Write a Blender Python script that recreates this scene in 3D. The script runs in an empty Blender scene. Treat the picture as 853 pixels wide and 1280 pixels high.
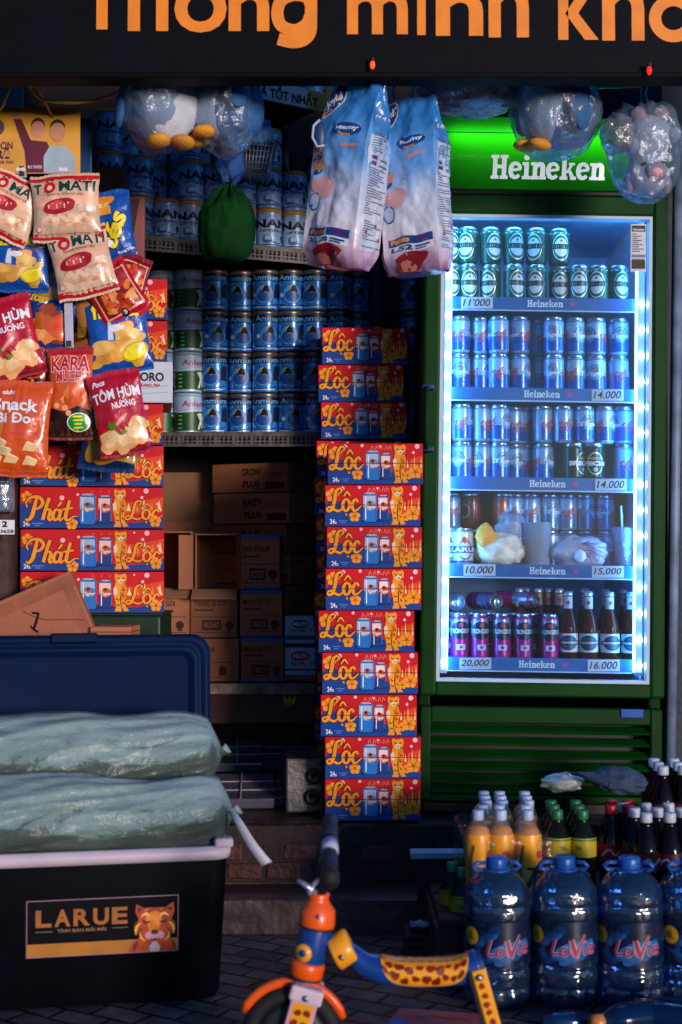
import bpy, bmesh, math, random
from mathutils import Vector, Matrix, noise
from mathutils.geometry import tessellate_polygon

# ------------------------------------------------------------------ camera, world, sun, exposure
SC = bpy.context.scene
COL = SC.collection
R = math.radians
PI = math.pi
random.seed(7)
F_PX, PITCH, CAM_Z = 1728.0, R(2.0), 1.0
cam = bpy.data.cameras.new('camera')
cam.sensor_fit = 'VERTICAL'
cam.sensor_height = 36.0
cam.lens = 36.0 * F_PX / 1280.0
cam.clip_end = 1000
cam.dof.use_dof = True
cam.dof.focus_distance = 4.0
cam.dof.aperture_fstop = 3.0
camo = bpy.data.objects.new('camera', cam)
camo.location = (0, 0, CAM_Z)
camo.rotation_euler = (R(90) + PITCH, 0, 0)
COL.objects.link(camo)
SC.camera = camo

SUN_EL, SUN_AZ = R(4.5), R(32)          # the light comes from behind the viewer's right shoulder
world = bpy.data.worlds.new('World')
SC.world = world
world.use_nodes = True
wn = world.node_tree
bg = wn.nodes['Background']
sky = wn.nodes.new('ShaderNodeTexSky')
sky.sky_type = 'NISHITA'
sky.sun_disc = False
sky.sun_elevation = SUN_EL
sky.sun_rotation = PI - SUN_AZ
wn.links.new(sky.outputs[0], bg.inputs[0])
bg.inputs[1].default_value = 0.15
sky.ozone_density = 6.0
sun = bpy.data.lights.new('sun', 'SUN')
sun.energy = 1.95
sun.angle = R(13)
sun.color = (1.0, 0.82, 0.77)
suno = bpy.data.objects.new('sun', sun)
suno.rotation_euler = Vector((-math.sin(SUN_AZ) * math.cos(SUN_EL), math.cos(SUN_AZ) * math.cos(SUN_EL), -math.sin(SUN_EL))).to_track_quat('-Z', 'Y').to_euler()
suno.location = (3, -4, 4)
COL.objects.link(suno)
SC.view_settings.view_transform = 'Standard'
SC.view_settings.look = 'None'
SC.view_settings.exposure = 0.78
SC.view_settings.gamma = 1.0
SC.cycles.use_denoising = True
SC.cycles.transparent_max_bounces = 24
SC.cycles.max_bounces = 10
SC.cycles.sample_clamp_indirect = 6.0
SC.cycles.caustics_reflective = False
SC.cycles.caustics_refractive = False


def at(px, py, Y):
    """photo pixel -> point on the plane at distance Y"""
    a, b = (px - 426.5) / F_PX, (640 - py) / F_PX
    d = Vector((a, math.cos(PITCH) - b * math.sin(PITCH), math.sin(PITCH) + b * math.cos(PITCH)))
    t = Y / d.y
    return Vector((d.x * t, Y, CAM_Z + d.z * t))


# ------------------------------------------------------------------ materials
def lin(h):
    h = h.lstrip('#')
    return tuple((c / 12.92 if c <= .04045 else ((c + .055) / 1.055) ** 2.4) for c in (int(h[i:i + 2], 16) / 255 for i in (0, 2, 4)))


_M = {}


def M(col, rough=.45, metal=0.0, var=.12, scale=18.0, bump=0.0, bscale=60.0, trans=0.0, ior=1.45, coat=0.0, emit=0.0, key='', spec=.5):
    k = (spec, col, rough, metal, var, scale, bump, bscale, trans, ior, coat, emit, key)
    if k in _M:
        return _M[k]
    m = bpy.data.materials.new('m_' + col.strip('#') + key)
    m.use_nodes = True
    t = m.node_tree
    p = t.nodes['Principled BSDF']
    c = lin(col)
    tc = t.nodes.new('ShaderNodeTexCoord')
    if var > 0:
        n = t.nodes.new('ShaderNodeTexNoise')
        n.inputs['Scale'].default_value = scale
        n.inputs['Detail'].default_value = 4
        t.links.new(tc.outputs['Object'], n.inputs['Vector'])
        r = t.nodes.new('ShaderNodeValToRGB')
        r.color_ramp.elements[0].position = .3
        r.color_ramp.elements[1].position = .7
        r.color_ramp.elements[0].color = (*[x * (1 - var) for x in c], 1)
        r.color_ramp.elements[1].color = (*[min(1, x * (1 + var)) for x in c], 1)
        t.links.new(n.outputs[0], r.inputs[0])
        oi = t.nodes.new('ShaderNodeObjectInfo')
        fd = t.nodes.new('ShaderNodeMapRange')
        fd.inputs[3].default_value, fd.inputs[4].default_value = .84, 1.1
        t.links.new(oi.outputs['Random'], fd.inputs[0])
        hs = t.nodes.new('ShaderNodeHueSaturation')
        t.links.new(fd.outputs[0], hs.inputs['Value'])
        t.links.new(r.outputs[0], hs.inputs['Color'])
        t.links.new(hs.outputs[0], p.inputs['Base Color'])
        mr = t.nodes.new('ShaderNodeMapRange')
        mr.inputs[3].default_value = rough * .8
        mr.inputs[4].default_value = min(1, rough * 1.25)
        t.links.new(n.outputs[0], mr.inputs[0])
        t.links.new(mr.outputs[0], p.inputs['Roughness'])
    else:
        p.inputs['Base Color'].default_value = (*c, 1)
        p.inputs['Roughness'].default_value = rough
    p.inputs['Metallic'].default_value = metal
    p.inputs['Specular IOR Level'].default_value = spec
    p.inputs['Transmission Weight'].default_value = trans
    p.inputs['IOR'].default_value = ior
    p.inputs['Coat Weight'].default_value = coat
    if emit:
        p.inputs['Emission Color'].default_value = (*c, 1)
        p.inputs['Emission Strength'].default_value = emit
    if bump:
        n2 = t.nodes.new('ShaderNodeTexNoise')
        n2.inputs['Scale'].default_value = bscale
        n2.inputs['Detail'].default_value = 6
        t.links.new(tc.outputs['Object'], n2.inputs['Vector'])
        b = t.nodes.new('ShaderNodeBump')
        b.inputs['Strength'].default_value = bump
        b.inputs['Distance'].default_value = .01
        t.links.new(n2.outputs[0], b.inputs['Height'])
        t.links.new(b.outputs[0], p.inputs['Normal'])
    _M[k] = m
    return m


def film(name, tint, gloss=.16, diffuse=.06, rough=.12, bscale=30, bump=.6, dcol=(.75, .82, .9)):
    """thin clear plastic: mostly see-through, with a crinkled sheen"""
    m = bpy.data.materials.new(name)
    m.use_nodes = True
    t = m.node_tree
    t.nodes.clear()
    out = t.nodes.new('ShaderNodeOutputMaterial')
    tr = t.nodes.new('ShaderNodeBsdfTransparent')
    tr.inputs[0].default_value = (*lin(tint), 1)
    gl = t.nodes.new('ShaderNodeBsdfGlossy')
    gl.inputs['Roughness'].default_value = rough
    df = t.nodes.new('ShaderNodeBsdfDiffuse')
    df.inputs[0].default_value = (*dcol, 1)
    tc = t.nodes.new('ShaderNodeTexCoord')
    nz = t.nodes.new('ShaderNodeTexNoise')
    nz.inputs['Scale'].default_value = bscale
    nz.inputs['Detail'].default_value = 5
    t.links.new(tc.outputs['Object'], nz.inputs['Vector'])
    b = t.nodes.new('ShaderNodeBump')
    b.inputs['Strength'].default_value = bump
    b.inputs['Distance'].default_value = .02
    t.links.new(nz.outputs[0], b.inputs['Height'])
    t.links.new(b.outputs[0], gl.inputs['Normal'])
    lw = t.nodes.new('ShaderNodeLayerWeight')
    lw.inputs[0].default_value = .35
    mr = t.nodes.new('ShaderNodeMapRange')
    mr.inputs[3].default_value = gloss
    mr.inputs[4].default_value = min(1, gloss * 3.2)
    t.links.new(lw.outputs['Facing'], mr.inputs[0])
    a = t.nodes.new('ShaderNodeMixShader')
    t.links.new(mr.outputs[0], a.inputs[0])
    t.links.new(tr.outputs[0], a.inputs[1])
    t.links.new(gl.outputs[0], a.inputs[2])
    c = t.nodes.new('ShaderNodeMixShader')
    c.inputs[0].default_value = diffuse
    t.links.new(a.outputs[0], c.inputs[1])
    t.links.new(df.outputs[0], c.inputs[2])
    t.links.new(c.outputs[0], out.inputs[0])
    return m


# ------------------------------------------------------------------ mesh collector
class G:
    def __init__(s):
        s.v, s.f, s.mi, s.sm, s.mats = [], [], [], [], []

    def m(s, mat):
        if mat not in s.mats:
            s.mats.append(mat)
        return s.mats.index(mat)

    def add(s, vs, fs, mat, smooth=False, X=None):
        o = len(s.v)
        s.v += [tuple(X @ Vector(v)) if X is not None else tuple(v) for v in vs]
        i = s.m(mat)
        for f in fs:
            s.f.append(tuple(o + k for k in f))
            s.mi.append(i)
            s.sm.append(smooth)
        return s

    def box(s, x0, x1, y0, y1, z0, z1, mat, X=None, b=0.0, seg=2):
        if b <= 0:
            vs = [(x, y, z) for x in (x0, x1) for y in (y0, y1) for z in (z0, z1)]
            return s.add(vs, [(0, 1, 3, 2), (4, 6, 7, 5), (0, 4, 5, 1), (2, 3, 7, 6), (0, 2, 6, 4), (1, 5, 7, 3)], mat, False, X)
        bm = bmesh.new()
        bmesh.ops.create_cube(bm, size=1)
        for v in bm.verts:
            v.co = Vector(((x0 + x1) / 2 + v.co.x * (x1 - x0), (y0 + y1) / 2 + v.co.y * (y1 - y0), (z0 + z1) / 2 + v.co.z * (z1 - z0)))
        bmesh.ops.bevel(bm, geom=bm.edges[:], offset=b, segments=seg, affect='EDGES', profile=.5)
        s.bm(bm, mat, False, X)
        return s

    def bm(s, bm, mat, smooth=False, X=None):
        bm.verts.index_update()
        s.add([v.co.copy() for v in bm.verts], [[v.index for v in f.verts] for f in bm.faces], mat, smooth, X)
        bm.free()
        return s

    def lathe(s, prof, mat, n=24, X=None, smooth=True, sq=None):
        vs, fs = [], []
        for (r, z) in prof:
            for k in range(n):
                a = 2 * PI * k / n
                q = sq(a, z) if sq else 1
                vs.append((r * q * math.cos(a), r * q * math.sin(a), z))
        for i in range(len(prof) - 1):
            for k in range(n):
                k2 = (k + 1) % n
                fs.append((i * n + k, i * n + k2, i * n + n + k2, i * n + n + k))
        if prof[0][0] > 1e-4:
            fs.append(tuple(range(n - 1, -1, -1)))
        if prof[-1][0] > 1e-4:
            fs.append(tuple((len(prof) - 1) * n + k for k in range(n)))
        return s.add(vs, fs, mat, smooth, X)

    def tube(s, pts, r, mat, n=8, X=None, flat=1.0, smooth=True):
        pts = [Vector(p) for p in pts]
        rs = r if isinstance(r, (list, tuple)) else [r] * len(pts)
        vs, fs = [], []
        up = None
        for i, p in enumerate(pts):
            t = (pts[min(i + 1, len(pts) - 1)] - pts[max(i - 1, 0)]).normalized()
            if up is None:
                up = t.orthogonal().normalized() if abs(t.z) > .9 else Vector((0, 0, 1))
            a = t.cross(up).normalized()
            up = a.cross(t).normalized()
            for k in range(n):
                w = 2 * PI * k / n
                vs.append(p + a * math.cos(w) * rs[i] + up * math.sin(w) * rs[i] * flat)
        for i in range(len(pts) - 1):
            for k in range(n):
                k2 = (k + 1) % n
                fs.append((i * n + k, i * n + k2, i * n + n + k2, i * n + n + k))
        fs.append(tuple(range(n - 1, -1, -1)))
        fs.append(tuple((len(pts) - 1) * n + k for k in range(n)))
        return s.add(vs, fs, mat, smooth, X)

    def ell(s, c, r, mat, nu=28, nv=18, fn=None, X=None):
        vs, fs = [], []
        for j in range(nv + 1):
            th = PI * j / nv
            for i in range(nu):
                ph = 2 * PI * i / nu
                d = Vector((math.sin(th) * math.cos(ph), math.sin(th) * math.sin(ph), math.cos(th)))
                k = fn(d) if fn else 1.0
                vs.append((c[0] + d.x * r[0] * k, c[1] + d.y * r[1] * k, c[2] + d.z * r[2] * k))
        for j in range(nv):
            for i in range(nu):
                i2 = (i + 1) % nu
                fs.append((j * nu + i, j * nu + nu + i, j * nu + nu + i2, j * nu + i2))
        return s.add(vs, fs, mat, True, X)

    def sheet(s, fn, nu, nv, mat, smooth=True, X=None):
        vs = [fn(i / nu, j / nv) for j in range(nv + 1) for i in range(nu + 1)]
        fs = [(j * (nu + 1) + i, j * (nu + 1) + i + 1, (j + 1) * (nu + 1) + i + 1, (j + 1) * (nu + 1) + i) for j in range(nv) for i in range(nu)]
        return s.add(vs, fs, mat, smooth, X)

    def prism(s, pts, y0, y1, mat, X=None):
        """outline in x-z, thickness in y"""
        n = len(pts)
        vs = [(x, y0, z) for x, z in pts] + [(x, y1, z) for x, z in pts]
        fs = [tuple(range(n)), tuple(range(2 * n - 1, n - 1, -1))] + [(i + n, (i + 1) % n + n, (i + 1) % n, i) for i in range(n)]
        return s.add(vs, fs, mat, False, X)

    def art(s, A, S, X=None):
        for (vs, fs, mat, h) in A.out():
            s.add([S(v[0], v[1], h + v[2]) for v in vs], fs, mat, A.smooth, X)
        return s

    def build(s, name, parent=None, loc=None, rot=None):
        me = bpy.data.meshes.new(name)
        me.from_pydata(s.v, [], s.f)
        for x in s.mats:
            me.materials.append(x)
        me.polygons.foreach_set('material_index', s.mi)
        me.polygons.foreach_set('use_smooth', s.sm)
        me.update()
        o = bpy.data.objects.new(name, me)
        COL.objects.link(o)
        if parent:
            o.parent = parent
        if loc is not None:
            o.location = loc
        if rot is not None:
            o.rotation_euler = rot
        return o


def fixn(o):
    bm = bmesh.new()
    bm.from_mesh(o.data)
    bmesh.ops.recalc_face_normals(bm, faces=bm.faces)
    bm.to_mesh(o.data)
    bm.free()
    return o


def tag(o, label=None, cat=None, group=None, kind=None):
    for k, v in (('label', label), ('category', cat), ('group', group), ('kind', kind)):
        if v:
            o[k] = v
    return o


def T(name, label, cat, loc=(0, 0, 0), rot=(0, 0, 0), group=None):
    o = bpy.data.objects.new(name, None)
    o.empty_display_size = .05
    COL.objects.link(o)
    o.location = loc
    o.rotation_euler = rot
    return tag(o, label, cat, group)


def kids(o):
    return [c for c in COL.objects if c.parent == o]


_kids = {}


def dup(src, label, loc, rot=(0, 0, 0), group=None):
    """copy of a thing with copies of its parts and sub-parts (mesh data shared)"""
    if src.name not in _kids:
        _kids[src.name] = [(c, kids(c)) for c in kids(src)]
    n = src.copy()
    COL.objects.link(n)
    n['label'] = label
    n.location = loc
    n.rotation_euler = rot
    if group:
        n['group'] = group
    for c, subs in _kids[src.name]:
        d = c.copy()
        COL.objects.link(d)
        d.parent = n
        for q in subs:
            e = q.copy()
            COL.objects.link(e)
            e.parent = d
    return n


class Maker:
    """first call places the built thing itself, later ones copy it"""

    def __init__(s, build):
        s.build, s.src = build, None

    def __call__(s, label, loc, rot=(0, 0, 0), group=None):
        if s.src is None:
            s.src = s.build()
            s.src.location = loc
            s.src.rotation_euler = rot
            s.src['label'] = label
            if group:
                s.src['group'] = group
            return s.src
        return dup(s.src, label, loc, rot, group)


ORD = ['first', 'second', 'third', 'fourth', 'fifth', 'sixth', 'seventh', 'eighth', 'ninth', 'tenth', 'eleventh', 'twelfth']

# ------------------------------------------------------------------ printed art (thin ink sheets laid on a surface)
_T = {}


def text2d(t, bold):
    k = (t, bold)
    if k not in _T:
        c = bpy.data.curves.new('t', 'FONT')
        c.body = t
        c.offset = bold
        c.resolution_u = 4
        o = bpy.data.objects.new('t', c)
        me = bpy.data.meshes.new_from_object(o)
        _T[k] = ([(v.co.x, v.co.y) for v in me.vertices], [tuple(p.vertices) for p in me.polygons])
        bpy.data.objects.remove(o)
        bpy.data.meshes.remove(me)
    return _T[k]


def cr(pts, n=6):
    """Catmull-Rom through 2D points"""
    if len(pts) < 3:
        return list(pts)
    P = [pts[0]] + list(pts) + [pts[-1]]
    out = []
    for i in range(1, len(P) - 2):
        a, b, c, d = P[i - 1:i + 3]
        for k in range(n):
            t = k / n
            out.append(tuple(.5 * (2 * b[j] + (c[j] - a[j]) * t + (2 * a[j] - 5 * b[j] + 4 * c[j] - d[j]) * t * t + (3 * b[j] - a[j] - 3 * c[j] + d[j]) * t ** 3) for j in range(len(b))))
    out.append(tuple(pts[-1]))
    return out


class Art:
    def __init__(s, W, H, step=None, smooth=False, lay=.0004):
        s.W, s.H, s.step, s.it, s.smooth, s.lay = W, H, step, [], smooth, lay

    def put(s, vs, fs, mat, l):
        h = .0005 + s.lay * l + 2.5e-5 * (len(s.it) % 14)
        s.it.append(([(v[0], v[1], v[2] if len(v) > 2 else 0.0) for v in vs], fs, mat, h))

    def poly(s, pts, mat, l=1):
        vs = [(x * s.W, y * s.H) for x, y in pts]
        tris = tessellate_polygon([[Vector((x, y, 0)) for x, y in vs]])
        fs = []
        for a, b, c in tris:
            k = (vs[b][0] - vs[a][0]) * (vs[c][1] - vs[a][1]) - (vs[b][1] - vs[a][1]) * (vs[c][0] - vs[a][0])
            if abs(k) > 1e-12:
                fs.append((a, b, c) if k > 0 else (a, c, b))
        s.put(vs, fs, mat, l)
        return s

    def rect(s, x0, y0, x1, y1, mat, l=1):
        s.put([(x0 * s.W, y0 * s.H), (x1 * s.W, y0 * s.H), (x1 * s.W, y1 * s.H), (x0 * s.W, y1 * s.H)], [(0, 1, 2, 3)], mat, l)
        return s

    def ell(s, cx, cy, r, mat, l=2, asp=1.0, n=18, rot=0.0, wob=0.0):
        """r in units of H; asp = width / height"""
        vs = []
        for k in range(n):
            a = 2 * PI * k / n
            q = 1 + wob * math.sin(3 * a + cx * 40) + wob * .6 * math.sin(5 * a + cy * 30)
            x, y = r * s.H * asp * math.cos(a) * q, r * s.H * math.sin(a) * q
            vs.append((cx * s.W + x * math.cos(rot) - y * math.sin(rot), cy * s.H + x * math.sin(rot) + y * math.cos(rot)))
        s.put(vs, [tuple(range(n))], mat, l)
        return s

    def flower(s, cx, cy, r, mat, core, l=3, n=5, ph=0.3):
        vs = []
        N = 40
        for k in range(N):
            a = 2 * PI * k / N
            q = .72 + .28 * abs(math.cos(n * (a - ph) / 2)) ** .7
            vs.append((cx * s.W + r * s.H * q * math.cos(a), cy * s.H + r * s.H * q * math.sin(a)))
        vs.append((cx * s.W, cy * s.H))
        s.put(vs, [(k, (k + 1) % N, N) for k in range(N)], mat, l)
        s.ell(cx, cy, r * .25, core, l + 1)
        for k in range(n):
            a = ph + 2 * PI * (k + .5) / n
            s.stroke([(cx, cy), (cx + math.cos(a) * r * .7 * s.H / s.W, cy + math.sin(a) * r * .7)], r * .09, core, l + 1)
        return s

    def stroke(s, pts, w, mat, l=3, n=6, box=None, taper=False):
        """w in units of H (number or one per point)"""
        if box:
            x0, y0, x1, y1 = box
            pts = [(x0 + p[0] * (x1 - x0), y0 + p[1] * (y1 - y0)) for p in pts]
        ws = list(w) if isinstance(w, (list, tuple)) else [w] * len(pts)
        if taper:
            ws[0] *= .3
            ws[-1] *= .3
        q = cr([(p[0] * s.W, p[1] * s.H, ww * s.H) for p, ww in zip(pts, ws)], n)
        vs, fs = [], []
        for i, p in enumerate(q):
            a, b = q[max(i - 1, 0)], q[min(i + 1, len(q) - 1)]
            dx, dy = b[0] - a[0], b[1] - a[1]
            L = math.hypot(dx, dy) or 1
            nx, ny = -dy / L * p[2] / 2, dx / L * p[2] / 2
            hh = 1.4e-4 * i / len(q)
            vs += [(p[0] - nx, p[1] - ny, hh), (p[0] + nx, p[1] + ny, hh)]
        for i in range(len(q) - 1):
            fs.append((2 * i, 2 * i + 2, 2 * i + 3, 2 * i + 1))
        s.put(vs, fs, mat, l)
        return s

    def text(s, t, x0, y0, x1, y1, mat, l=4, bold=.0, shear=0.0, rot=0.0, out=None, outw=.03, outmat=None):
        if outmat:
            vs, fs = text2d(t, bold)
            s._txt(vs, text2d(t, bold + outw), x0, y0, x1, y1, outmat, l, shear, rot)
            s._txt(vs, (vs, fs), x0, y0, x1, y1, mat, l + 1, shear, rot)
        else:
            vs, fs = text2d(t, bold)
            s._txt(vs, (vs, fs), x0, y0, x1, y1, mat, l, shear, rot)
        return s

    def _txt(s, ref, vf, x0, y0, x1, y1, mat, l, shear, rot):
        ax, bx = min(v[0] for v in ref), max(v[0] for v in ref)
        ay, by = min(v[1] for v in ref), max(v[1] for v in ref)
        cx, cy = (x0 + x1) / 2 * s.W, (y0 + y1) / 2 * s.H
        w, h = (x1 - x0) * s.W, (y1 - y0) * s.H
        o = []
        for x, y in vf[0]:
            u, v = ((x - ax) / (bx - ax) - .5) * w, ((y - ay) / (by - ay) - .5) * h
            u += shear * v
            o.append((cx + u * math.cos(rot) - v * math.sin(rot), cy + u * math.sin(rot) + v * math.cos(rot)))
        s.put(o, vf[1], mat, l)

    def word(s, strokes, span, x0, y0, x1, y1, w, mat, l=4, outmat=None, ow=1.7):
        """hand-drawn script: strokes are (points, widths) in letter units"""
        sx, sy = (x1 - x0) / (span[2] - span[0]), (y1 - y0) / (span[3] - span[1])
        for pas in ((outmat, ow, l), (mat, 1.0, l + 1)):
            if pas[0] is None:
                continue
            for pts, k in strokes:
                s.stroke([(x0 + (p[0] - span[0]) * sx, y0 + (p[1] - span[1]) * sy) for p in pts], [w * kk * (1 if pas[1] == 1 else 1) + (w * (ow - 1) * .8 if pas[1] != 1 else 0) for kk in (k if isinstance(k, (list, tuple)) else [k] * len(pts))], pas[0], pas[2], 6)
        return s

    def out(s):
        for vs, fs, mat, h in s.it:
            if s.step:
                bm = bmesh.new()
                bv = [bm.verts.new((x, y, z)) for x, y, z in vs]
                for f in fs:
                    try:
                        bm.faces.new([bv[i] for i in f])
                    except ValueError:
                        pass
                for ax in (0, 1):
                    st = s.step if isinstance(s.step, (int, float)) else s.step[ax]
                    if not st:
                        continue
                    lo, hi = min(v[ax] for v in vs), max(v[ax] for v in vs)
                    k = math.floor(lo / st) + 1
                    while k * st < hi:
                        co, no = Vector((0, 0, 0)), Vector((0, 0, 0))
                        co[ax], no[ax] = k * st, 1
                        bmesh.ops.bisect_plane(bm, geom=bm.verts[:] + bm.edges[:] + bm.faces[:], plane_co=co, plane_no=no, dist=1e-7)
                        k += 1
                bm.verts.index_update()
                yield [tuple(v.co) for v in bm.verts], [tuple(v.index for v in f.verts) for f in bm.faces], mat, h
                bm.free()
            else:
                yield vs, fs, mat, h


def flat(y):                                # front face at y, facing the street
    return lambda u, v, h: (u, y - h, v)


def ring(W, rad, z0=0.0):                   # wraps round a cylinder; rad may vary with height
    f = rad if callable(rad) else (lambda v: rad)
    return lambda u, v, h: ((f(v + z0) + h) * math.sin((u - W / 2) / f(v + z0)), -(f(v + z0) + h) * math.cos((u - W / 2) / f(v + z0)), v + z0)


# slab-serif brewery wordmark, letter by letter
def slab_word(A, x0, y0, x1, y1, mat, l=3):
    polys, x = [], 0.0
    sw, st = .22, .13

    def R_(a, b, c, d):
        polys.append(('p', [(x + a, b), (x + c, b), (x + c, d), (x + a, d)]))

    for ch in 'Heineken':
        if ch == 'H':
            for a in (.1, .56):
                R_(a, 0, a + sw, 1)
                R_(a - .09, 0, a + sw + .09, st)
                R_(a - .09, 1 - st, a + sw + .09, 1)
            R_(.3, .43, .6, .58)
            x += .92
        elif ch == 'e':
            a0 = [math.radians(d) for d in range(12, 326, 14)]
            polys.append(('s', [(x + .33 + .25 * math.cos(a), .36 + .29 * math.sin(a)) for a in a0], [.19 if abs(a - PI) < 1.2 else .15 for a in a0]))
            polys.append(('p', [(x + .12, .30), (x + .62, .36), (x + .62, .47), (x + .12, .41)]))
            x += .68
        elif ch in 'in':
            R_(.1, 0, .1 + sw, .7)
            R_(0, 0, .42, st)
            R_(0, .7 - st, .3, .7)
            if ch == 'i':
                polys.append(('e', (x + .21, .9), .125))
                x += .44
            else:
                polys.append(('s', [(x + .3, .52), (x + .42, .63), (x + .55, .6), (x + .6, .45), (x + .6, .02)], [.14, .16, .2, .22, .22]))
                R_(.44, 0, .78, st)
                x += .8
        elif ch == 'k':
            R_(.1, 0, .1 + sw, 1)
            R_(0, 0, .4, st)
            R_(0, 1 - st, .3, 1)
            polys.append(('p', [(x + .3, .28), (x + .52, .64), (x + .68, .64), (x + .4, .26)]))
            polys.append(('p', [(x + .38, .4), (x + .6, 0), (x + .82, 0), (x + .5, .46)]))
            R_(.44, .6, .74, .7)
            R_(.54, 0, .84, st)
            x += .84
    sx, sy = (x1 - x0) / x, (y1 - y0)
    for q in polys:
        if q[0] == 'p':
            A.poly([(x0 + a * sx, y0 + b * sy) for a, b in q[1]], mat, l)
        elif q[0] == 's':
            A.stroke([(x0 + a * sx, y0 + b * sy) for a, b in q[1]], [w * sy for w in q[2]], mat, l, 3)
        else:
            A.ell(x0 + q[1][0] * sx, y0 + q[1][1] * sy, q[2] * sy, mat, l, n=12)


def star(A, cx, cy, r, mat, l=3, asp=None):
    A.poly([(cx + (r if k % 2 == 0 else r * .42) * A.H / A.W * math.sin(PI * k / 5), cy + (r if k % 2 == 0 else r * .42) * math.cos(PI * k / 5)) for k in range(10)][::-1], mat, l)


PHAT = [([(.38, .98), (.30, .6), (.2, .2), (.05, .03), (-.05, .08)], [.9, 1.3, 1.3, .9, .5]),
        ([(.03, .58), (-.02, .8), (.18, 1.02), (.48, 1.02), (.62, .8), (.5, .58), (.3, .5)], [.4, .6, .8, 1.1, 1.2, .9, .5]),
        ([(.87, 1.0), (.74, .55), (.62, .05)], 1.15), ([(.66, .32), (.8, .5), (.91, .43), (.85, .12), (.92, .04), (1.02, .16)], [.5, .7, 1.1, 1.1, .8, .4]),
        ([(1.28, .42), (1.14, .5), (1.02, .28), (1.07, .05), (1.2, .12), (1.29, .4)], [.7, .8, 1.2, .9, .7, .5]), ([(1.33, .5), (1.26, .12), (1.33, .04), (1.43, .16)], [1.1, 1.1, .7, .4]),
        ([(1.2, .62), (1.34, .82)], [.6, .9]),
        ([(1.66, .9), (1.52, .3), (1.52, .08), (1.64, .05), (1.82, .2), (2.0, .2)], [1.1, 1.2, 1.1, .8, .5, .25]), ([(1.38, .5), (1.78, .57)], [.6, .8])]
PSPAN = (-.06, 0, 2.0, 1.04)
LOC = [([(.5, .85), (.6, 1.0), (.46, 1.06), (.33, .9), (.27, .5), (.16, .12), (.0, .02), (-.06, .14), (.08, .22), (.25, .1), (.45, .03), (.62, .16)], [.6, .7, .8, 1.2, 1.3, 1.1, .8, .7, .7, .9, .8, .4]),
       ([(.86, .56), (.74, .56), (.64, .38), (.66, .14), (.76, .04), (.88, .12), (.94, .34), (.88, .54), (.98, .44)], [.7, .9, 1.2, 1.1, .8, 1.0, 1.2, .8, .4]),
       ([(.68, .7), (.83, .9), (.97, .72)], [.5, .8, .5]), ([(.76, -.15), (.82, -.11)], [.9, .9]),
       ([(1.3, .44), (1.24, .57), (1.12, .5), (1.05, .26), (1.12, .06), (1.26, .08), (1.48, .3)], [1.0, .8, 1.0, 1.3, .9, .7, .3])]
LSPAN = (-.06, -.15, 1.48, 1.08)
GOLD, DGOLD, INK = M('#f09a26', .5, spec=.2), M('#b05a10', .5, spec=.2), M('#14101c', .5, spec=.2)
WHITE, CREAM = M('#e4e4ea', .5, spec=.2), M('#e8cfae', .5, spec=.2)
RED, DRED, BLUE, DBLUE = M('#c8101c', .5, spec=.2), M('#5c0812', .5, spec=.2), M('#0e3f8c', .5, spec=.2), M('#0b2350', .5, spec=.2)
ORANGE = M('#e8641a', .5, spec=.2)


def tiger_fig(A, x0, y0, x1, y1, l=4):
    bx = lambda P: [(x0 + a * (x1 - x0), y0 + b * (y1 - y0)) for a, b in P]
    A.poly(bx([(.1, 0), (.55, 0), (.6, .12), (.72, 0), (1.05, .02), (.82, .12), (.75, .3), (.9, .5), (.85, .65), (.75, .74), (.15, .76), (.08, .6), (.02, .45), (.14, .3), (.2, .1)]), GOLD, l)
    A.poly(bx([(.08, .94), (.18, 1), (.35, .96), (.6, .97), (.75, 1), (.87, .93), (.84, .8), (.7, .7), (.4, .68), (.18, .75)]), GOLD, l + 1)
    A.poly(bx([(.02, .6), (.22, .66), (.3, .5), (.2, .42), (.05, .46)]), CREAM, l + 1)
    A.poly(bx([(.5, .66), (.74, .72), (.84, .6), (.72, .34), (.6, .3), (.5, .45)]), M('#d87c18', .5, spec=.2), l + 1)
    A.ell(*bx([(.5, .8)])[0], (y1 - y0) * .06, CREAM, l + 2, asp=1.3)
    for P in ([(.6, .62), (.68, .55), (.85, .56)], [(.58, .46), (.68, .4), (.8, .42)], [(.2, .36), (.32, .3), (.44, .32)], [(.24, .2), (.34, .16), (.48, .18)], [(.62, .26), (.7, .2), (.76, .22)],
              [(.24, .9), (.36, .86), (.44, .88)], [(.56, .88), (.64, .86), (.76, .9)], [(.46, .8), (.52, .78), (.6, .8)], [(.8, .8), (.7, .76), (.66, .72)], [(.52, .5), (.5, .3), (.56, .06)]):
        A.stroke(bx(P), (y1 - y0) * .026, M('#3a180c', .5, spec=.2), l + 2, 4, taper=True)


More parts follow.
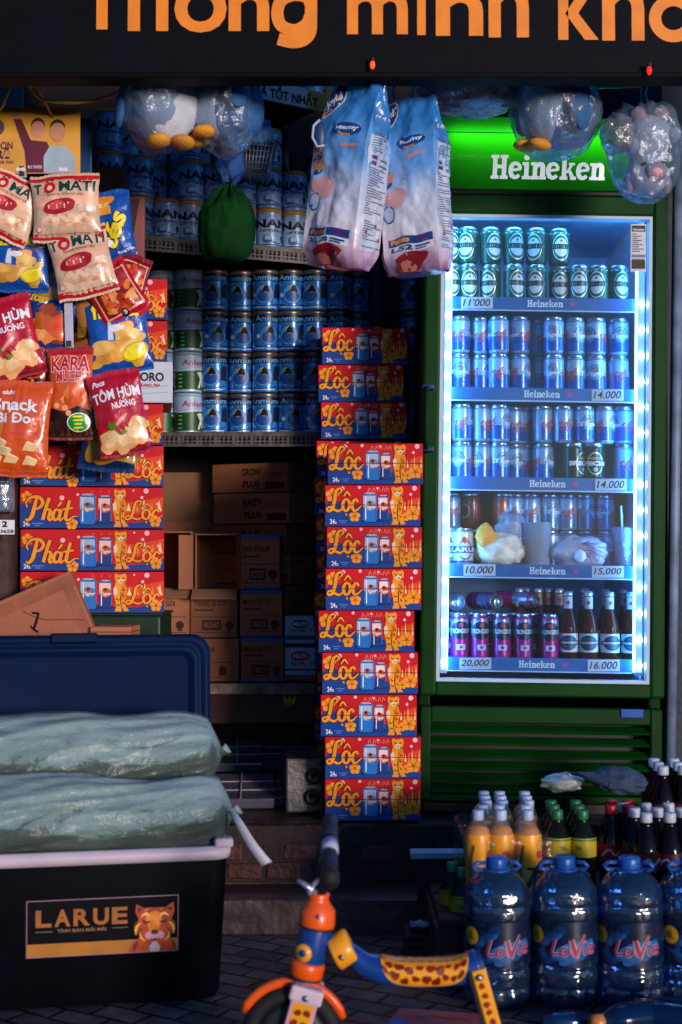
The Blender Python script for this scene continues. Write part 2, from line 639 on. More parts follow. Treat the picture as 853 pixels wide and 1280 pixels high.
def can_fig(A, x0, y0, x1, y1, top, low, mid, l=4, txt='Tiger'):
    h, w = y1 - y0, x1 - x0
    cx = (x0 + x1) / 2
    K = lambda c: M(c, .5, spec=.2)
    asp = w * A.W / (h * A.H)
    A.ell(cx, y0 + .03 * h, h * .06, K('#081a3c'), l - 2, asp=asp * 11)
    A.poly([(x0 + .1 * w, y0), (x1 - .1 * w, y0), (x1, y0 + .06 * h), (x1, y1 - .08 * h), (x1 - .12 * w, y1), (x0 + .12 * w, y1), (x0, y1 - .08 * h), (x0, y0 + .06 * h)], low, l)
    A.poly([(x0, y0 + .5 * h), (x0 + .25 * w, y0 + .44 * h), (x1 - .25 * w, y0 + .44 * h), (x1, y0 + .5 * h), (x1, y1 - .08 * h), (x0, y1 - .08 * h)], top, l + 1)
    A.ell(cx, y1 - .02 * h, h * .03, K('#9fb0c4'), l + 2, asp=asp * 13)
    A.rect(x0 + .02 * w, y1 - .1 * h, x1 - .02 * w, y1 - .07 * h, K('#2c5c9c'), l + 2)
    A.ell(cx, y0 + .55 * h, h * .17, mid, l + 2, asp=asp * 2.7)
    A.ell(cx, y0 + .64 * h, h * .09, K('#b8521c'), l + 3, asp=.9)
    A.ell(cx - .02 * w, y0 + .66 * h, h * .04, K('#2a1410'), l + 4, asp=1.1)
    A.text(txt, x0 + .04 * w, y0 + .42 * h, x1 - .04 * w, y0 + .57 * h, K('#e6d2c0'), l + 4, .04, outmat=K('#8a2a1c'))
    A.rect(x0 + .14 * w, y0 + .08 * h, x0 + .22 * w, y1 - .12 * h, K('#dfe8f4'), l + 3)
    A.rect(x1 - .09 * w, y0 + .07 * h, x1, y1 - .09 * h, K('#3a6aa8'), l + 3)


def pagodas(A, x0, y0, x1, y1, l=3):
    O2, Y2 = M('#f08030', .5, spec=.2), M('#ffd28a', .5, spec=.2)
    for k in range(5):
        x = x0 + (x1 - x0) * (k + .5) / 5
        h = (y1 - y0) * (.6 + .4 * ((k * 37) % 5) / 5)
        w = (x1 - x0) * .06
        A.poly([(x - w, y0), (x + w, y0), (x + w * .5, y0 + h * .5), (x, y0 + h), (x - w * .5, y0 + h * .5)], O2 if k % 2 else Y2, l)


def case_side(S, W, H):
    A = Art(W, H)
    A.rect(0, 0, 1, 1, RED, 0)
    A.poly([(0, 0), (1, 0), (1, .26), (.82, .14), (.7, .12), (.55, .2), (.42, .3), (.3, .28), (.2, .42), (.1, .62), (0, .58)], BLUE, 1)
    A.poly([(.7, .3), (1, .42), (1, .78), (.88, .7), (.72, .62)], M('#e0441a', .5, spec=.2), 1)
    pagodas(A, .73, .42, 1, .75, 2)
    for x, y, r in ((.29, .74, .06), (.88, .92, .065), (.85, .76, .04), (.4, .82, .035), (.79, .93, .025), (.96, .6, .03)):
        A.ell(x, y, r, M('#f7b8c0', .5, spec=.2), 2, n=12)
    for x in (.5, .56, .62, .67):
        A.ell(x, .9, .03, M('#e8404a', .5, spec=.2), 2, n=8)
    A.flower(.046, .76, .14, GOLD, DGOLD, 3)
    A.flower(.36, .1, .15, GOLD, DGOLD, 3)
    can_fig(A, .415, .09, .525, .84, M('#a8bcd8', .5, spec=.2), M('#1f6fbe', .5, spec=.2), M('#3c86cc', .5, spec=.2), 4)
    can_fig(A, .545, .12, .635, .8, M('#f0c4b4', .5, spec=.2), M('#183a78', .5, spec=.2), M('#d85038', .5, spec=.2), 4)
    tiger_fig(A, .642, .03, .752, .97, 5)
    A.word(PHAT, PSPAN, .035, .17, .405, .76, .072, GOLD, 6, DRED)
    A.word(LOC, LSPAN, .735, .14, 1.0, .68, .055, GOLD, 6, DRED)
    A.flower(.945, .17, .15, GOLD, DGOLD, 9)
    A.text('24', .022, .04, .055, .16, WHITE, 4, .03)
    A.text('s', .057, .04, .068, .1, WHITE, 4, .02)
    A.rect(.08, .1, .16, .12, M('#7090c0', .5, spec=.2), 4)
    A.rect(.1, .05, .14, .07, M('#7090c0', .5, spec=.2), 4)
    G_ = G().art(A, S)
    return G_


def case_end(S, W, H):
    A = Art(W, H)
    A.rect(0, 0, 1, 1, RED, 0)
    A.poly([(0, 0), (1, 0), (1, .14), (.85, .2), (.6, .35), (.4, .48), (.22, .52), (.12, .64), (.05, .68), (0, .5)], BLUE, 1)
    A.poly([(.8, .3), (1, .25), (1, .72), (.88, .62)], M('#e0441a', .5, spec=.2), 1)
    pagodas(A, .82, .4, 1, .75, 2)
    for x, y, r in ((.18, .92, .055), (.94, .93, .06), (.9, .78, .035), (.36, .95, .04), (.55, .93, .03)):
        A.ell(x, y, r, M('#f7c0c8', .5, spec=.2), 2, n=12)
    for k, x in enumerate((.45, .5, .55, .6, .64)):
        A.stroke([(x, .84), (x + .012, .95), (x + .03, .86)], .014, M('#f08a80', .5, spec=.2), 2, 3)
    A.flower(.076, .76, .17, GOLD, DGOLD, 3)
    A.flower(.31, .24, .14, GOLD, DGOLD, 3)
    A.flower(.922, .3, .17, GOLD, DGOLD, 3)
    A.flower(.84, .22, .11, GOLD, DGOLD, 3)
    can_fig(A, .4, .1, .545, .82, M('#a8bcd8', .5, spec=.2), M('#1f6fbe', .5, spec=.2), M('#5a98d2', .5, spec=.2), 4)
    can_fig(A, .56, .13, .665, .76, M('#f0d0c8', .5, spec=.2), M('#183a78', .5, spec=.2), M('#d85038', .5, spec=.2), 4)
    tiger_fig(A, .68, .03, .84, .98, 5)
    A.word(LOC, LSPAN, .02, .27, .385, .93, .068, GOLD, 6, DRED)
    A.text('24', .05, .05, .1, .17, WHITE, 4, .03)
    A.text('s', .103, .05, .12, .11, WHITE, 4, .02)
    A.rect(.14, .12, .23, .135, M('#7090c0', .5, spec=.2), 4)
    A.rect(.16, .07, .21, .085, M('#7090c0', .5, spec=.2), 4)
    A.rect(0, .508, 1, .522, M('#3a0c20', .5, spec=.2), 14)
    return G().art(A, S)
# ------------------------------------------------------------------ setting: pavement, shop floor, walls, awning
def paving_mat():
    m = bpy.data.materials.new('paving')
    m.use_nodes = True
    t = m.node_tree
    p = t.nodes['Principled BSDF']
    tc = t.nodes.new('ShaderNodeTexCoord')
    mp = t.nodes.new('ShaderNodeMapping')
    mp.inputs['Rotation'].default_value = (0, 0, R(32))
    wv = t.nodes.new('ShaderNodeTexNoise')
    wv.inputs['Scale'].default_value = 6
    t.links.new(tc.outputs['Object'], wv.inputs['Vector'])
    mix = t.nodes.new('ShaderNodeMix')
    mix.data_type = 'VECTOR'
    mix.inputs[0].default_value = .03
    t.links.new(tc.outputs['Object'], mix.inputs[4])
    t.links.new(wv.outputs[1], mix.inputs[5])
    t.links.new(mix.outputs[1], mp.inputs[0])
    br = t.nodes.new('ShaderNodeTexBrick')
    br.inputs['Scale'].default_value = 1
    br.inputs['Brick Width'].default_value = .12
    br.inputs['Row Height'].default_value = .065
    br.inputs['Mortar Size'].default_value = .006
    br.inputs['Mortar Smooth'].default_value = .5
    br.inputs['Color1'].default_value = (*lin('#85746f'), 1)
    br.inputs['Color2'].default_value = (*lin('#5a4e50'), 1)
    br.inputs['Mortar'].default_value = (*lin('#141116'), 1)
    t.links.new(mp.outputs[0], br.inputs[0])
    n = t.nodes.new('ShaderNodeTexNoise')
    n.inputs['Scale'].default_value = 9
    n.inputs['Detail'].default_value = 8
    t.links.new(tc.outputs['Object'], n.inputs['Vector'])
    mm = t.nodes.new('ShaderNodeMix')
    mm.data_type = 'RGBA'
    mm.blend_type = 'MULTIPLY'
    mm.inputs[0].default_value = .75
    t.links.new(br.outputs[0], mm.inputs[6])
    t.links.new(n.outputs[0], mm.inputs[7])
    t.links.new(mm.outputs[2], p.inputs['Base Color'])
    mr = t.nodes.new('ShaderNodeMapRange')
    mr.inputs[1].default_value, mr.inputs[2].default_value = .35, .65
    mr.inputs[3].default_value, mr.inputs[4].default_value = .25, .7
    t.links.new(n.outputs[0], mr.inputs[0])
    t.links.new(mr.outputs[0], p.inputs['Roughness'])
    b = t.nodes.new('ShaderNodeBump')
    b.inputs['Strength'].default_value = .8
    b.inputs['Distance'].default_value = .012
    add = t.nodes.new('ShaderNodeMath')
    add.operation = 'MULTIPLY_ADD'
    add.inputs[1].default_value = .5
    inv = t.nodes.new('ShaderNodeMath')
    inv.operation = 'SUBTRACT'
    inv.inputs[0].default_value = 1
    t.links.new(br.outputs['Fac'], inv.inputs[1])
    t.links.new(n.outputs[0], add.inputs[0])
    t.links.new(inv.outputs[0], add.inputs[2])
    t.links.new(add.outputs[0], b.inputs['Height'])
    t.links.new(b.outputs[0], p.inputs['Normal'])
    return m


def struct(g, name):
    return tag(g.build(name), kind='structure')


struct(G().add([(-200, -200, 0), (200, -200, 0), (200, 200, 0), (-200, 200, 0)], [(0, 1, 2, 3)], paving_mat()), 'pavement')
stone = M('#4a3634', .55, var=.5, scale=9, bump=.8, bscale=30)
brickm = M('#43201a', .65, var=.7, scale=16, bump=1.0, bscale=38)
slabm = M('#3c3030', .45, var=.5, scale=8, bump=.6, bscale=26)


def rough_ledge(x0, x1, y0, y1, z0, z1, mat, amp=.008):
    nx, nz, ny = 90, 6, 4
    g = G()

    def off(x, z):
        return amp * noise.noise((x * 9, z * 22, 1.3)) + amp * .6 * noise.noise((x * 31, z * 40, 4.1))
    e = .012
    g.sheet(lambda u, v: (x0 + (x1 - x0) * u, y0 + off(x0 + (x1 - x0) * u, z0 + (z1 - e - z0) * v), z0 + (z1 - e - z0) * v), nx, nz, mat)
    g.sheet(lambda u, v: (x0 + (x1 - x0) * u, (y0 + off(x0 + (x1 - x0) * u, z1 - e)) * (1 - min(1, v * 1.0)) + y1 * v if v > 0 else y0 + off(x0 + (x1 - x0) * u, z1 - e), z1 - e * (1 - min(1, v * 8)) + (.002 * noise.noise((x0 + (x1 - x0) * u) * 7 * Vector((1, 0, 0)) + Vector((0, v * 9, 0))) if 0 < v < 1 else 0)), nx, 8, mat)
    return g


g = rough_ledge(-3, 3, 3.88, 5.3, 0, .27, stone)
struct(g, 'shop_floor')
g = rough_ledge(-3, 3, 3.74, 3.885, 0, .10, slabm, .006)
struct(g, 'doorstep')
g = G().box(-.44, 1.2, 3.874, 3.9, .104, .262, M('#2a1c1a', .8, var=.6, scale=20, bump=1.0, bscale=30))
for i in range(15):                         # courses of exposed brick in the riser of the shop floor
    x = -.42 + i * .105
    for k, z in enumerate((.112, .165, .218)):
        if (i * 7 + k * 5) % 4 == 0 or (i * 5 + k * 3) % 7 in (1, 4):
            continue
        g.box(x + (.05 if k % 2 else 0), x + .096 + (.05 if k % 2 else 0), 3.868 + .004 * ((i * 3 + k) % 3), 3.9, z + .003 * ((i * 5 + k) % 3 - 1), z + .043 + .003 * ((i + k * 2) % 3), brickm, Matrix.Rotation(R(.5 * ((i + k) % 3 - 1)), 4, 'Y'), b=.006)
tag(g.build('brick_riser'), 'worn red brick riser under the shop floor edge behind the balance bike', 'riser')

wallm = M('#2c211e', .8, var=.4, scale=4, bump=.3, bscale=20)
struct(G().box(-3, 3, 5.1, 5.3, .27, 3.2, wallm), 'back_wall')
struct(G().box(-3, -1.12, 3.95, 5.1, .27, 3.2, wallm), 'left_wall')
struct(G().box(.99, 1.25, 4.22, 5.1, .27, 3.2, M('#2a3546', .8, var=.4, scale=5)), 'right_wall')

# tall board at the far right with a bluish pipe before it
T_ = at(848, 600, 4.12)
tag(G().box(T_.x - .035, T_.x + .2, 4.12, 4.2, .27, 2.3, M('#1a222e', .6, var=.35, scale=6, bump=.2), b=.004).build('wall_board'), 'grey blue board standing against the wall at the right edge', 'board')
p0, p1 = at(836, 955, 4.06), at(850, 330, 4.06)
g = G().tube([(p0.x, 4.06, .272), p0.lerp(p1, .5), (p1.x, 4.06, 2.25)], .016, M('#6a7e98', .45, var=.4, scale=12), 12)
tag(g.build('drain_pipe'), 'pale blue pipe running up beside the green fridge', 'pipe')

# ------------------------------------------------------------------ the dark sign board across the top
BY = 3.44
zb = at(0, 97, BY).z
sign = T('shop_sign', 'black fascia sign with big orange lettering across the top', 'sign', (0, BY, zb))
g = G().box(-1.5, 1.5, 0, .06, 0, .75, M('#05070f', .6, var=.5, scale=5, bump=.1, spec=.12), b=.004)
g.build('panel', sign)
g = G()
A = Art(3.0, .75)
om = M('#e8851a', .5, var=.1)


def ptx(px, py):
    q = at(px, py, BY)
    return (q.x + 1.5) / 3.0, (q.z - zb) / .75


def big(t, xl, xr, yt, yb):
    a, b = ptx(xl, yb), ptx(xr, yt)
    A.text(t, a[0], a[1], b[0], b[1], om, 2, .018)


gp2 = lambda x, y: ptx(x, y)
# letters stand on a baseline near y = 50 in the picture; tops lie above the frame
big('T', 96, 160, -46, 37)
big('h', 160, 211, -52, 39)
big('ô', 218, 284, -42, 41)
big('n', 286, 337, -11, 39)
gp_ = lambda x, y: ptx(x, y)
sxw = 15.5 / F_PX * BY / .75
A.stroke([gp_(388, 4), gp_(384, -3), gp_(368, -6), gp_(352, 1), gp_(347, 17), gp_(352, 32), gp_(368, 38), gp_(383, 31), gp_(388, 20)], sxw, om, 2)
A.stroke([gp_(389, -11), gp_(389, 18), gp_(388, 40), gp_(380, 50), gp_(366, 53), gp_(348, 49)], sxw, om, 2)
big('m', 434, 510, -10, 43)
big('i', 521, 533, -48, 44)
big('n', 545, 604, -8, 45)
big('h', 611, 661, -46, 47)
big('k', 698, 748, -46, 50)
big('h', 753, 805, -46, 51)
A.stroke([gp2(842 + 23 * math.cos(a * PI / 9), 23 + 22.5 * math.sin(a * PI / 9)) for a in range(19)], 15.5 / F_PX * BY / .75, om, 2)
A.stroke([gp2(858, 2), gp2(870, -4), gp2(874, -16)], 12 / F_PX * BY / .75, om, 2)
g.art(A, lambda u, v, h: (u - 1.5, -h, v)).build('lettering', sign)
fr = G().box(-1.5, 1.5, -.004, .064, -.001, .014, M('#040509', .6, spec=.1), b=.003)
fr.build('frame', sign)
for i, (px, py, c) in enumerate(((466, 81, '#ff3a14'), (812, 88, '#e01818'))):
    q = at(px, py, BY - .02)
    g = G().ell((0, 0, 0), (.006, .006, .011), M(c, .2, var=0, emit=1.6 if i < 2 else 0.0), 12, 8)
    g.lathe([(.0065, .009), (.0065, .017), (.003, .02)], M('#16161a', .5), 10)
    g.build('fairy_light', sign, (q.x, q.y - BY, q.z - zb))

# ------------------------------------------------------------------ fridge
FY = 4.0
FX0, FX1, FZ0 = -.352, .352, .275
fr0 = at(683, 1012, FY)
fridge = T('drinks_fridge', 'tall green glass door drinks fridge with lit sign and shelves of cans', 'fridge', (fr0.x - .018, FY, FZ0), (0, R(.85), 0))
GREEN = M('#03350a', .42, var=.25, scale=7, spec=.14)
GREEN2 = M('#032a08', .45, var=.3, scale=7, spec=.1)
BLACK = M('#08080c', .4)
LINER = M('#a8bccc', .4, var=.06)
zf = lambda py, Y=FY: at(0, py, Y).z - FZ0
g = G()
ztop, zdt, zdb = zf(150), zf(246), zf(872)
D = .68
g.box(FX0, FX0 + .035, .03, D, .0, ztop - .02, GREEN2, b=.006)
g.box(FX1 - .035, FX1, .03, D, .0, ztop - .02, GREEN2, b=.006)
g.box(FX0 + .036, FX1 - .036, D - .04, D, .02, ztop - .03, GREEN2)
g.box(FX0 + .036, FX1 - .036, .03, D - .041, ztop - .05, ztop - .02, GREEN2)
g.box(FX0 + .036, FX1 - .036, .06, D - .041, .02, zdb - .05, BLACK)
g.box(FX0 + .02, FX1 - .02, .02, .3, -.004, .02, BLACK)
g.build('cabinet', fridge)
LX0, LX1 = FX0 + .055, FX1 - .055
LZ0, LZ1 = zf(858), zf(262)
g = G()
g.box(LX0 - .018, LX0, .045, D - .06, LZ0, LZ1, LINER)
g.box(LX1, LX1 + .018, .045, D - .06, LZ0, LZ1, LINER)
g.box(LX0 - .018, LX1 + .018, D - .059, D - .045, LZ0, LZ1, LINER)
g.box(LX0 - .018, LX1 + .018, .045, D - .06, LZ1, LZ1 + .015, LINER)
g.box(LX0 - .018, LX1 + .018, .045, D - .06, LZ0 - .015, LZ0, LINER)
g.build('liner', fridge)
# door frame
g = G()
dx0, dx1 = FX0, FX1
gx0, gx1 = FX0 + .048, FX1 - .042
gz0, gz1 = zf(853), zf(270)
g.box(dx0, gx0, -.02, .028, zdb + .003, zdt, GREEN, b=.008)
g.box(gx1, dx1, -.02, .028, zdb + .003, zdt, GREEN, b=.008)
g.box(gx0 - .002, gx1 + .002, -.019, .027, gz1, zdt, GREEN, b=.006)
g.box(gx0 - .002, gx1 + .002, -.019, .027, zdb + .003, gz0, GREEN, b=.006)
df = g.build('door_frame', fridge)
g = G().tube([(dx0 + .012, -.02, zf(487)), (dx0 + .008, -.05, zf(490)), (dx0 + .008, -.055, zf(497)), (dx0 + .008, -.055, zf(556)), (dx0 + .008, -.05, zf(563)), (dx0 + .012, -.02, zf(566))], .0085, GREEN2, 10)
g.box(dx0 - .004, dx0 + .03, -.05, -.02, zf(491), zf(485), M('#15305c', .4), b=.003)
g.box(dx0 - .004, dx0 + .03, -.05, -.02, zf(568), zf(562), M('#15305c', .4), b=.003)
g.build('handle', df)
# bright gasket round the pane
GK = M('#b4c8da', .3, var=.05)
g = G()
g.box(gx0, gx0 + .010, -.012, .02, gz0, gz1, GK)
g.box(gx1 - .010, gx1, -.012, .02, gz0, gz1, GK)
g.box(gx0 + .0101, gx1 - .0101, -.012, .02, gz1 - .009, gz1, GK)
g.box(gx0 + .0101, gx1 - .0101, -.012, .02, gz0, gz0 + .009, GK)
g.build('gasket', df)
pane = film('door_glass', '#eef6fb', .035, .006, .02, 3, .02)
G().box(gx0 + .0102, gx1 - .0102, .000, .005, gz0 + .0092, gz1 - .0092, pane).build('glass_pane', fridge)
# LED strips
LEDC = M('#9cc4ff', .3, var=0, emit=0)


def led_mat(name, col, st):
    m = bpy.data.materials.new(name)
    m.use_nodes = True
    p = m.node_tree.nodes['Principled BSDF']
    p.inputs['Base Color'].default_value = (.8, .9, 1, 1)
    p.inputs['Emission Color'].default_value = (*col, 1)
    p.inputs['Emission Strength'].default_value = st
    return m


LED_BAR = led_mat('led_bar', (.10, .40, 1.0), 26.0)
LED_RAIL = led_mat('led_rail', (.22, .5, 1.0), .6)
LED_DOT = led_mat('led_dot', (.4, .66, 1.0), 30.0)
for sx, x in ((0, gx0 + .024), (1, gx1 - .022)):
    g = G().box(x - .010, x + .010, .034, .042, gz0 + .02, gz1 - .02, M('#c8d4e0', .4))
    st = g.build('led_strip', fridge)
    g = G().box(x - .008, x + .008, .030, .034, gz0 + .03, gz1 - .03, LED_RAIL)
    if True:
        s = 1 if sx == 0 else -1
        g.box(x + s * .011 - .001, x + s * .011 + .001, .036, .060, gz0 + .03, gz1 - .03, LED_BAR)
    g.build('light_bar', st)
    g = G()
    n = 15 if sx else 22
    for k in range(n):
        z = gz0 + .05 + (gz1 - gz0 - (.30 if sx else .1)) * k / (n - 1)
        g.ell((x, .028, z), (.0085 if sx else .0055, .004, .0085 if sx else .0055), LED_DOT, 10, 6)
    g.build('led', st)
g = G().box(LX0 + .03, LX1 - .03, .06, .075, LZ1 - .014, LZ1 - .002, LED_BAR)
g.build('top_light', fridge)
# header sign: translucent curved shell with tubes inside
hz0, hz1 = zf(240), zf(150)


def glow_shell():
    m = bpy.data.materials.new('lit_green')
    m.use_nodes = True
    t = m.node_tree
    t.nodes.clear()
    out = t.nodes.new('ShaderNodeOutputMaterial')
    tl = t.nodes.new('ShaderNodeBsdfTranslucent')
    tl.inputs[0].default_value = (*lin('#2cd818'), 1)
    df_ = t.nodes.new('ShaderNodeBsdfDiffuse')
    df_.inputs[0].default_value = (*lin('#07480c'), 1)
    gl = t.nodes.new('ShaderNodeBsdfGlossy')
    gl.inputs['Roughness'].default_value = .15
    a = t.nodes.new('ShaderNodeMixShader')
    a.inputs[0].default_value = .35
    t.links.new(tl.outputs[0], a.inputs[1])
    t.links.new(df_.outputs[0], a.inputs[2])
    b = t.nodes.new('ShaderNodeMixShader')
    b.inputs[0].default_value = .04
    t.links.new(a.outputs[0], b.inputs[1])
    t.links.new(gl.outputs[0], b.inputs[2])
    t.links.new(b.outputs[0], out.inputs[0])
    return m


HX0, HX1 = FX0 + .004, FX1 - .004
bulge = lambda v: -.055 * math.sin(PI * (.12 + .8 * v)) - .005
g = G().sheet(lambda u, v: (HX0 + (HX1 - HX0) * u, bulge(v), hz0 + (hz1 - hz0) * v), 12, 20, glow_shell())
hd = g.build('header_sign', fridge)
g = G()
g.box(HX0 + .06, HX0 + .34, -.03, -.022, (hz0 + hz1) / 2 + .025, (hz0 + hz1) / 2 + .037, led_mat('tube', (.75, 1, .6), 6.5))
g.box(HX1 - .30, HX1 - .06, -.03, -.022, (hz0 + hz1) / 2 + .02, (hz0 + hz1) / 2 + .032, led_mat('tube2', (.75, 1, .6), 6))
g.build('light_tube', hd)
g = G().box(HX0, HX1, .018, .03, hz0, hz1, M('#052008', .6))
g.build('back_panel', hd)
for sgn, x in ((0, HX0 - .003), (1, HX1)):
    pts = [(bulge(k / 16) - .002, hz0 + (hz1 - hz0) * k / 16) for k in range(17)] + [(.03, hz1), (.03, hz0)]
    g = G()
    n = len(pts)
    vs = [(x, y, z) for y, z in pts] + [(x + .003, y, z) for y, z in pts]
    g.add(vs, [tuple(range(n)), tuple(range(2 * n - 1, n - 1, -1))] + [(i, (i + 1) % n, (i + 1) % n + n, i + n) for i in range(n)], GREEN2)
    g.build('end_cap', hd)
G().box(HX0, HX1, -.018, .03, hz0 - .014, hz0 - .001, BLACK, b=.003).build('trim', hd)
Wd, Hd = HX1 - HX0, hz1 - hz0
A = Art(Wd, Hd, step=.012, smooth=True)
SW = M('#ffffff', .4, var=0, emit=.3)
u0, u1 = (619 - 552) / (820 - 552), (753 - 552) / (820 - 552)
slab_word(A, .26, .12, .735, .42, SW, 2)
A.ell(.752, .40, .028, SW, 2, n=12)
G().art(A, lambda u, v, h: (HX0 + u, bulge(v / Hd) - h - .0006, hz0 + v)).build('lettering', hd)
g = G()
A = Art(Wd, Hd, step=.02)
A.rect(0, .735, 1, .75, M('#8ab89a', .3), 1)
g.art(A, lambda u, v, h: (HX0 + u, bulge(v / Hd) - h, hz0 + v)).build('strap', hd)
# louvre panel below the door
g = G()
lz0, lz1 = zf(1002), zf(884)
px0, px1 = FX0 + .004, FX1 - .004
sx0, sx1 = FX0 + .035, FX1 - .04
g.box(px0, sx0, -.012, .03, lz0, lz1, GREEN, b=.006)
g.box(sx1, px1, -.012, .03, lz0, lz1, GREEN, b=.006)
g.box(sx0 - .001, sx1 + .001, -.0115, .03, zf(905), lz1, GREEN, b=.005)
g.box(sx0 - .001, sx1 + .001, -.0115, .03, lz0, zf(994), GREEN, b=.004)
lp = g.build('louvre_panel', fridge)
g = G()
ys = [913, 928, 944, 959, 974, 988]
for y in ys:
    z = zf(y)
    X = Matrix.Translation((0, .004, z)) @ Matrix.Rotation(R(32), 4, 'X')
    g.box(sx0, sx1, -.014, .018, -.0035, .0035, GREEN, X, b=.002)
g.build('louvre_slat', lp)
G().box(FX1 - .125, FX1 - .06, -.016, -.0125, zf(895), zf(884), M('#1a55a8', .3), b=.002).build('badge', lp)
# energy label on the glass
A = Art(.045, .14)
A.rect(0, 0, 1, 1, M('#cfd6dc', .5), 0)
A.rect(.06, .84, .94, .97, M('#0c3a18', .5), 1)
A.text('Heineken', .14, .86, .86, .91, WHITE, 2, .03)
star(A, .5, .935, .02, RED, 2)
for k in range(9):
    A.rect(.1, .78 - k * .045, .35 + .06 * ((k * 5) % 9), .80 - k * .045, M('#39424c', .5), 1)
A.rect(.06, .3, .94, .36, M('#5a86b0', .5), 1)
A.rect(.06, .06, .94, .24, M('#15171c', .5), 1)
A.rect(.1, .24, .9, .27, M('#a03028', .5), 1)
G().art(A, flat(-.0015)).build('energy_label', fridge, (gx1 - .062, 0, gz1 - .16))
# shelves: bar with wordmark, star and handwritten price cards
BARB = M('#1d5f9e', .35, var=.1)
PAPER = M('#b9c4cc', .7, var=.05)
PINK = M('#a8408c', .4)
PENB = M('#141c30', .5)
SHELF = [(380, [(586, "11'000")], 673), (493, [(749, '14.000')], 670), (605, [(754, '14.000')], 678), (714, [(593, '10.000'), (751, '15,000')], 679), (831, [(589, '20,000'), (747, '16.000')], 667)]
shelf_z = []
sh_parts = []
for i, (py, cards, tx) in enumerate(SHELF):
    z = at(0, py, 4.06).z - FZ0
    shelf_z.append(z)
    g = G()
    x0, x1 = LX0 + .012, LX1 - .022
    g.box(x0, x1, .062, .068, z - .0195, z + .0195, BARB, b=.0015)
    g.box(x0, x1, .0685, D - .08, z + .006, z + .012, M('#8fa4b8', .35, var=.05))
    g.box(x0, x1, .058, .0615, z - .022, z - .0185, M('#b8cfe4', .25))
    sh = g.build('shelf', fridge)
    Wb, Hb = x1 - x0, .039
    A = Art(Wb, Hb)
    c = (at(tx, 0, 4.06).x - fridge.location.x - x0) / Wb
    slab_word(A, c - .105, .27, c + .085, .8, M('#d4e0ee', .4), 2)
    star(A, c + .135, .52, .34, PINK, 2)
    G().art(A, lambda u, v, h, x0=x0, z=z: (x0 + u, .062 - h, z - .0195 + v)).build('lettering', sh)
    for (cx, t) in cards:
        X = at(cx, 0, 4.06).x - fridge.location.x
        A = Art(.094, .034)
        A.rect(0, 0, 1, 1, PAPER, 0)
        A.text(t, .08, .2, .92, .84, PENB, 1, .012, .25)
        pc = G().box(0, .094, 0, .0012, 0, .034, PAPER).art(A, flat(0)).build('price_card', sh, (X - .047, .0595, z - .017))
        pc.rotation_euler = (0, R(1.2 * ((i * 3) % 3 - 1)), 0)


def infr(px, Yl, i, dz=.012):
    """spot on fridge shelf i (from the top) seen at pixel column px, Yl behind the door front (world)"""
    q = at(px, 0, FY + Yl)
    zl = shelf_z[i] + dz
    lx = q.x - fridge.location.x
    a = R(.85)
    return Vector((fridge.location.x + lx, FY + Yl, FZ0 + zl - a * lx))


# ------------------------------------------------------------------ cans and bottles
ALU = M('#aab4be', .28, .9, var=.08)


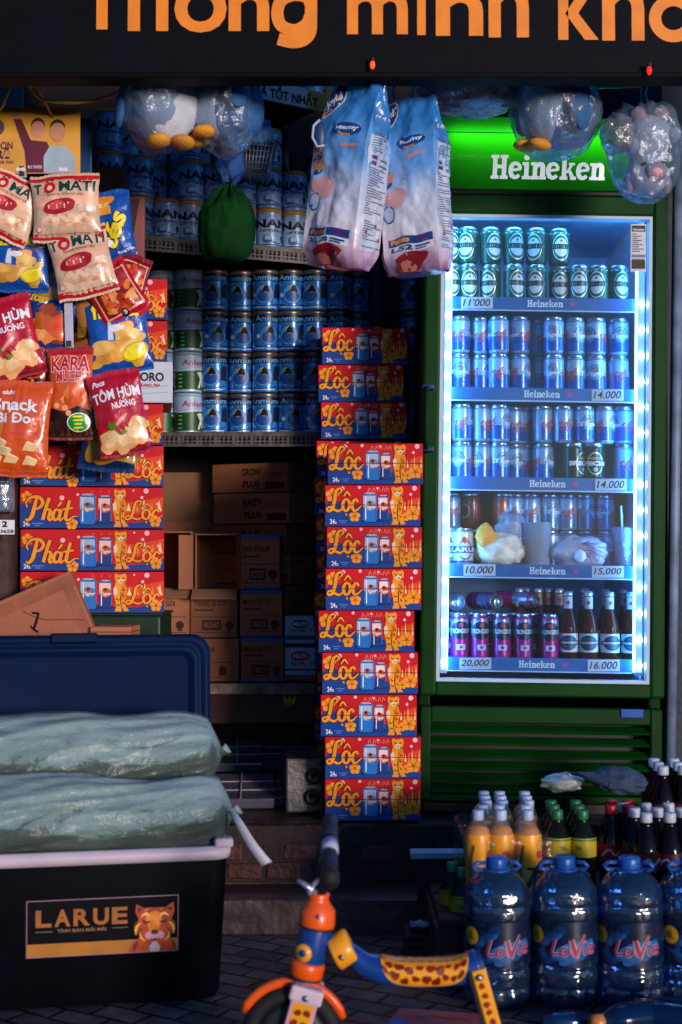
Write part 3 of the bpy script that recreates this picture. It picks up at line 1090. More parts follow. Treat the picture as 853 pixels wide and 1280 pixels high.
def can_thing(kind):
    r, h = (.0308, .112)
    if kind == 'tall':
        r, h = .026, .135
    t = T('drink_can', None, 'drink can')
    base = {'green': '#1a5230', 'silver': '#8fb2d8', 'special': '#0a2c20', 'white': '#d8dce0', 'tall': '#b02a80', 'brown': '#6a2a18', 'orange': '#a8603a', 'steel': '#9ab0c4'}[kind]
    body = M(base, .3, .25, var=.06, coat=.3)
    g = G().lathe([(r * .72, 0), (r * .86, .002), (r, .010), (r, h - .016), (r * .97, h - .011)], body, 28)
    g.build('body', t)
    g = G().lathe([(r * .97, h - .0108), (r * .84, h - .003), (r * .86, h), (r * .81, h), (r * .79, h - .004), (0, h - .004)], ALU, 28)
    g.ell((0, -.004, h - .003), (.008, .012, .0012), ALU, 10, 6)
    g.build('lid', t)
    W = 2 * PI * r * .8
    A = Art(W, h, step=(.006, 0), smooth=True, lay=.0002)
    c = .5
    if kind == 'green':
        A.rect(0, .1, 1, .82, M('#164a2c', .35, .3), 0)
        for k in range(9):
            A.rect(.03 + k * .11, .84, .08 + k * .11, .87, M('#9fc0a8', .4), 1)
        A.ell(c, .47, .36, M('#c8d8d0', .3, .3), 1, asp=.66, n=30)
        A.ell(c, .47, .325, M('#0c5a26', .35), 2, asp=.66, n=30)
        A.ell(c, .47, .25, M('#d4dcd8', .35), 3, asp=.74, n=28)
        A.rect(c - .27, .42, c + .27, .56, M('#0a3c1c', .35), 4)
        A.text('Heineken', c - .25, .44, c + .25, .54, WHITE, 5, .04)
        star(A, c, .65, .055, RED, 5)
    elif kind in ('silver', 'orange', 'steel'):
        lo = {'silver': '#1a55ac', 'orange': '#a05028', 'steel': '#54779a'}[kind]
        A.rect(0, .08, 1, .44, M(lo, .3, .35, coat=.3), 0)
        A.ell(c, .53, .22, M('#3a74b4', .32, .2), 1, asp=.95, n=26)
        A.ell(c, .53, .19, M('#6a9ccc', .32, .2), 2, asp=.95, n=26)
        A.stroke([(c - .06, .62), (c + .02, .66), (c + .05, .58), (c - .02, .5)], .05, M('#b06030', .4), 3, 4)
        A.text('Tiger', c - .2, .42, c + .2, .56, M('#dfe6f4', .4), 4, .03)
        for s in (-.36, .36):
            A.text('Tiger', c + s - .14, .3, c + s + .14, .62, M('#c84a4a', .4), 3, .02, .3, R(35))
        A.rect(0, .86, 1, .88, M('#2a5a9c', .3, .3), 1)
    elif kind == 'special':
        A.rect(0, .1, 1, .84, M('#0a2c22', .3, .3), 0)
        A.ell(c, .46, .3, M('#b8c8b8', .35, .3), 1, asp=.75, n=28)
        A.ell(c, .46, .265, M('#0c2f26', .35), 2, asp=.75, n=28)
        A.text('SPECIAL', c - .3, .4, c + .3, .52, WHITE, 4, .05)
        A.text('SAIGON', c - .16, .56, c + .16, .63, M('#c8a860', .4), 4, .04)
        A.ell(c, .3, .06, M('#a8b8a0', .4), 3, n=10)
    elif kind == 'white':
        A.ell(c, .42, .26, M('#123a86', .35), 1, asp=.8, n=26)
        A.ell(c, .42, .22, M('#d8dee6', .35), 2, asp=.8, n=26)
        A.rect(c - .34, .34, c + .34, .52, M('#123a86', .35), 3)
        A.text('LARUE', c - .3, .37, c + .3, .49, WHITE, 4, .04)
        A.ell(c, .68, .085, M('#d8301c', .35), 3, n=14)
        A.rect(0, .08, 1, .14, M('#123a86', .35), 1)
    elif kind == 'tall':
        A.rect(0, .5, 1, .86, M('#8a9ac0', .3, .5), 0)
        A.rect(0, .08, 1, .42, M('#a81c78', .3, .3), 0)
        A.ell(c, .62, .2, M('#10182e', .35), 1, asp=1.15, n=24)
        A.ell(c, .74, .05, M('#b02a40', .4), 3, n=10)
        A.text('STRONGBOW', c - .28, .56, c + .28, .66, M('#cfd8ea', .4), 3, .03)
        A.rect(c - .1, .2, c + .1, .32, M('#b8c4e0', .4), 2)
        A.ell(c, .26, .04, M('#7a2a70', .4), 3, n=8)
    elif kind == 'brown':
        A.ell(c, .5, .26, M('#2a1a2a', .35), 1, asp=.85, n=24)
        A.ell(c, .5, .21, M('#b06a3a', .35), 2, asp=.85, n=24)
        A.ell(c, .5, .16, M('#1a2038', .35), 3, asp=.85, n=20)
    G().art(A, ring(W, r + .0001)).build('can_print', t)  # all the can artwork: bands, ovals, stars and any words
    return t


CAN = {k: Maker(lambda k=k: can_thing(k)) for k in ('green', 'silver', 'special', 'white', 'tall', 'brown', 'orange', 'steel')}
rr = random.Random(3)


def cans(kind, xs, shelf, dz, words_, grp, Y=.1, jit=.5, yj=.01):
    for n, x in enumerate(xs):
        k = kind if isinstance(kind, str) else kind[n]
        p = infr(x, Y + rr.uniform(-yj, yj), shelf, .0125 + dz)
        CAN[k]((words_ % ORD[n]) if '%s' in words_ else words_, p, (0, 0, rr.uniform(-jit, jit)), grp)


B = 'from the left'
xs1 = [563, 584, 612, 641, 669, 697]
cans('green', xs1, 0, 0, 'green beer can on the top fridge shelf, lower layer, %s ' + B, 'green beer cans on the top shelf', .12)
cans('green', xs1, 0, .113, 'green beer can on the top fridge shelf, upper layer, %s ' + B, 'green beer cans on the top shelf', .12)
for n, x in enumerate((722, 746, 770)):
    CAN['green']('green beer can in the unstacked trio on the top shelf, %s %s' % (ORD[n], B), infr(x, .11, 0, .0125), (0, 0, rr.uniform(-.4, .4)), 'green beer cans on the top shelf')
xs2 = [574, 599, 622, 648, 673, 690, 716, 742, 770]
ys2 = [.12, .14, .11, .12, .17, .11, .12, .12, .12]
for lay in (0, 1):
    for n, x in enumerate(xs2):
        CAN['silver']('silver and blue beer can on the second fridge shelf, %s layer, %s %s' % (('lower', 'upper')[lay], ORD[n], B), infr(x, ys2[n], 1, .0125 + .113 * lay), (0, 0, rr.uniform(-2.2, 2.2)), 'silver and blue beer cans in the fridge')
xs3 = [576, 600, 622, 640, 655, 676, 701, 727, 752, 775]
ys3 = [.11, .12, .115, .17, .18, .13, .12, .115, .12, .12]
for lay in (0, 1):
    for n, x in enumerate(xs3):
        if lay == 0 and n == 8:
            continue
        if lay == 0 and n in (6, 7):
            CAN['special']('dark green can with a round emblem among the silver cans, %s one' % ('left', 'right')[n - 6], infr((714, 738)[n - 6], .1, 2, .0125), (0, 0, (.9, .05)[n - 6]), 'dark green cans in the fridge')
            continue
        CAN['silver']('silver and blue beer can on the third fridge shelf, %s layer, %s %s' % (('lower', 'upper')[lay], ORD[n], B), infr(x, ys3[n], 2, .0125 + .113 * lay), (0, 0, rr.uniform(-2.4, 2.4)), 'silver and blue beer cans in the fridge')
# fourth shelf: a rear layer of cans on cans, and odd things in front
for lay in (0, 1):
    for n, (x, k) in enumerate(zip((562, 587, 625, 640, 661, 684, 706, 727, 752), ('steel', 'brown', 'orange', 'steel', 'steel', 'steel', 'steel', 'steel', 'steel'))):
        CAN[k]('%s can behind the bags on the fourth fridge shelf, %s layer, %s %s' % ({'steel': 'silver', 'brown': 'brown', 'orange': 'copper'}[k], ('lower', 'upper')[lay], ORD[n], B), infr(x, .28, 3, .0125 + .113 * lay), (0, 0, rr.uniform(-2, 2)), 'cans at the back of the fourth shelf')
CAN['white']('white can with blue band and red dot beside the cream plastic bag', infr(577, .10, 3, .0125), (0, 0, .1))
CAN['white']('white can half hidden at the left end of the fourth fridge shelf', infr(562, .13, 3, .0125), (0, 0, -.3))
# fifth shelf
xs5 = [572, 597, 624, 650, 683]
for n, x in enumerate(xs5):
    CAN['tall']('tall pink can, front row of the bottom fridge shelf, %s %s' % (ORD[n], B), infr(x, .10, 4, .0125), (0, 0, rr.uniform(-.15, .15)), 'tall pink cans on the bottom shelf')
for n, x in enumerate((566, 590, 612, 636, 660, 682)):
    CAN['tall']('tall pink can, second row of the bottom fridge shelf, %s %s' % (ORD[n], B), infr(x, .165, 4, .0125), (0, 0, rr.uniform(-.3, .3)), 'tall pink cans on the bottom shelf')
for n, x in enumerate((569, 592, 623)):
    CAN['tall' if n else 'steel']('can lying on its side above the tall pink cans, %s %s' % (ORD[n], B), infr(x, .15, 4, .0125 + .137 + .027) + Vector((0, .13, .004 * n)), (R(90), 0, n * .5), 'cans lying on the tall cans')

AMBER = M('#96421a', .05, var=.1, trans=.8, ior=1.25)
DBROWN = M('#5a2818', .1, var=.1, trans=.3, ior=1.35)


def beer_bottle(front=True):
    t = T('cider_bottle', None, 'bottle')
    H = .2
    prof = [(.0, 0), (.024, 0), (.0275, .004), (.0275, .09), (.026, .105), (.0165, .14), (.0125, .155), (.0122, .19), (.0135, .192), (.0135, .197), (.0115, .2), (0, .2)]
    G().lathe(prof, AMBER if front else DBROWN, 24).build('bottle', t)
    G().lathe([(.0138, .19), (.0145, .192), (.0138, .203), (0, .2045)], M('#b8c4cc', .3, .6), 20).build('cap', t)
    W = 2 * PI * .0135 * .9
    f = lambda v: .0125 + .0003
    A = Art(W, .036, step=(.006, 0), smooth=True)
    A.rect(0, 0, 1, 1, M('#a8b6c8', .4) if front else M('#c08878', .4), 0)
    A.ell(.5, .5, .16, M('#b03030', .4), 1, n=10)
    G().art(A, ring(W, .0128, .152)).build('neck_label', t)
    W = 2 * PI * .0275 * .55
    A = Art(W, .055, step=(.006, 0), smooth=True)
    A.rect(0, 0, 1, 1, M('#c0c6cc', .45), 0)
    A.ell(.5, .5, .4, M('#10283c', .4), 1, asp=1.25, n=26)
    A.ell(.5, .5, .33, M('#2a4a64', .4), 2, asp=1.3, n=26)
    A.rect(.1, .4, .9, .62, M('#10202e', .4), 3)
    A.text('STRONGBOW', .16, .45, .84, .57, M('#d8dee4', .4), 4, .03)
    G().art(A, ring(W, .0278, .025)).build('label', t)
    return t


BB = Maker(beer_bottle)
for n, x in enumerate((706, 731, 757, 783)):
    BB('amber cider bottle with pale neck label on the bottom fridge shelf, %s %s' % (ORD[n], B), infr(x, .10, 4, .0125), (0, 0, rr.uniform(-.2, .2)), 'amber cider bottles')
BK = Maker(lambda: beer_bottle(False))
for n, x in enumerate((646, 656, 669, 682, 695, 727, 753, 775)):
    BK('dark bottle with pinkish neck label behind the pink cans, %s %s' % (ORD[n], B), infr(x, .235 + .03 * (n % 2), 4, .0125 + .005), (0, 0, rr.uniform(-.2, .2)), 'dark bottles at the back of the bottom shelf')

# bags, tumbler and iced coffee on the fourth shelf


def crumple(r, seed, amp=.16, top=None, fine=.06):
    def fn(d):
        k = 1 + amp * noise.noise(d * 2.1 + Vector((seed, seed * 1.7, 0))) + fine * noise.noise(d * 6.5 + Vector((0, seed, 3))) + fine * .6 * abs(noise.noise(d * 13 + Vector((seed, 2, 5))))
        return k
    return fn


CLEAR = film('clear_bag', '#d4e4f2', .12, .11, .22, 26, 1.0, (.5, .68, .9))
MILKY = film('milky_bag', '#cfd8e6', .12, .30, .15, 40, .7)
p = infr(620, .10, 3, .0125)
g = G().ell((0, 0, .048), (.072, .045, .05), M('#e8d0b4', .35, var=.35, scale=26, bump=.7, bscale=30), fn=crumple(1, 3.3, .22, fine=.14))
b_ = tag(g.build('food_bag', loc=p + Vector((.005, 0, 0))), 'cream and orange plastic bag of food leaning on the white can', 'plastic bag')
g = G().ell((0, 0, .0), (.028, .02, .035), M('#e89a30', .5, var=.2), fn=crumple(1, 5, .2))
g.build('knot', b_, (-.045, -.02, .09))
p = infr(720, .10, 3, .0125)
g = G().ell((0, 0, .045), (.082, .045, .048), MILKY, fn=crumple(1, 8.1, .22, fine=.12))
pb = tag(g.build('clear_food_bag', loc=p), 'clear bag streaked violet lying beside the iced coffee cup', 'plastic bag')
g = G()
for k in range(7):
    a = k * .45 - 1.4
    g.tube([(.02 + .05 * math.cos(a), -.046 + .004 * k, .045 + .035 * math.sin(a)), (.01 + .02 * math.cos(a + .6), -.05, .05 + .02 * math.sin(a + .6)), (-.03 + .01 * k, -.047, .028 + .009 * k)], [.002, .005, .002], M('#9a70b8', .4), 6, flat=.4)
g.build('violet_streak', pb)
g = G().ell((0, 0, 0), (.018, .016, .018), M('#d8e4ee', .4), fn=crumple(1, 2, .1))
g.build('knot', pb, (-.005, -.045, .035))
p = infr(641, .2, 3, .0125)
g = G().ell((0, 0, .05), (.05, .03, .06), film('blue_bag', '#a8c4e4', .15, .25, .15, 40, .7), fn=crumple(1, 12, .25, fine=.1))
tag(g.build('blue_bag', loc=p + Vector((-.02, -.06, .05))), 'pale blue crumpled bag on top of the cream food bag', 'plastic bag')
p = infr(668, .12, 3, .0125)
g = G().lathe([(.036, 0), (.037, .004), (.042, .13), (.043, .132), (.040, .131), (.034, .008), (0, .007)], M('#a8c0d8', .25, var=.05, trans=.35, ior=1.2), 28)
tag(g.build('tumbler', loc=p), 'tall frosted tumbler between the two plastic bags', 'tumbler')
p = infr(774, .10, 3, .0125)
cup = T('iced_coffee', 'clear plastic cup of dark iced coffee with a straw', 'cup', p)
g = G().lathe([(.024, 0), (.025, .002), (.034, .11), (.036, .112), (.033, .111), (.023, .004), (0, .003)], CLEAR, 24)
g.build('cup', cup)
G().lathe([(0, .005), (.0225, .005), (.029, .078), (0, .079)], M('#180c0a', .15, var=.1), 24).build('coffee', cup)
G().tube([(0, 0, .02), (-.004, -.004, .15), (-.006, -.005, .185)], .0035, M('#d8e4f0', .4), 8).build('straw', cup)
G().lathe([(.036, .112), (.037, .115), (.03, .122), (0, .123)], CLEAR, 24).build('lid', cup)

# ------------------------------------------------------------------ stacks of beer cases


def beer_case():
    W, Dp, H = .27, .40, .1165
    t = T('beer_case', None, 'beer case')
    G().box(-W / 2, W / 2, -Dp / 2, Dp / 2, 0, H, M('#a8141c', .42, var=.2, scale=12), b=.0035).build('carton', t)
    case_end(lambda u, v, h: (-W / 2 + .001 + u, -Dp / 2 - h, .001 + v), W - .002, H - .002).build('front_print', t)
    case_side(lambda u, v, h: (W / 2 + h, -Dp / 2 + .001 + u, .001 + v), Dp - .002, H - .002).build('side_print', t)
    case_side(lambda u, v, h: (-W / 2 - h, Dp / 2 - .001 - u, .001 + v), Dp - .002, H - .002).build('side_print', t)
    return t


CASE = Maker(beer_case)
Hc = .1178
offs = [(404, 524), (405, 525), (402, 522), (401, 521), (400, 520), (406, 525), (406, 525), (407, 526), (408, 527)]
base = .271
RG = 'red and blue beer cases stacked beside the fridge'
for i, (a, b) in enumerate(offs):
    c = at((a + b) / 2, 0, 3.9).x
    yaw = R([1.2, .5, -1, .8, -1.5, .6, 1.4, -.6, .9][i])
    n = len(offs) - 1 - i
    CASE('red and blue beer case in the front stack beside the fridge, %s' % (ORD[n] + ' from the top' if n else 'topmost'), (c, 4.1 - .004 * (i % 3), base + i * Hc), (0, 0, yaw), RG)
z9 = base
for i in range(12):
    xs_ = (398, 507) if i < 9 else ((400, 508), (398, 507), (400, 509))[i - 9]
    c = at(sum(xs_) / 2, 0, 4.33).x
    n = 11 - i
    # the rear stack stands on the same floor; only its top cases and left edge show
    CASE('beer case in the rear stack half hidden behind the front stack, %s' % (ORD[n] + ' from the top' if n else 'topmost'), (c - (.012 if i < 9 else 0), 4.53, base + .045 + i * Hc + (.0 if i < 9 else .004)), (0, 0, R((.6, -.8, 1.1)[i % 3])), 'rear stack of red and blue beer cases')
sb = at(111, 770, 3.9)
LW = .0
stand = T('case_stand', 'dark green cabinet under the wide beer cases at the left', 'cabinet', (sb.x, 4.04, .272))
G().box(-.2, .2, -.12, .14, 0, sb.z - .272, M('#0c2a14', .5, var=.3), b=.006).build('body', stand)
G().box(-.205, .205, -.126, .145, sb.z - .272 + .0005, sb.z - .272 + .0065, M('#0f3418', .5), b=.002).build('top', stand)
LG = 'wide red and blue beer cases stacked at the left'
white_case_i = 5
lev = 0
for i in range(8):
    z = sb.z + .008 + i * .1195
    n = 7 - i
    if i == white_case_i:
        wc = T('white_case', 'white beer case with dark lettering between the red cases at the left', 'beer case', (sb.x + .008, 4.04, z), (0, 0, R(8)))
        G().box(-.205, .205, -.135, .135, 0, .1185, M('#bcc8d6', .45, var=.1, scale=10), b=.003).build('carton', wc)
        A = Art(.40, .116)
        A.text('SAPPORO', .62, .52, .95, .74, INK, 2, .03)
        A.text('PREMIUM', .74, .38, .92, .46, M('#b03038', .5), 2, .02)
        A.stroke([(.6, .1), (.75, .3), (.98, .42)], .02, M('#8fa6c0', .5), 2)
        A.stroke([(.66, .05), (.8, .2), (.98, .26)], .02, M('#8fa6c0', .5), 2)
        G().art(A, lambda u, v, h: (-.2 + u, -.135 - h, .001 + v)).build('lettering', wc)
        continue
    px = (111.5, 111, 111, 110, 110, 110, 114, 115)[i]
    CASE('wide red and blue beer case in the left stack, %s' % (ORD[n] + ' from the top' if n else 'topmost'), (at(px, 0, 3.9).x, 4.04, z), (0, 0, R(-82 + (.5, .8, -.4, .9, 0, 0, .7, -.6)[i])), LG)

c = at(453, 0, 4.33).x
tag(G().box(c - .16, c + .15, 4.34, 4.74, .0, .042, M('#4a3424', .7, var=.4), b=.003).build('base_board', loc=(0, 0, .272)), 'wooden board under the rear stack of beer cases', 'board')
# ------------------------------------------------------------------ shelves of milk powder


def lace(name, label, x0, y0, x1, y1, z, depth, hgt=.045, label_strip=None, mat=None, punched=True):
    """shelf board with a punched steel front angle from (x0,y0) to (x1,y1)"""
    L = math.hypot(x1 - x0, y1 - y0)
    t = T(name, label, 'shelf', (x0, y0, z), (0, 0, math.atan2(y1 - y0, x1 - x0)))
    G().box(0, L, .006, depth, -.02, 0, M('#2a211f', .6, var=.4, scale=8), b=.002).build('board', t)
    g = G()
    sm = mat or M('#4c4846', .5, .3, var=.6, scale=30)
    if not punched:
        g.box(0, L, -.004, .004, -hgt, .004, sm, b=.001)
    else:
        p = .0148
        n = int(L / p)
        g.box(0, L, 0, .004, -.010, .004, sm)
        g.box(0, L, 0, .004, -hgt, -hgt + .009, sm)
        g.box(0, L, 0, .004, -hgt / 2 - .008, -hgt / 2 - .003, sm)
        for k in range(n + 1):
            w = .0055 if k % 4 else .011
            g.box(k * p, min(L, k * p + w), .0005, .0035, -hgt + .009, -.010, sm)
    g.build('front_edge', t)
    return t


ya, yb = 4.33, 4.57
a, b = at(120, 296, ya - .03), at(402, 327, yb + .02)
SA0, SA1 = Vector((at(130, 0, 4.31).x, 4.27, 2.02)), Vector((at(440, 0, 4.66).x, 4.58, 2.02))
lace('upper_shelf', 'steel edged shelf sloping away behind the green pouch with milk cans', SA0.x, SA0.y, SA1.x, SA1.y, 2.02, .45)
zB = at(0, 541, 4.5).z
s0 = at(90, 0, 4.5).x
lace('middle_shelf', 'steel edged shelf under the rows of blue milk cans', s0, 4.5, at(520, 0, 4.5).x, 4.5, zB, .42)
q0, q1 = at(300, 96, 4.42), at(417, 119, 4.62)
ts = lace('top_shelf', 'top shelf with a pale lettered strip on its front edge', q0.x, q0.y, q1.x, q1.y, (q0.z + q1.z) / 2, .35, .062, punched=False, mat=M('#c2c8cc', .5, var=.1))
L = math.hypot(q1.x - q0.x, q1.y - q0.y)
A = Art(L, .066)
A.rect(.70, .03, 1, .97, M('#e8a84a', .5), 1)
A.text('LÀ TỐT NHẤT', .16, .16, .82, .86, INK, 2, .025)
G().art(A, lambda u, v, h: (u, -.0045 - h, -.062 + v)).build('lettering', ts)
q = at(412, 128, 4.56)
g = G().box(-.016, .016, -.004, .004, -.045, .05, M('#e8b060', .5), b=.003)
tag(g.build('price_flag', loc=(q.x + .002, q.y - .01, q.z)), 'small orange tag at the end of the lettered shelf strip', 'tag')
up = G().box(-.014, .014, -.014, .014, 0, 2.6, M('#4a4a50', .5, .5, var=.3), b=.003)
u0_ = tag(up.build('shelf_post', loc=(at(196, 0, 4.96).x, 5.0, .272)), 'steel post holding up the shelves at the left of the blue cans', 'shelf post', 'shelf posts')
u1_ = u0_.copy()
COL.objects.link(u1_)
u1_.location = (at(470, 0, 5.0).x, 5.0, .272)
u1_['label'] = 'steel post holding up the shelves behind the rear beer cases'

STEEL = M('#7a6a58', .35, .7, var=.2)


def milk_can(kind):
    r, h = {'pale': (.042, .132), 'blue': (.0435, .133), 'green': (.048, .133)}[kind]
    t = T('milk_can', None, 'milk can')
    body = {'pale': M('#8cb8e0', .35, .2, var=.1), 'blue': M('#1f6cba', .35, .25, var=.1), 'green': M('#a8c4dc', .35, .2, var=.08)}[kind]
    prof = [(r * .98, 0), (r, .003), (r, .008)]
    zz = .012
    while zz < h - .022:                    # pressed rings round the tin
        prof += [(r * .985, zz), (r * .985, zz + .012), (r * .965, zz + .016), (r * .985, zz + .02)]
        zz += .026
    prof += [(r * .985, h - .014), (r, h - .012)]
    G().lathe(prof, body, 32).build('tin', t)
    lid = {'pale': M('#e0921c', .4, var=.1), 'blue': STEEL, 'green': M('#8aa6c0', .4)}[kind]
    G().lathe([(r, h - .0118), (r * 1.02, h - .010), (r * 1.02, h - .003), (r * .99, h), (r * .9, h - .001), (0, h - .003)], lid, 32).build('lid', t)
    W = 2 * PI * r * .55
    A = Art(W, h, step=(.008, 0), smooth=True)
    c = .5
    if kind == 'pale':
        A.rect(0, .08, 1, .84, M('#a8cdec', .3, .15, var=.2, scale=45, coat=.4), 0)
        A.text('NAN', c - .42, .52, c + .42, .73, M('#0c1c3c', .4), 2, .04)
        A.text('OPTIPRO', c - .3, .41, c + .3, .475, M('#17346a', .4), 2, .02)
        A.ell(c - .12, .24, .11, M('#3f78b4', .4), 1, asp=1.1)
        A.ell(c - .1, .26, .075, M('#b8d4ea', .4), 2, asp=1.1)
        A.stroke([(c - .2, .16), (c - .1, .2), (c + .1, .14), (c + .28, .17)], .03, M('#2a5c9c', .4), 2)
        A.text('1', c + .22, .2, c + .3, .34, M('#0c1c3c', .4), 2, .03)
        A.rect(0, .08, 1, .11, M('#2a5c9c', .4), 1)
    elif kind == 'blue':
        A.rect(0, .71, 1, .9, M('#070d1c', .4), 0)
        A.rect(0, .05, 1, .71, M('#2a7cca', .26, .3, var=.25, scale=45, coat=.4), 0)
        A.text('Anmum', c - .3, .735, c + .4, .87, M('#5aa4e0', .4), 2, .02)
        A.ell(c - .4, .8, .045, M('#7a8a9a', .4), 2, n=12)
        A.ell(c + .02, .38, .25, M('#114a94', .4), 1, asp=1, n=30)
        A.ell(c + .02, .38, .23, M('#3a90d8', .4), 2, asp=1, n=30)
        A.ell(c + .02, .34, .15, M('#16488e', .4), 3, asp=1.2, n=24)
        A.ell(c + .04, .52, .10, M('#a89a2a', .4), 3, asp=.9, n=14)
        A.poly([(c - .04, .44), (c + .14, .44), (c + .11, .56), (c + .05, .62), (c, .55)], INK, 4)
        A.poly([(c + .24, .3), (c + .42, .28), (c + .42, .62), (c + .34, .68), (c + .26, .6)], M('#0c1a34', .4), 4)
        A.ell(c - .22, .36, .055, M('#b8d2ea', .35), 4, n=12)
        A.stroke([(c - .3, .14), (c, .08), (c + .35, .15)], .035, M('#0c3474', .4), 3)
        A.rect(c - .35, .05, c + .3, .075, M('#b0cce6', .3), 3)
    else:
        A.rect(0, .06, 1, .56, M('#0f4a1e', .4, var=.2, scale=30), 0)
        A.rect(0, .56, 1, .88, M('#9cbcd8', .4), 0)
        A.text('Anlene', c - .1, .66, c + .46, .8, M('#a83048', .4), 2, .02)
        A.stroke([(0, .58), (.4, .53), (1, .6)], .04, M('#b8d2e4', .4), 2)
        A.poly([(c + .22, .1), (c + .28, .32), (c + .2, .48), (c + .3, .52), (c + .38, .46), (c + .34, .3), (c + .4, .1), (c + .33, .1), (c + .31, .24), (c + .27, .1)], M('#cfdccf', .4), 2)
        A.rect(.08, .1, .22, .48, M('#0a2c14', .4), 1)
        for k in range(4):
            A.rect(.32, .12 + .1 * k, .4, .14 + .1 * k, M('#b8d2b8', .4), 2)
    G().art(A, ring(W, r * 1.0)).build('label', t)
    return t


MK = {k: Maker(lambda k=k: milk_can(k)) for k in ('pale', 'blue', 'green')}


def on_shelf_a(px, dy=.06):
    """point on the slanting shelf seen at column px"""
    for i in range(200):
        f = i / 199
        q = SA0.lerp(SA1, f) + Vector((-.1 * dy, dy, 0))
        if 426.5 + q.x / q.y * F_PX * .999 >= px:
            return q
    return q


NG = 'pale blue milk powder tins with orange lids'
for n, (px, lev_, yaw) in enumerate(((134, 2, .5), (134, 1, .5), (134, 0, .5), (172, 1, .55), (172, 0, .5), (206, 0, .35), (237, 2, .3), (237, 1, .3), (237, 0, .3), (268, 1, .5), (268, 0, .5), (303, 0, .2), (303, 1, .2), (335, 2, .25), (335, 1, .3), (335, 0, .25), (367, 1, .2), (367, 0, .25), (399, 0, .1))):
    q = on_shelf_a(px)
    colname = {134: 'leftmost column beside the brown cartons', 172: 'column right of the brown carton', 206: 'low column under the first penguin', 237: 'column under the penguin feet', 268: 'dark column left of the green pouch', 303: 'column behind the wire basket', 335: 'column right of the green pouch', 367: 'column left of the nappy packs', 399: 'column behind the first nappy pack'}[px]
    MK['pale']('pale blue milk tin with orange lid, %s, %s tin' % (colname, ('bottom', 'second', 'third')[lev_]), q + Vector((0, 0, .001 + lev_ * .1335)), (0, 0, yaw + rr.uniform(-.25, .25)), NG)
for n, px in enumerate((158, 190, 224, 256, 290, 320, 352, 384)):
    for lv in range(2 if px > 350 else 3):
        q = on_shelf_a(px, .17)
        MK['pale']('shaded pale milk tin, rear row of the upper shelf, %s %s, %s' % (ORD[n], B, ('bottom', 'second', 'top')[lv]), q + Vector((0, 0, .001 + lv * .1335)), (0, 0, rr.uniform(-.6, .6)), NG)
AX = [270, 303, 333, 364, 394, 424, 447, 517]
bh = 51.6 * 4.57 / F_PX
for c_, px in enumerate(AX):
    for r_ in range(4):
        x = at(px, 0, 4.57 + (.02 if c_ in (1,) else 0)).x
        MK['blue']('blue milk tin with black band, %s row up, %s column from the left' % (ORD[r_], ORD[c_]), (x, 4.57 + (.02 if c_ == 1 else 0) + (.05 if c_ == 6 else 0), zB + .001 + r_ * bh), (0, 0, rr.uniform(-.5, .4)), 'blue milk powder tins on the middle shelf')
for c_, px in enumerate((204, 238)):
    for r_ in range(4):
        MK['green']('green and white milk tin, %s row up from the middle shelf, %s column' % (ORD[r_], ('half hidden left', 'right')[c_]), (at(px, 0, 4.57).x, 4.57 + .02 * (1 - c_), zB + .001 + r_ * bh), (0, 0, rr.uniform(-.15, .2)), 'green and white milk powder tins')
for n, px in enumerate((322, 358, 392)):
    q = at(px, 0, 4.5 + .1 * n)
    MK['pale']('pale milk tin on the top shelf above the lettered strip, %s %s' % (ORD[n], B), (q.x, 4.56 + .07 * n, (q0.z + q1.z) / 2 + .001), (0, 0, rr.uniform(-.3, .3)), 'milk tins on the top shelf')
for n, px in enumerate((440,)):
    q = at(px, 110, 4.6)
    MK['blue']('milk tin in shade above the first nappy pack', (q.x, 4.8, (q0.z + q1.z) / 2 + .001), (0, 0, 0))
# small dark bottles standing between the tins
for n, (px, h) in enumerate(((355, .16), (385, .1))):
    q = on_shelf_a(px, .15)
    g = G().lathe([(0, 0), (.026, 0), (.027, .01), (.027, h * .55), (.012, h * .75), (.011, h), (0, h)], M('#10141e', .15, var=.1), 20)
    g.lathe([(.0115, h), (.0125, h + .001), (.0125, h + .016), (0, h + .017)], M('#3a4a60', .4), 16)
    tag(g.build('dark_bottle', loc=q + Vector((0, .02, .001 + 2 * .1335))), ('tall dark bottle between the milk tins right of the basket', 'short dark bottle beside the nappy packs on the milk shelf')[n], 'bottle')
# ------------------------------------------------------------------ cartons in the recess under the shelf
CARD = dict(rough=.75, var=.22, scale=7, bump=.12, bscale=90)
CB = M('#8a5638', **CARD)
CB2 = M('#986040', **CARD)
CB3 = M('#93694a', **CARD)
PRT = M('#2a1712', .7)
BLUP = M('#1c4a86', .6)


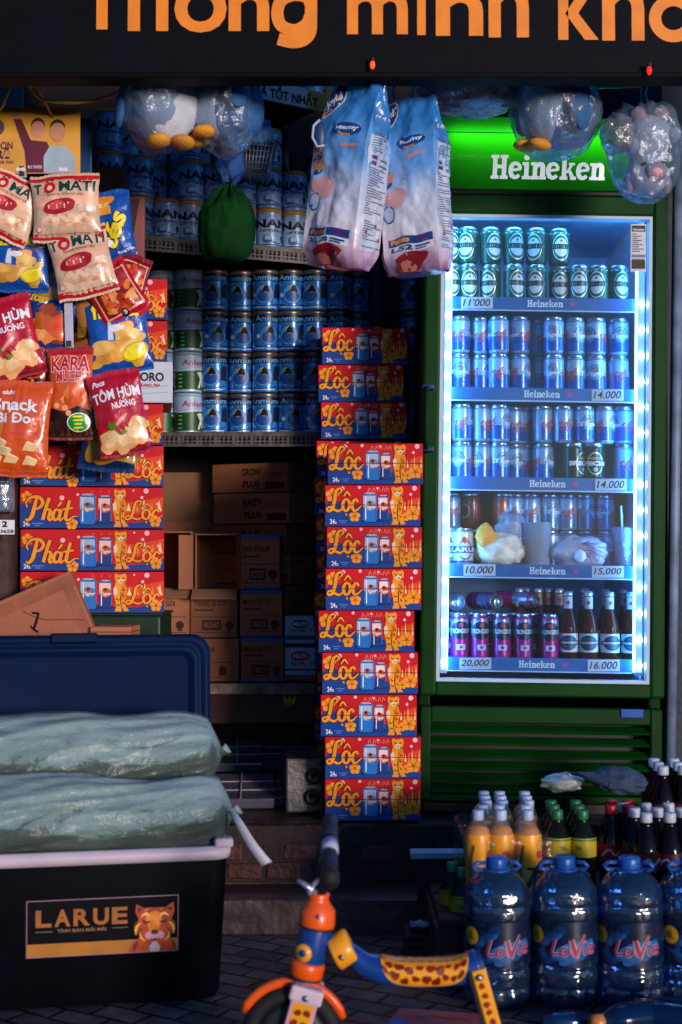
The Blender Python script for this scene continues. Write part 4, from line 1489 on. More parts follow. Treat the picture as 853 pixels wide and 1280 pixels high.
def carton(label, loc, w, d, h, yaw, mat=CB, style=0, open_front=False, words=('', '')):
    t = T('carton', label, 'carton', loc, (0, 0, yaw), 'cartons stored under the shelf')
    if open_front:
        g = G()
        th = .004
        g.box(-w / 2, -w / 2 + th, 0, d, 0, h, mat)
        g.box(w / 2 - th, w / 2, 0, d, 0, h, mat)
        g.box(-w / 2 + th, w / 2 - th, 0, d, 0, th, mat)
        g.box(-w / 2 + th, w / 2 - th, 0, d, h - th, h, mat)
        g.box(-w / 2 + th, w / 2 - th, d - th, d, th, h - th, mat)
        g.build('box', t)
        X = Matrix.Translation((0, 0, .001)) @ Matrix.Rotation(R(28), 4, 'X')
        G().box(-w / 2, w / 2, -.06, -.001, 0, .003, CB3, X).build('flap', t)
        X = Matrix.Translation((-w / 2 + .001, 0, 0)) @ Matrix.Rotation(R(-65), 4, 'Z')
        G().box(0, .003, -.05, 0, .004, h - .004, mat, X).build('flap', t)
        X = Matrix.Translation((w / 2 - .004, 0, 0)) @ Matrix.Rotation(R(24), 4, 'Z')
        G().box(0, .003, -.055, 0, .004, h - .01, CB3, X).build('flap', t)
        return t
    G().box(-w / 2, w / 2, 0, d, 0, h, mat, b=.003).build('box', t)
    A = Art(w, h)
    if style in (0, 2):
        A.rect(.06, .44, .94, .455, PRT, 1)
        A.rect(.06, .1, .94, .115, PRT, 1)
        A.rect(.25, .16, .66, .38, PRT, 1)
        A.text(words[0] or 'THUNG', .29, .2, .62, .34, mat, 2, .03)
        A.text(words[1] or 'SUA TIET TRUNG', .08, .68, .74, .8, PRT, 1, .02)
        A.rect(.08, .58, .5, .61, PRT, 1)
        A.ell(.83, .27, .09, PRT, 1)
        A.rect(.79, .14, .87, .22, PRT, 1)
        if style == 2:
            A.rect(.0, .92, 1, 1, BLUP, 1)
            A.rect(.0, 0, 1, .05, BLUP, 1)
    elif style == 1:
        A.rect(0, .5, 1, .51, PRT, 1)
        A.text(words[0] or 'GROW', .4, .56, .66, .82, PRT, 1, .04)
        A.text('PLUS', .42, .16, .64, .4, PRT, 1, .05)
        A.rect(.72, .1, .97, .34, PRT, 1)
        A.text(words[1] or 'NET WEIGHT', .7, .58, .97, .66, PRT, 1, .01)
    G().art(A, lambda u, v, h_: (-w / 2 + u, -h_, v)).build('print', t)
    A = Art(d, h)
    A.rect(.1, .44, .9, .455, PRT, 1)
    A.rect(.16, .16, .7, .32, PRT, 1)
    A.text('SPEC', .2, .18, .66, .3, mat, 2, .03)
    A.text('FRAGILE', .12, .7, .6, .8, PRT, 1, .01)
    G().art(A, lambda u, v, h_: (w / 2 + h_, u, v)).build('side_print', t)
    return t


def pxcarton(label, x0, x1, ytop, ybot, Y, d, **k):
    a, b = at(x0, ybot, Y), at(x1, ytop, Y)
    return carton(label, ((a.x + b.x) / 2, Y, a.z), b.x - a.x, d, b.z - a.z - .001, k.pop('yaw', 0), **k)


zC = at(0, 853, 4.5).z
lace('lower_shelf', 'low shelf with a worn pale edge carrying the brown cartons', at(150, 0, 4.42).x, 4.42, at(402, 0, 4.42).x, 4.42, zC, .55, .03, punched=False, mat=M('#6a5a50', .6, var=.6, scale=20, bump=.4))
# tall pile whose corner faces the street
for i, (y0, y1) in enumerate(((577, 614), (615, 654), (655, 691), (692, 730), (731, 769))):
    z0_, z1_ = at(0, y1, 4.62).z, at(0, y0, 4.62).z
    p = at(362 - (2, 0, 3, -1, 1)[i], 0, 4.62)
    w = .30
    yw = R(-28)
    c = Vector((p.x, 4.62, z0_)) + Matrix.Rotation(yw, 3, 'Z') @ Vector((-w / 2, 0, 0))
    carton('brown printed carton in the tall pile by the beer cases, %s from the top' % ('topmost', 'second', 'third', 'fourth', 'fifth')[i], c, w, .2, z1_ - z0_ - .001, yw, mat=(CB, CB2)[i % 2], style=1, words=(('GROW', 'NET WEIGHT'), ('EASY', 'BEST BEFORE'), ('PLUS', 'KEEP DRY'), ('GROW', 'KEEP DRY'), ('EASY', 'NET WEIGHT'))[i])
for i, (y0, y1) in enumerate(((770, 808), (809, 851))):
    a = at(356, y1, 4.5)
    b = at(402, y0, 4.5)
    w = .2
    t = T('milk_pack', ('upper', 'lower')[i] + ' pale blue and white carton between the brown cartons and the beer cases', 'carton', (a.x + w / 2, 4.5, a.z), (0, 0, R(-4)), 'pale blue milk cartons')
    h = b.z - a.z - .001
    G().box(-w / 2, w / 2, 0, .12, 0, h, M('#7fa4c4', .5, var=.12), b=.003).build('box', t)
    A = Art(w, h)
    A.rect(0, .0, 1, (.1, .18)[i], M('#7a2a3c', .5) if i else INK, 1)
    A.rect(0, .22 if not i else .3, 1, .36, M('#1a2c48', .5), 1)
    A.ell(.25, .74, .15, M('#8a2a4c', .5) if i else M('#1a2c48', .5), 1, asp=1.9)
    A.text('NUTI', .14, .68, .36, .8, WHITE, 2, .02)
    A.ell(.66, .74, .14, M('#1a2c48', .5), 1)
    A.text('SUA TUOI', .1, .46, .7, .58, M('#1a2c48', .5), 1, .02)
    G().art(A, lambda u, v, h_: (-w / 2 + u, -h_, v)).build('print', t)
pxcarton('open brown carton at the left of the recess with its dark inside showing', 150, 240, 664, 737, 4.55, .25, mat=CB2, open_front=True)
pxcarton('open brown carton in the middle of the recess with a torn lower flap', 241, 297, 667, 738, 4.52, .25, mat=CB, open_front=True)
pxcarton('brown carton with blue printed edges beside the open cartons', 299, 350, 668, 736, 4.50, .22, style=2, mat=CB2, words=('KOTEX', 'SAN PHAM'))
pxcarton('brown carton under the open carton at the left of the recess', 168, 237, 739, 797, 4.53, .25, mat=CB2, style=0, words=('HAOHAO', 'THUNG 30 GOI'))
pxcarton('brown carton under the middle open carton', 238, 297, 739, 797, 4.53, .25, mat=CB, style=0, words=('HAOHAO', 'THUNG 30 GOI'))
pxcarton('brown carton with blue edges in the second row of the recess', 300, 353, 737, 796, 4.51, .22, mat=CB2, style=2, words=('OMACHI', 'MI KHOAI TAY'))
pxcarton('brown carton in the lowest row beside the ice chest lid', 180, 299, 798, 852, 4.53, .25, mat=CB2, style=0, words=('HAOHAO', 'THUNG 30 GOI'))
pxcarton('brown carton in the lowest row beside the pale blue cartons', 301, 355, 797, 852, 4.50, .22, mat=CB, style=2, words=('OMACHI', 'MI KHOAI TAY'))
pxcarton('large plain tan carton standing behind the open cartons', 190, 272, 590, 664, 4.86, .1, mat=CB3, style=3)
pxcarton('wide plain brown carton at the back of the recess', 150, 300, 650, 852, 4.82, .12, mat=CB, style=3)
# under the low shelf: dark cupboard board, wrapped dark tiles, a small stove
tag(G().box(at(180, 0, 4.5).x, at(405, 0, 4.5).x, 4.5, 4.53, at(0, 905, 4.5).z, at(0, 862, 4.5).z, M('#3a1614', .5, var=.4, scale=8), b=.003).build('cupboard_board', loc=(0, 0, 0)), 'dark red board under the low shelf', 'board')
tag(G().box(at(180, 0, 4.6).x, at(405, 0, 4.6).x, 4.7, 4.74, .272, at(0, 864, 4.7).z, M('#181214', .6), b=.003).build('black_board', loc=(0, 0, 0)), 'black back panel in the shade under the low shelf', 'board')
TILE = M('#55505e', .2, var=.5, scale=6, coat=.4)
for n, (x0, x1, y, hh, tilt) in enumerate(((268, 330, 4.36, .15, -13), (325, 402, 4.40, .15, -10), (262, 345, 4.06, .10, -11), (340, 372, 4.10, .09, -9))):
    a, b = at(x0, 0, y).x, at(x1, 0, y).x
    t = T('tile_pack', ('tilted pack of dark glossy tiles at the back left under the low shelf', 'tilted pack of dark glossy tiles at the back right under the low shelf', 'dark glossy tile pack in front, beside the wrapped bundles', 'small dark glossy tile pack beside the stove')[n], 'tiles', ((a + b) / 2, y, .275 + (.06 if n < 2 else 0)), (R(tilt * -1), 0, R((4, -6, 3, -3)[n])), 'dark glossy tile packs')
    w = b - a
    G().box(-w / 2, w / 2, 0, .22, -.0, .03, TILE, b=.004).build('tile_stack', t)
    g = G()
    for k in (0.33, .66):
        g.box(-w / 2 - .001, w / 2 + .001, .22 * k, .22 * k + .004, .0301, .032, M('#9a948e', .6))
    g.box(-.002, .002, -.001, .221, .0322, .034, M('#9a948e', .6))
    g.build('tie_strap', t)
a = at(383, 1028, 3.95)
st = T('gas_stove', 'small scuffed metal stove body beside the lowest beer cases', 'stove', (a.x - .005, 4.0, .275), (0, 0, R(6)))
g = G().box(-.055, .055, 0, .2, 0, .155, M('#5a5654', .4, .5, var=.4, scale=10, bump=.2), b=.006)
g.build('body', st)
for k, (x, z) in enumerate(((.02, .045), (.025, .105))):
    G().lathe([(.022, 0), (.022, .012), (.016, .014), (0, .006)], BLACK, 20).build('knob', st, (x, 0, z), (R(90), 0, 0))
G().box(-.05, .05, -.002, .0, .07, .078, M('#8a8684', .3, .7)).build('trim', st)
a = at(362, 884, 4.46)
g = G()
for k in range(3):
    g.tube([(0, 0, 0), (-.012 + .012 * k, -.01, .02), (-.02 + .022 * k, -.012, .045)], [.004, .010, .002], M('#a8a020', .5, var=.3), 8)
tag(g.build('corn_husk', loc=(a.x, 4.46, a.z)), 'bit of yellow green husk hanging under the low shelf', 'husk')

# ------------------------------------------------------------------ snack packets hung at the left
Hn = 3.70


def pack_base(w, h, col, seed, T_=.022):
    """pillow packet; returns (front map, mesh collector)"""
    def xy(u, v):
        x, y = u - w / 2, v - h / 2
        pin = 1 - .07 * math.sin(PI * min(1, max(0, v / h))) + .012 * noise.noise((v * 40, seed, 0))
        return x * pin, y + .004 * math.sin(u / w * PI) * (1 if v > h / 2 else -1) + .006 * noise.noise((u * 22, seed * 3, v * 4)) * abs(2 * v / h - 1)

    def dep(u, v):
        a, b = abs(2 * u / w - 1), abs(2 * v / h - 1)
        k = max(0, 1 - a ** 2.6) ** .6 * max(0, 1 - min(1, b / .9) ** 2.8) ** .6
        wr = noise.noise((u * 26, v * 26, seed)) * .0065 * k + abs(noise.noise((u * 60 + 9, v * 18, seed * 2))) * .008 * (b ** 2) * (1 if b < .93 else .2)
        return T_ * k + wr

    def S(u, v, hh):
        x, y = xy(u, v)
        return (x, -dep(u, v) - hh * 1.0, y)
    g = G()
    nu, nv = 36, 44
    fr = lambda a, b: S(a * w, b * h, 0)
    g.sheet(fr, nu, nv, col)

    def bk(a, b):
        x, y, z = S((1 - a) * w, b * h, 0)
        return (x, -y * .8 + .0015, z)
    g.sheet(bk, nu, nv, col)
    for e in (0, 1):                         # crimped end seams with a zigzag cut
        pts = []
        for k in range(33):
            x, y, z = S(w * k / 32, h * e, 0)
            pts.append((x, y, z + (1 if e else -1) * (.006 + .002 * (k % 2))))
        lo = [S(w * k / 32, h * e, 0) for k in range(33)]
        o = pts + lo
        g.add(o, [(k, k + 1, k + 34, k + 33) for k in range(32)], col, False)
    return S, g


def packet(label, px, py, w, h, rot, col, design, Y=Hn, seed=1, lean=0.0, yaw=0.0):
    w, h = w / F_PX * Y, h / F_PX * Y
    t = T('snack_packet', label, 'snack packet', at(px, py, Y), (R(lean), R(-rot), R(yaw)), 'snack packets hung on the rack')
    gloss = M(col, .27, var=.08, scale=9, bump=.55, bscale=34, coat=.5)
    S, g = pack_base(w, h, gloss, seed)
    g.build('bag', t)
    A = Art(w, h, step=.008, smooth=True, lay=.0003)
    design(A)
    G().art(A, S).build('print', t)
    return t


pk = lambda c, r=.3: M(c, r, var=.18, scale=35, coat=.3)


def d_tomati(A):
    A.rect(0, 0, 1, .09, pk('#c01424'), 0)
    A.rect(0, .94, 1, 1, pk('#c01424'), 0)
    A.poly([(.0, .66), (1, .74), (1, .5), (0, .5)], pk('#e6b492'), 0)
    A.ell(.78, .93, .07, pk('#c8202c'), 1, asp=2.2)
    A.text('T', .04, .72, .16, .89, pk('#123c30'), 2, .03)
    A.text('MATI', .42, .72, .96, .9, pk('#123c30'), 2, .03, outmat=CREAM)
    A.ell(.285, .80, .10, pk('#c81a24'), 2, asp=1.0)
    A.ell(.285, .79, .045, pk('#e8cfb4'), 3)
    A.stroke([(.24, .9), (.29, .95), (.34, .91)], .03, pk('#123c30'), 3)
    A.text('Snack khoai tây', .24, .64, .8, .7, pk('#7a5a48'), 2, .01)
    for k in range(13):
        A.ell(.24 + .05 * k, .31 + .04 * math.sin(k * 1.9), .095, pk('#d89a70' if k % 2 else '#e8b88e'), 1 + k % 3, asp=1.1, wob=.1, n=14)
        A.ell(.23 + .05 * k, .33 + .04 * math.sin(k * 1.9), .045, pk('#f0d0ac'), 4 + k % 2, n=10)
    A.ell(.42, .5, .1, pk('#a81420'), 5, asp=2.8, rot=.12, n=22)
    A.ell(.38, .52, .05, pk('#d84a48'), 6, asp=2.6, rot=.12)
    for k in range(6):
        A.ell(.26 + .06 * k, .5 + .02 * (k % 2), .015, pk('#f0c8b0'), 7, n=8)
    A.ell(.1, .16, .05, pk('#c85a50'), 2)
    A.ell(.1, .16, .038, pk('#f0e0cc'), 3)


def d_lutes(A):
    A.rect(0, 0, 1, .04, pk('#0a3a86'), 0)
    A.text('fLutes', .12, .72, .94, .97, pk('#f2d020'), 2, .03, outmat=INK)
    A.text('vị muối', .4, .62, .82, .68, pk('#c02030'), 2, .02)
    for x, y, r, c in ((.62, .56, .09, '#e8b458'), (.66, .46, .1, '#f0c468'), (.6, .36, .1, '#e0a040'), (.7, .3, .1, '#f0c870'), (.35, .3, .13, '#e0a850'), (.22, .34, .1, '#e8b860'), (.3, .2, .09, '#d89838'), (.48, .2, .07, '#e8a848')):
        A.ell(x, y, r, pk(c), 2 + int(x * 10) % 3, asp=1.9, rot=.2, wob=.08, n=18)
    A.ell(.76, .24, .13, pk('#c8a010'), 5, asp=1.6, rot=.3)
    A.ell(.76, .24, .11, pk('#f4e028'), 6, asp=1.6, rot=.3)
    A.poly([(.34, .44), (.44, .44), (.42, .66), (.37, .66)], pk('#c8d4e4'), 3)
    A.ell(.5, .57, .05, pk('#e8eef4'), 3, asp=2.5, wob=.1)
    for x, y in ((.12, .12), (.86, .42), (.8, .1)):
        A.ell(x, y, .06, pk('#e0b03c'), 2, asp=1.8, rot=.5, wob=.1)


def d_lutes_v(A):
    A.ell(.35, .86, .1, pk('#e8962c'), 2, asp=2.6, rot=.15)
    A.rect(.1, .66, .6, .78, pk('#f0a43a'), 1)
    A.rect(.1, .78, .56, .84, pk('#f8d890'), 2)
    A.text('tés', .22, .3, .98, .56, pk('#f4d81c'), 2, .035, outmat=INK, rot=R(62))
    A.text('Rong biển', .62, .1, .98, .16, WHITE, 2, .03, rot=R(10))
    A.ell(.5, .26, .05, pk('#e8eef4'), 3)


def d_lobster(A):
    A.rect(0, 0, 1, .05, pk('#7a0818'), 0)
    A.text('Poca', .1, .86, .34, .94, WHITE, 2, .03, .2)
    A.text('TÔM HÙM', .05, .66, .97, .83, WHITE, 2, .03, outmat=pk('#7a0818'), rot=R(4))
    A.text('NUONG', .4, .545, .86, .625, WHITE, 2, .03, rot=R(4))
    A.stroke([(.565, .622), (.59, .635)], .016, WHITE, 3)
    A.stroke([(.662, .627), (.69, .64)], .016, WHITE, 3)
    A.stroke([(.63, .645), (.665, .672)], .015, WHITE, 3)
    for x, y, r in ((.3, .2, .13), (.5, .14, .14), (.72, .22, .15), (.84, .33, .1), (.2, .12, .1), (.62, .34, .1), (.42, .28, .1)):
        A.ell(x, y, r, pk('#e8b070'), 1 + int(x * 20) % 3, asp=1.2, wob=.15, n=16)
        A.ell(x + .02, y + .02, r * .55, pk('#f2cc94'), 4, asp=1.2, wob=.15, n=12)
    A.stroke([(.36, .3), (.5, .38), (.62, .44), (.72, .5)], [.14, .17, .15, .08], pk('#c43040'), 6, 5)
    A.stroke([(.42, .36), (.54, .43), (.66, .49)], [.03, .05, .03], pk('#f09a90'), 7, 5)
    A.stroke([(.66, .48), (.8, .5), (.9, .46)], [.05, .06, .02], pk('#b01c2c'), 6, 5)
    for k in range(3):
        A.stroke([(.42 + .08 * k, .31 + .04 * k), (.48 + .08 * k, .24 + .04 * k)], .025, pk('#8a1020'), 7, 4)
    A.ell(.34, .36, .05, pk('#4a8020'), 7, asp=1.4, wob=.2)
    A.ell(.5, .26, .035, pk('#5a9028'), 7, asp=1.6, wob=.2)


def d_kara(A):
    A.rect(0, 0, 1, .36, pk('#2a1612'), 0)
    A.poly([(0, .34), (.4, .3), (.7, .36), (1, .3), (1, 1), (0, 1)], pk('#c8541c'), 1)
    A.rect(0, .94, 1, 1, pk('#a81420'), 2)
    A.text('KARA', .1, .74, .95, .92, pk('#c01424'), 3, .03, outmat=WHITE, outw=.03)
    A.text('MUCHO', .22, .61, .95, .74, pk('#c01424'), 5, .03, outmat=WHITE, outw=.03)
    for x, y, r, c in ((.45, .5, .07, '#e87a30'), (.68, .5, .1, '#f0642c'), (.85, .46, .07, '#f09a60'), (.6, .4, .06, '#e85a24'), (.35, .44, .05, '#f0a060')):
        A.poly([(x - r, y), (x + r * .9, y + r), (x + r * .6, y - r)], pk(c), 4)
    for x, y in ((.22, .36), (.42, .34), (.5, .28)):
        A.ell(x, y, .035, pk('#e0a060'), 5)
    A.ell(.72, .17, .11, pk('#f0f0e0'), 3, asp=1.25)
    A.ell(.72, .17, .10, pk('#1f8a2a'), 4, asp=1.25)
    for k in range(4):
        A.rect(.6, .1 + .042 * k, .82 - .03 * (k % 2), .12 + .042 * k, pk('#e8e030'), 5)


def d_bido(A):
    A.rect(0, 0, 1, .03, pk('#a83a0c'), 0)
    A.text('oishi', .22, .86, .42, .91, WHITE, 2, .03)
    A.text('Snack', .08, .68, .82, .82, WHITE, 3, .03, outmat=pk('#a83010'), outw=.02)
    A.text('Bi Do', .14, .54, .72, .655, WHITE, 3, .03, outmat=pk('#a83010'), outw=.02)
    A.stroke([(.35, .655), (.385, .695)], .02, WHITE, 5)
    A.stroke([(.40, .598), (.49, .598)], .016, WHITE, 6)
    A.stroke([(.625, .655), (.655, .675), (.64, .69), (.615, .685)], .014, WHITE, 5)
    A.ell(.62, .46, .025, pk('#d84828'), 2, asp=7)
    for x, y, a in ((.22, .33, .5), (.3, .25, -.3), (.72, .3, .3), (.72, .14, .4), (.15, .16, -.2), (.42, .16, .6)):
        A.poly([(x - .12, y - .03), (x + .08, y - .045 + a * .02), (x + .13, y + .02), (x - .06, y + .05 + a * .02)], pk('#e8c488'), 2)
        A.poly([(x - .06, y + .05 + a * .02), (x + .13, y + .02), (x + .10, y + .04), (x - .03, y + .068 + a * .02)], pk('#f6e2b4'), 3)
    A.ell(.1, .55, .2, pk('#e8842c'), 1, asp=.6)


def d_spicy(A):
    A.rect(.1, .12, .94, .88, pk('#e8b098'), 0)
    A.rect(.13, .15, .91, .85, pk('#8a1a10'), 1)
    rn = random.Random(5)
    for k in range(26):
        x, y = rn.uniform(.2, .84), rn.uniform(.22, .78)
        A.ell(x, y, .06, pk(rn.choice(('#d8501c', '#e87a30', '#b02c14', '#f09a50'))), 2 + k % 5, asp=1.8, rot=rn.uniform(0, 3), wob=.2, n=10)
    A.ell(.5, .12, .07, INK, 8)
    A.ell(.5, .13, .04, pk('#c8ccd0'), 9)


def d_chips(A):
    A.poly([(.1, .25), (.9, .2), (.8, .72), (.3, .8)], pk('#8a3a18'), 1)
    for x, y, r, c in ((.35, .55, .14, '#b85a20'), (.6, .5, .16, '#d84a1c'), (.5, .35, .14, '#e88a40'), (.75, .38, .12, '#e0602c'), (.3, .35, .1, '#f0a860'), (.45, .75, .12, '#9a4a1c')):
        A.ell(x, y, r, pk(c), 2 + int(x * 10) % 4, asp=1.3, wob=.2, n=14)


def d_dim(A):  # fLutes print again in dimmed colours, with the shade painted in
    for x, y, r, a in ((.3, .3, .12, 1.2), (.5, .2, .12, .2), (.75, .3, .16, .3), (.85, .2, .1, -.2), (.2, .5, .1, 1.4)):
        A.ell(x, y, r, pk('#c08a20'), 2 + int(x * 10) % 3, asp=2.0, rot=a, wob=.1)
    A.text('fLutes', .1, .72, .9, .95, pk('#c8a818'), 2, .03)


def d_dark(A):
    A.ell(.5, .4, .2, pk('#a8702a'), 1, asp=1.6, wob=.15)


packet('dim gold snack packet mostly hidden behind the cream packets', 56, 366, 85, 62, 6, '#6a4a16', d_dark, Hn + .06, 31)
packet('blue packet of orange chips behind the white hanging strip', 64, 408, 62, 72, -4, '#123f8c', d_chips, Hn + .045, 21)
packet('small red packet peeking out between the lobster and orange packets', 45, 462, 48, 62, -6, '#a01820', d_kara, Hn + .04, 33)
packet('shaded blue packet hanging lowest behind the red lobster packet', 137, 540, 72, 92, -5, '#0c2a5c', d_dim, Hn + .05, 25)  # bag blue darkened too, so its shade sits in the colour
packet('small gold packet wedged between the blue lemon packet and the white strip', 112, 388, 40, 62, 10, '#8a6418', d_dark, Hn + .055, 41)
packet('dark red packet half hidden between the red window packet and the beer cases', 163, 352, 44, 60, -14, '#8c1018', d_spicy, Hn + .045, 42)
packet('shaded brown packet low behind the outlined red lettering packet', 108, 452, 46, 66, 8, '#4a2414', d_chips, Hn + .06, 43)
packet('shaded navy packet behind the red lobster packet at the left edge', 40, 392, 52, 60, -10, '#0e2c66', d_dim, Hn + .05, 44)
packet('blue packet with yellow lettering running up its side, right of the cream packets', 137, 285, 62, 84, 8, '#1450a8', d_lutes_v, Hn + .05, 5)
packet('blue crisps packet with a yellow lemon at the left edge, below the cream packets', 22, 326, 84, 70, -3, '#1450a8', d_lutes, Hn + .03, 6)
packet('blue crisps packet with a yellow lemon right of the white strip', 148, 419, 80, 88, 7, '#1450a8', d_lutes, Hn + .035, 9)
packet('red packet with a window of orange crisps above the blue lemon packet', 144, 368, 66, 70, 32, '#b81420', d_spicy, Hn + .02, 8)
packet('cream tomato packet tilted down at the left edge', 10, 258, 84, 72, -27, '#dcbc9c', d_tomati, Hn, 2, 0, 6)
packet('cream tomato packet in the middle of the top row', 83, 260, 88, 78, 3, '#dcbc9c', d_tomati, Hn - .02, 3)
packet('cream tomato packet hanging lowest of the three, below the other two', 103, 328, 78, 82, 13, '#dcbc9c', d_tomati, Hn - .01, 4)
packet('red lobster packet at the left edge above the orange packet', 8, 424, 82, 96, 14, '#b01028', d_lobster, Hn - .01, 10)
packet('dark and orange packet with outlined red lettering and a green badge', 88, 492, 58, 108, 0, '#8a3010', d_kara, Hn, 12)
packet('red lobster packet hanging at the right, in front of the beer cases', 150, 517, 68, 98, 11, '#b01028', d_lobster, Hn - .03, 11)
packet('orange pumpkin packet with white lettering at the left edge', 24, 536, 80, 112, -3, '#d8541a', d_bido, Hn - .03, 14)

# strips, yellow placard, cord, cartons behind
for n, (x, y0, y1) in enumerate(((88, 366, 436), (85, 205, 222), (28, 205, 222))):
    a, b = at(x - 5.5, y1, Hn + .02), at(x + 5.5, y0, Hn + .02)
    t = T('hanging_strip', ('white hanging strip between the snack packets', 'short pale strip end under the yellow placard, right one', 'short pale strip end under the yellow placard, left one')[n], 'strip', (a.x, Hn + .012 + .01 * (n > 0), a.z), (0, R(-2), 0), 'strips holding the snack packets')
    G().box(0, b.x - a.x, 0, .003, 0, b.z - a.z, M('#b4b4c4', .5), b=.001).build('strip', t)
    for z in (.012, b.z - a.z - .014):
        G().box(.004, .018, -.004, -.0005, z - .008, z + .008, M('#3a3436', .4), b=.001).build('clip', t)
t0 = at(-30, 217, 3.72)
pl = T('placard', 'shiny yellow placard with printed figures hung by a cord', 'placard', (t0.x, 3.72, t0.z), (R(3), R(.0), 0))
W, H = .30 * 1.05, .178
W = (at(102, 0, 3.72).x - t0.x)
H = at(0, 136, 3.72).z - t0.z
G().box(0, W, 0, .004, 0, H, M('#e0a030', .25, var=.08, coat=.4), b=.001).build('board', pl)
A = Art(W, H)
A.rect(0, 0, 1, 1, M('#e0a43a', .22, var=.15, scale=6, coat=.5), 0)
skin, mar, wht = M('#c89070', .3, coat=.4), M('#6a2434', .3, coat=.4), M('#a8bccc', .3, coat=.4)
fx = lambda px: (px + 30) / 132
fy = lambda py: (217 - py) / 81
A.poly([(fx(18), fy(150)), (fx(28), fy(150)), (fx(40), fy(176)), (fx(60), fy(178)), (fx(66), fy(190)), (fx(64), fy(216)), (fx(34), fy(216)), (fx(32), fy(190))], mar, 2)
A.ell(fx(22), fy(144), .07, skin, 3, asp=.8)
for k in range(4):
    A.stroke([(fx(19 + 2.4 * k), fy(144)), (fx(18 + 2.8 * k), fy(137))], .02, skin, 3, 2)
A.ell(fx(49), fy(163), .13, skin, 3, asp=.85)
A.ell(fx(49), fy(158), .12, M('#4a3028', .3, coat=.4), 2, asp=.9)
A.poly([(fx(56), fy(196)), (fx(64), fy(183)), (fx(84), fy(183)), (fx(96), fy(198)), (fx(96), fy(216)), (fx(56), fy(216))], wht, 4)
A.ell(fx(74), fy(166), .14, skin, 5, asp=.85)
A.ell(fx(74), fy(160), .12, M('#4a3028', .3, coat=.4), 4, asp=.95)
A.text('GION', fx(-8), fy(187), fx(17), fy(178), M('#5a1c4a', .4), 3, .02)
A.text('RÃ', fx(-4), fy(199), fx(16), fy(185), M('#5a1c4a', .4), 3, .04)
A.text('sua non', fx(-2), fy(205), fx(18), fy(201), M('#5a1c4a', .4), 3, .01)
A.text('MILK POWDER', fx(36), fy(211), fx(54), fy(207), WHITE, 5, .01)
A.ell(fx(-4), fy(160), .13, M('#6a3a4a', .4), 2)
for x in (24, 30, 78, 84):
    A.ell(fx(x), fy(212), .03, WHITE, 6, asp=1.3)
G().art(A, flat(0)).build('print', pl)
a = at(96, 222, 3.80)
b = at(115, 148, 3.80)
g = G().box(a.x - .1, b.x, 3.80, 3.815, a.z, b.z, M('#16406e', .4, var=.2), b=.002)
tag(g.build('blue_card'), 'blue printed card behind the yellow placard', 'card')
ye = M('#c89a28', .5, var=.15)
cord = [(30, 92, 3.55), (38, 108, 3.6), (50, 122, 3.62), (66, 127, 3.62), (100, 128, 3.62), (130, 122, 3.62), (152, 112, 3.6), (172, 98, 3.56)]
q = [at(*c) for c in cord]
q = [Vector(v) for v in cr([tuple(v) for v in q], 6)]
tag(G().tube(q, .0045, ye, 8).build('cord'), 'loose yellow cord looping under the shop sign above the placard', 'cord')
q = [at(*c) for c in ((40, 96, 3.55), (52, 118, 3.64), (66, 146, 3.71))]
g = G().tube(q, .0035, ye, 8)
q2 = [at(*c) for c in ((16, 100, 3.55), (4, 132, 3.64), (-10, 150, 3.7))]
g.tube(q2, .0035, ye, 8)
tag(g.build('tie_cord'), 'yellow cord tied to the placard from the shop sign', 'cord')
a, b = at(0, 132, 4.0), at(28, 96, 4.0)
tag(G().box(a.x - .2, b.x, 4.0, 4.02, a.z - .02, b.z + .1, M('#6a8496', .5, var=.2), b=.002).build('pale_sheet'), 'pale blue panel in the upper left corner behind the cords', 'sheet')
pxcarton('small brown carton below the dark tins behind the placard', 96, 154, 210, 250, 4.08, .12, mat=CB, style=3)
t = pxcarton('pinkish carton with an angled dark side behind the blue packet', 146, 181, 246, 343, 4.02, .02, mat=M('#8a5450', **CARD), style=3)
A = Art(1, 1)
a0, b0 = at(138, 330, 4.0), at(174, 247, 4.0)
g = G().prism([(a0.x, a0.z), (a0.x + .05, a0.z), (b0.x, b0.z), (a0.x, b0.z)], 4.008, 4.014, M('#3a1a20', .7, var=.3))  # dark maroon puts the open carton's angled shading into the colour
tag(g.build('shaded_face'), 'cardboard face with its shading painted dark maroon, in front of the pinkish carton', 'cardboard')

# dark post at the left edge
a, b = at(-14, 800, 3.86), at(19, 585, 3.86)
po = T('wooden_post', 'dark brown post at the left edge with a small white sticker', 'post', (a.x, 3.86, .272))
g = G()
hgt = b.z + .6 - .272
g.sheet(lambda u, v: ((b.x - a.x) * (.5 - .5 * math.cos(PI * u)), -.03 * math.sin(PI * u) + .004 * noise.noise((u * 6, v * 30, 0)), hgt * v), 20, 40, M('#3c2620', .7, var=.5, scale=14, bump=.8, bscale=30))
g.box(0, b.x - a.x, .0, .05, 0, hgt, M('#3c2620', .7, var=.5, scale=14))
g.build('timber', po)
A = Art(.05, .04)
A.rect(0, 0, 1, 1, WHITE, 0)
A.text('2', .3, .5, .6, .92, INK, 1, .05)
A.text('3658', .2, .08, .95, .34, INK, 1, .03)
zz = at(0, 668, 3.83).z - .272
G().art(A, flat(-.034)).build('sticker', po, (.028, 0, zz))
tag(G().lathe([(0, 0), (.03, 0), (.032, .01), (.03, .1), (.014, .15), (.013, .19), (0, .19)], film('clear_bottle', '#8fb0c8', .2, .12, .1), 20).build('glass_bottle', loc=at(4, 640, 3.8)), 'pale bottle hanging at the left edge below the orange packet', 'bottle')

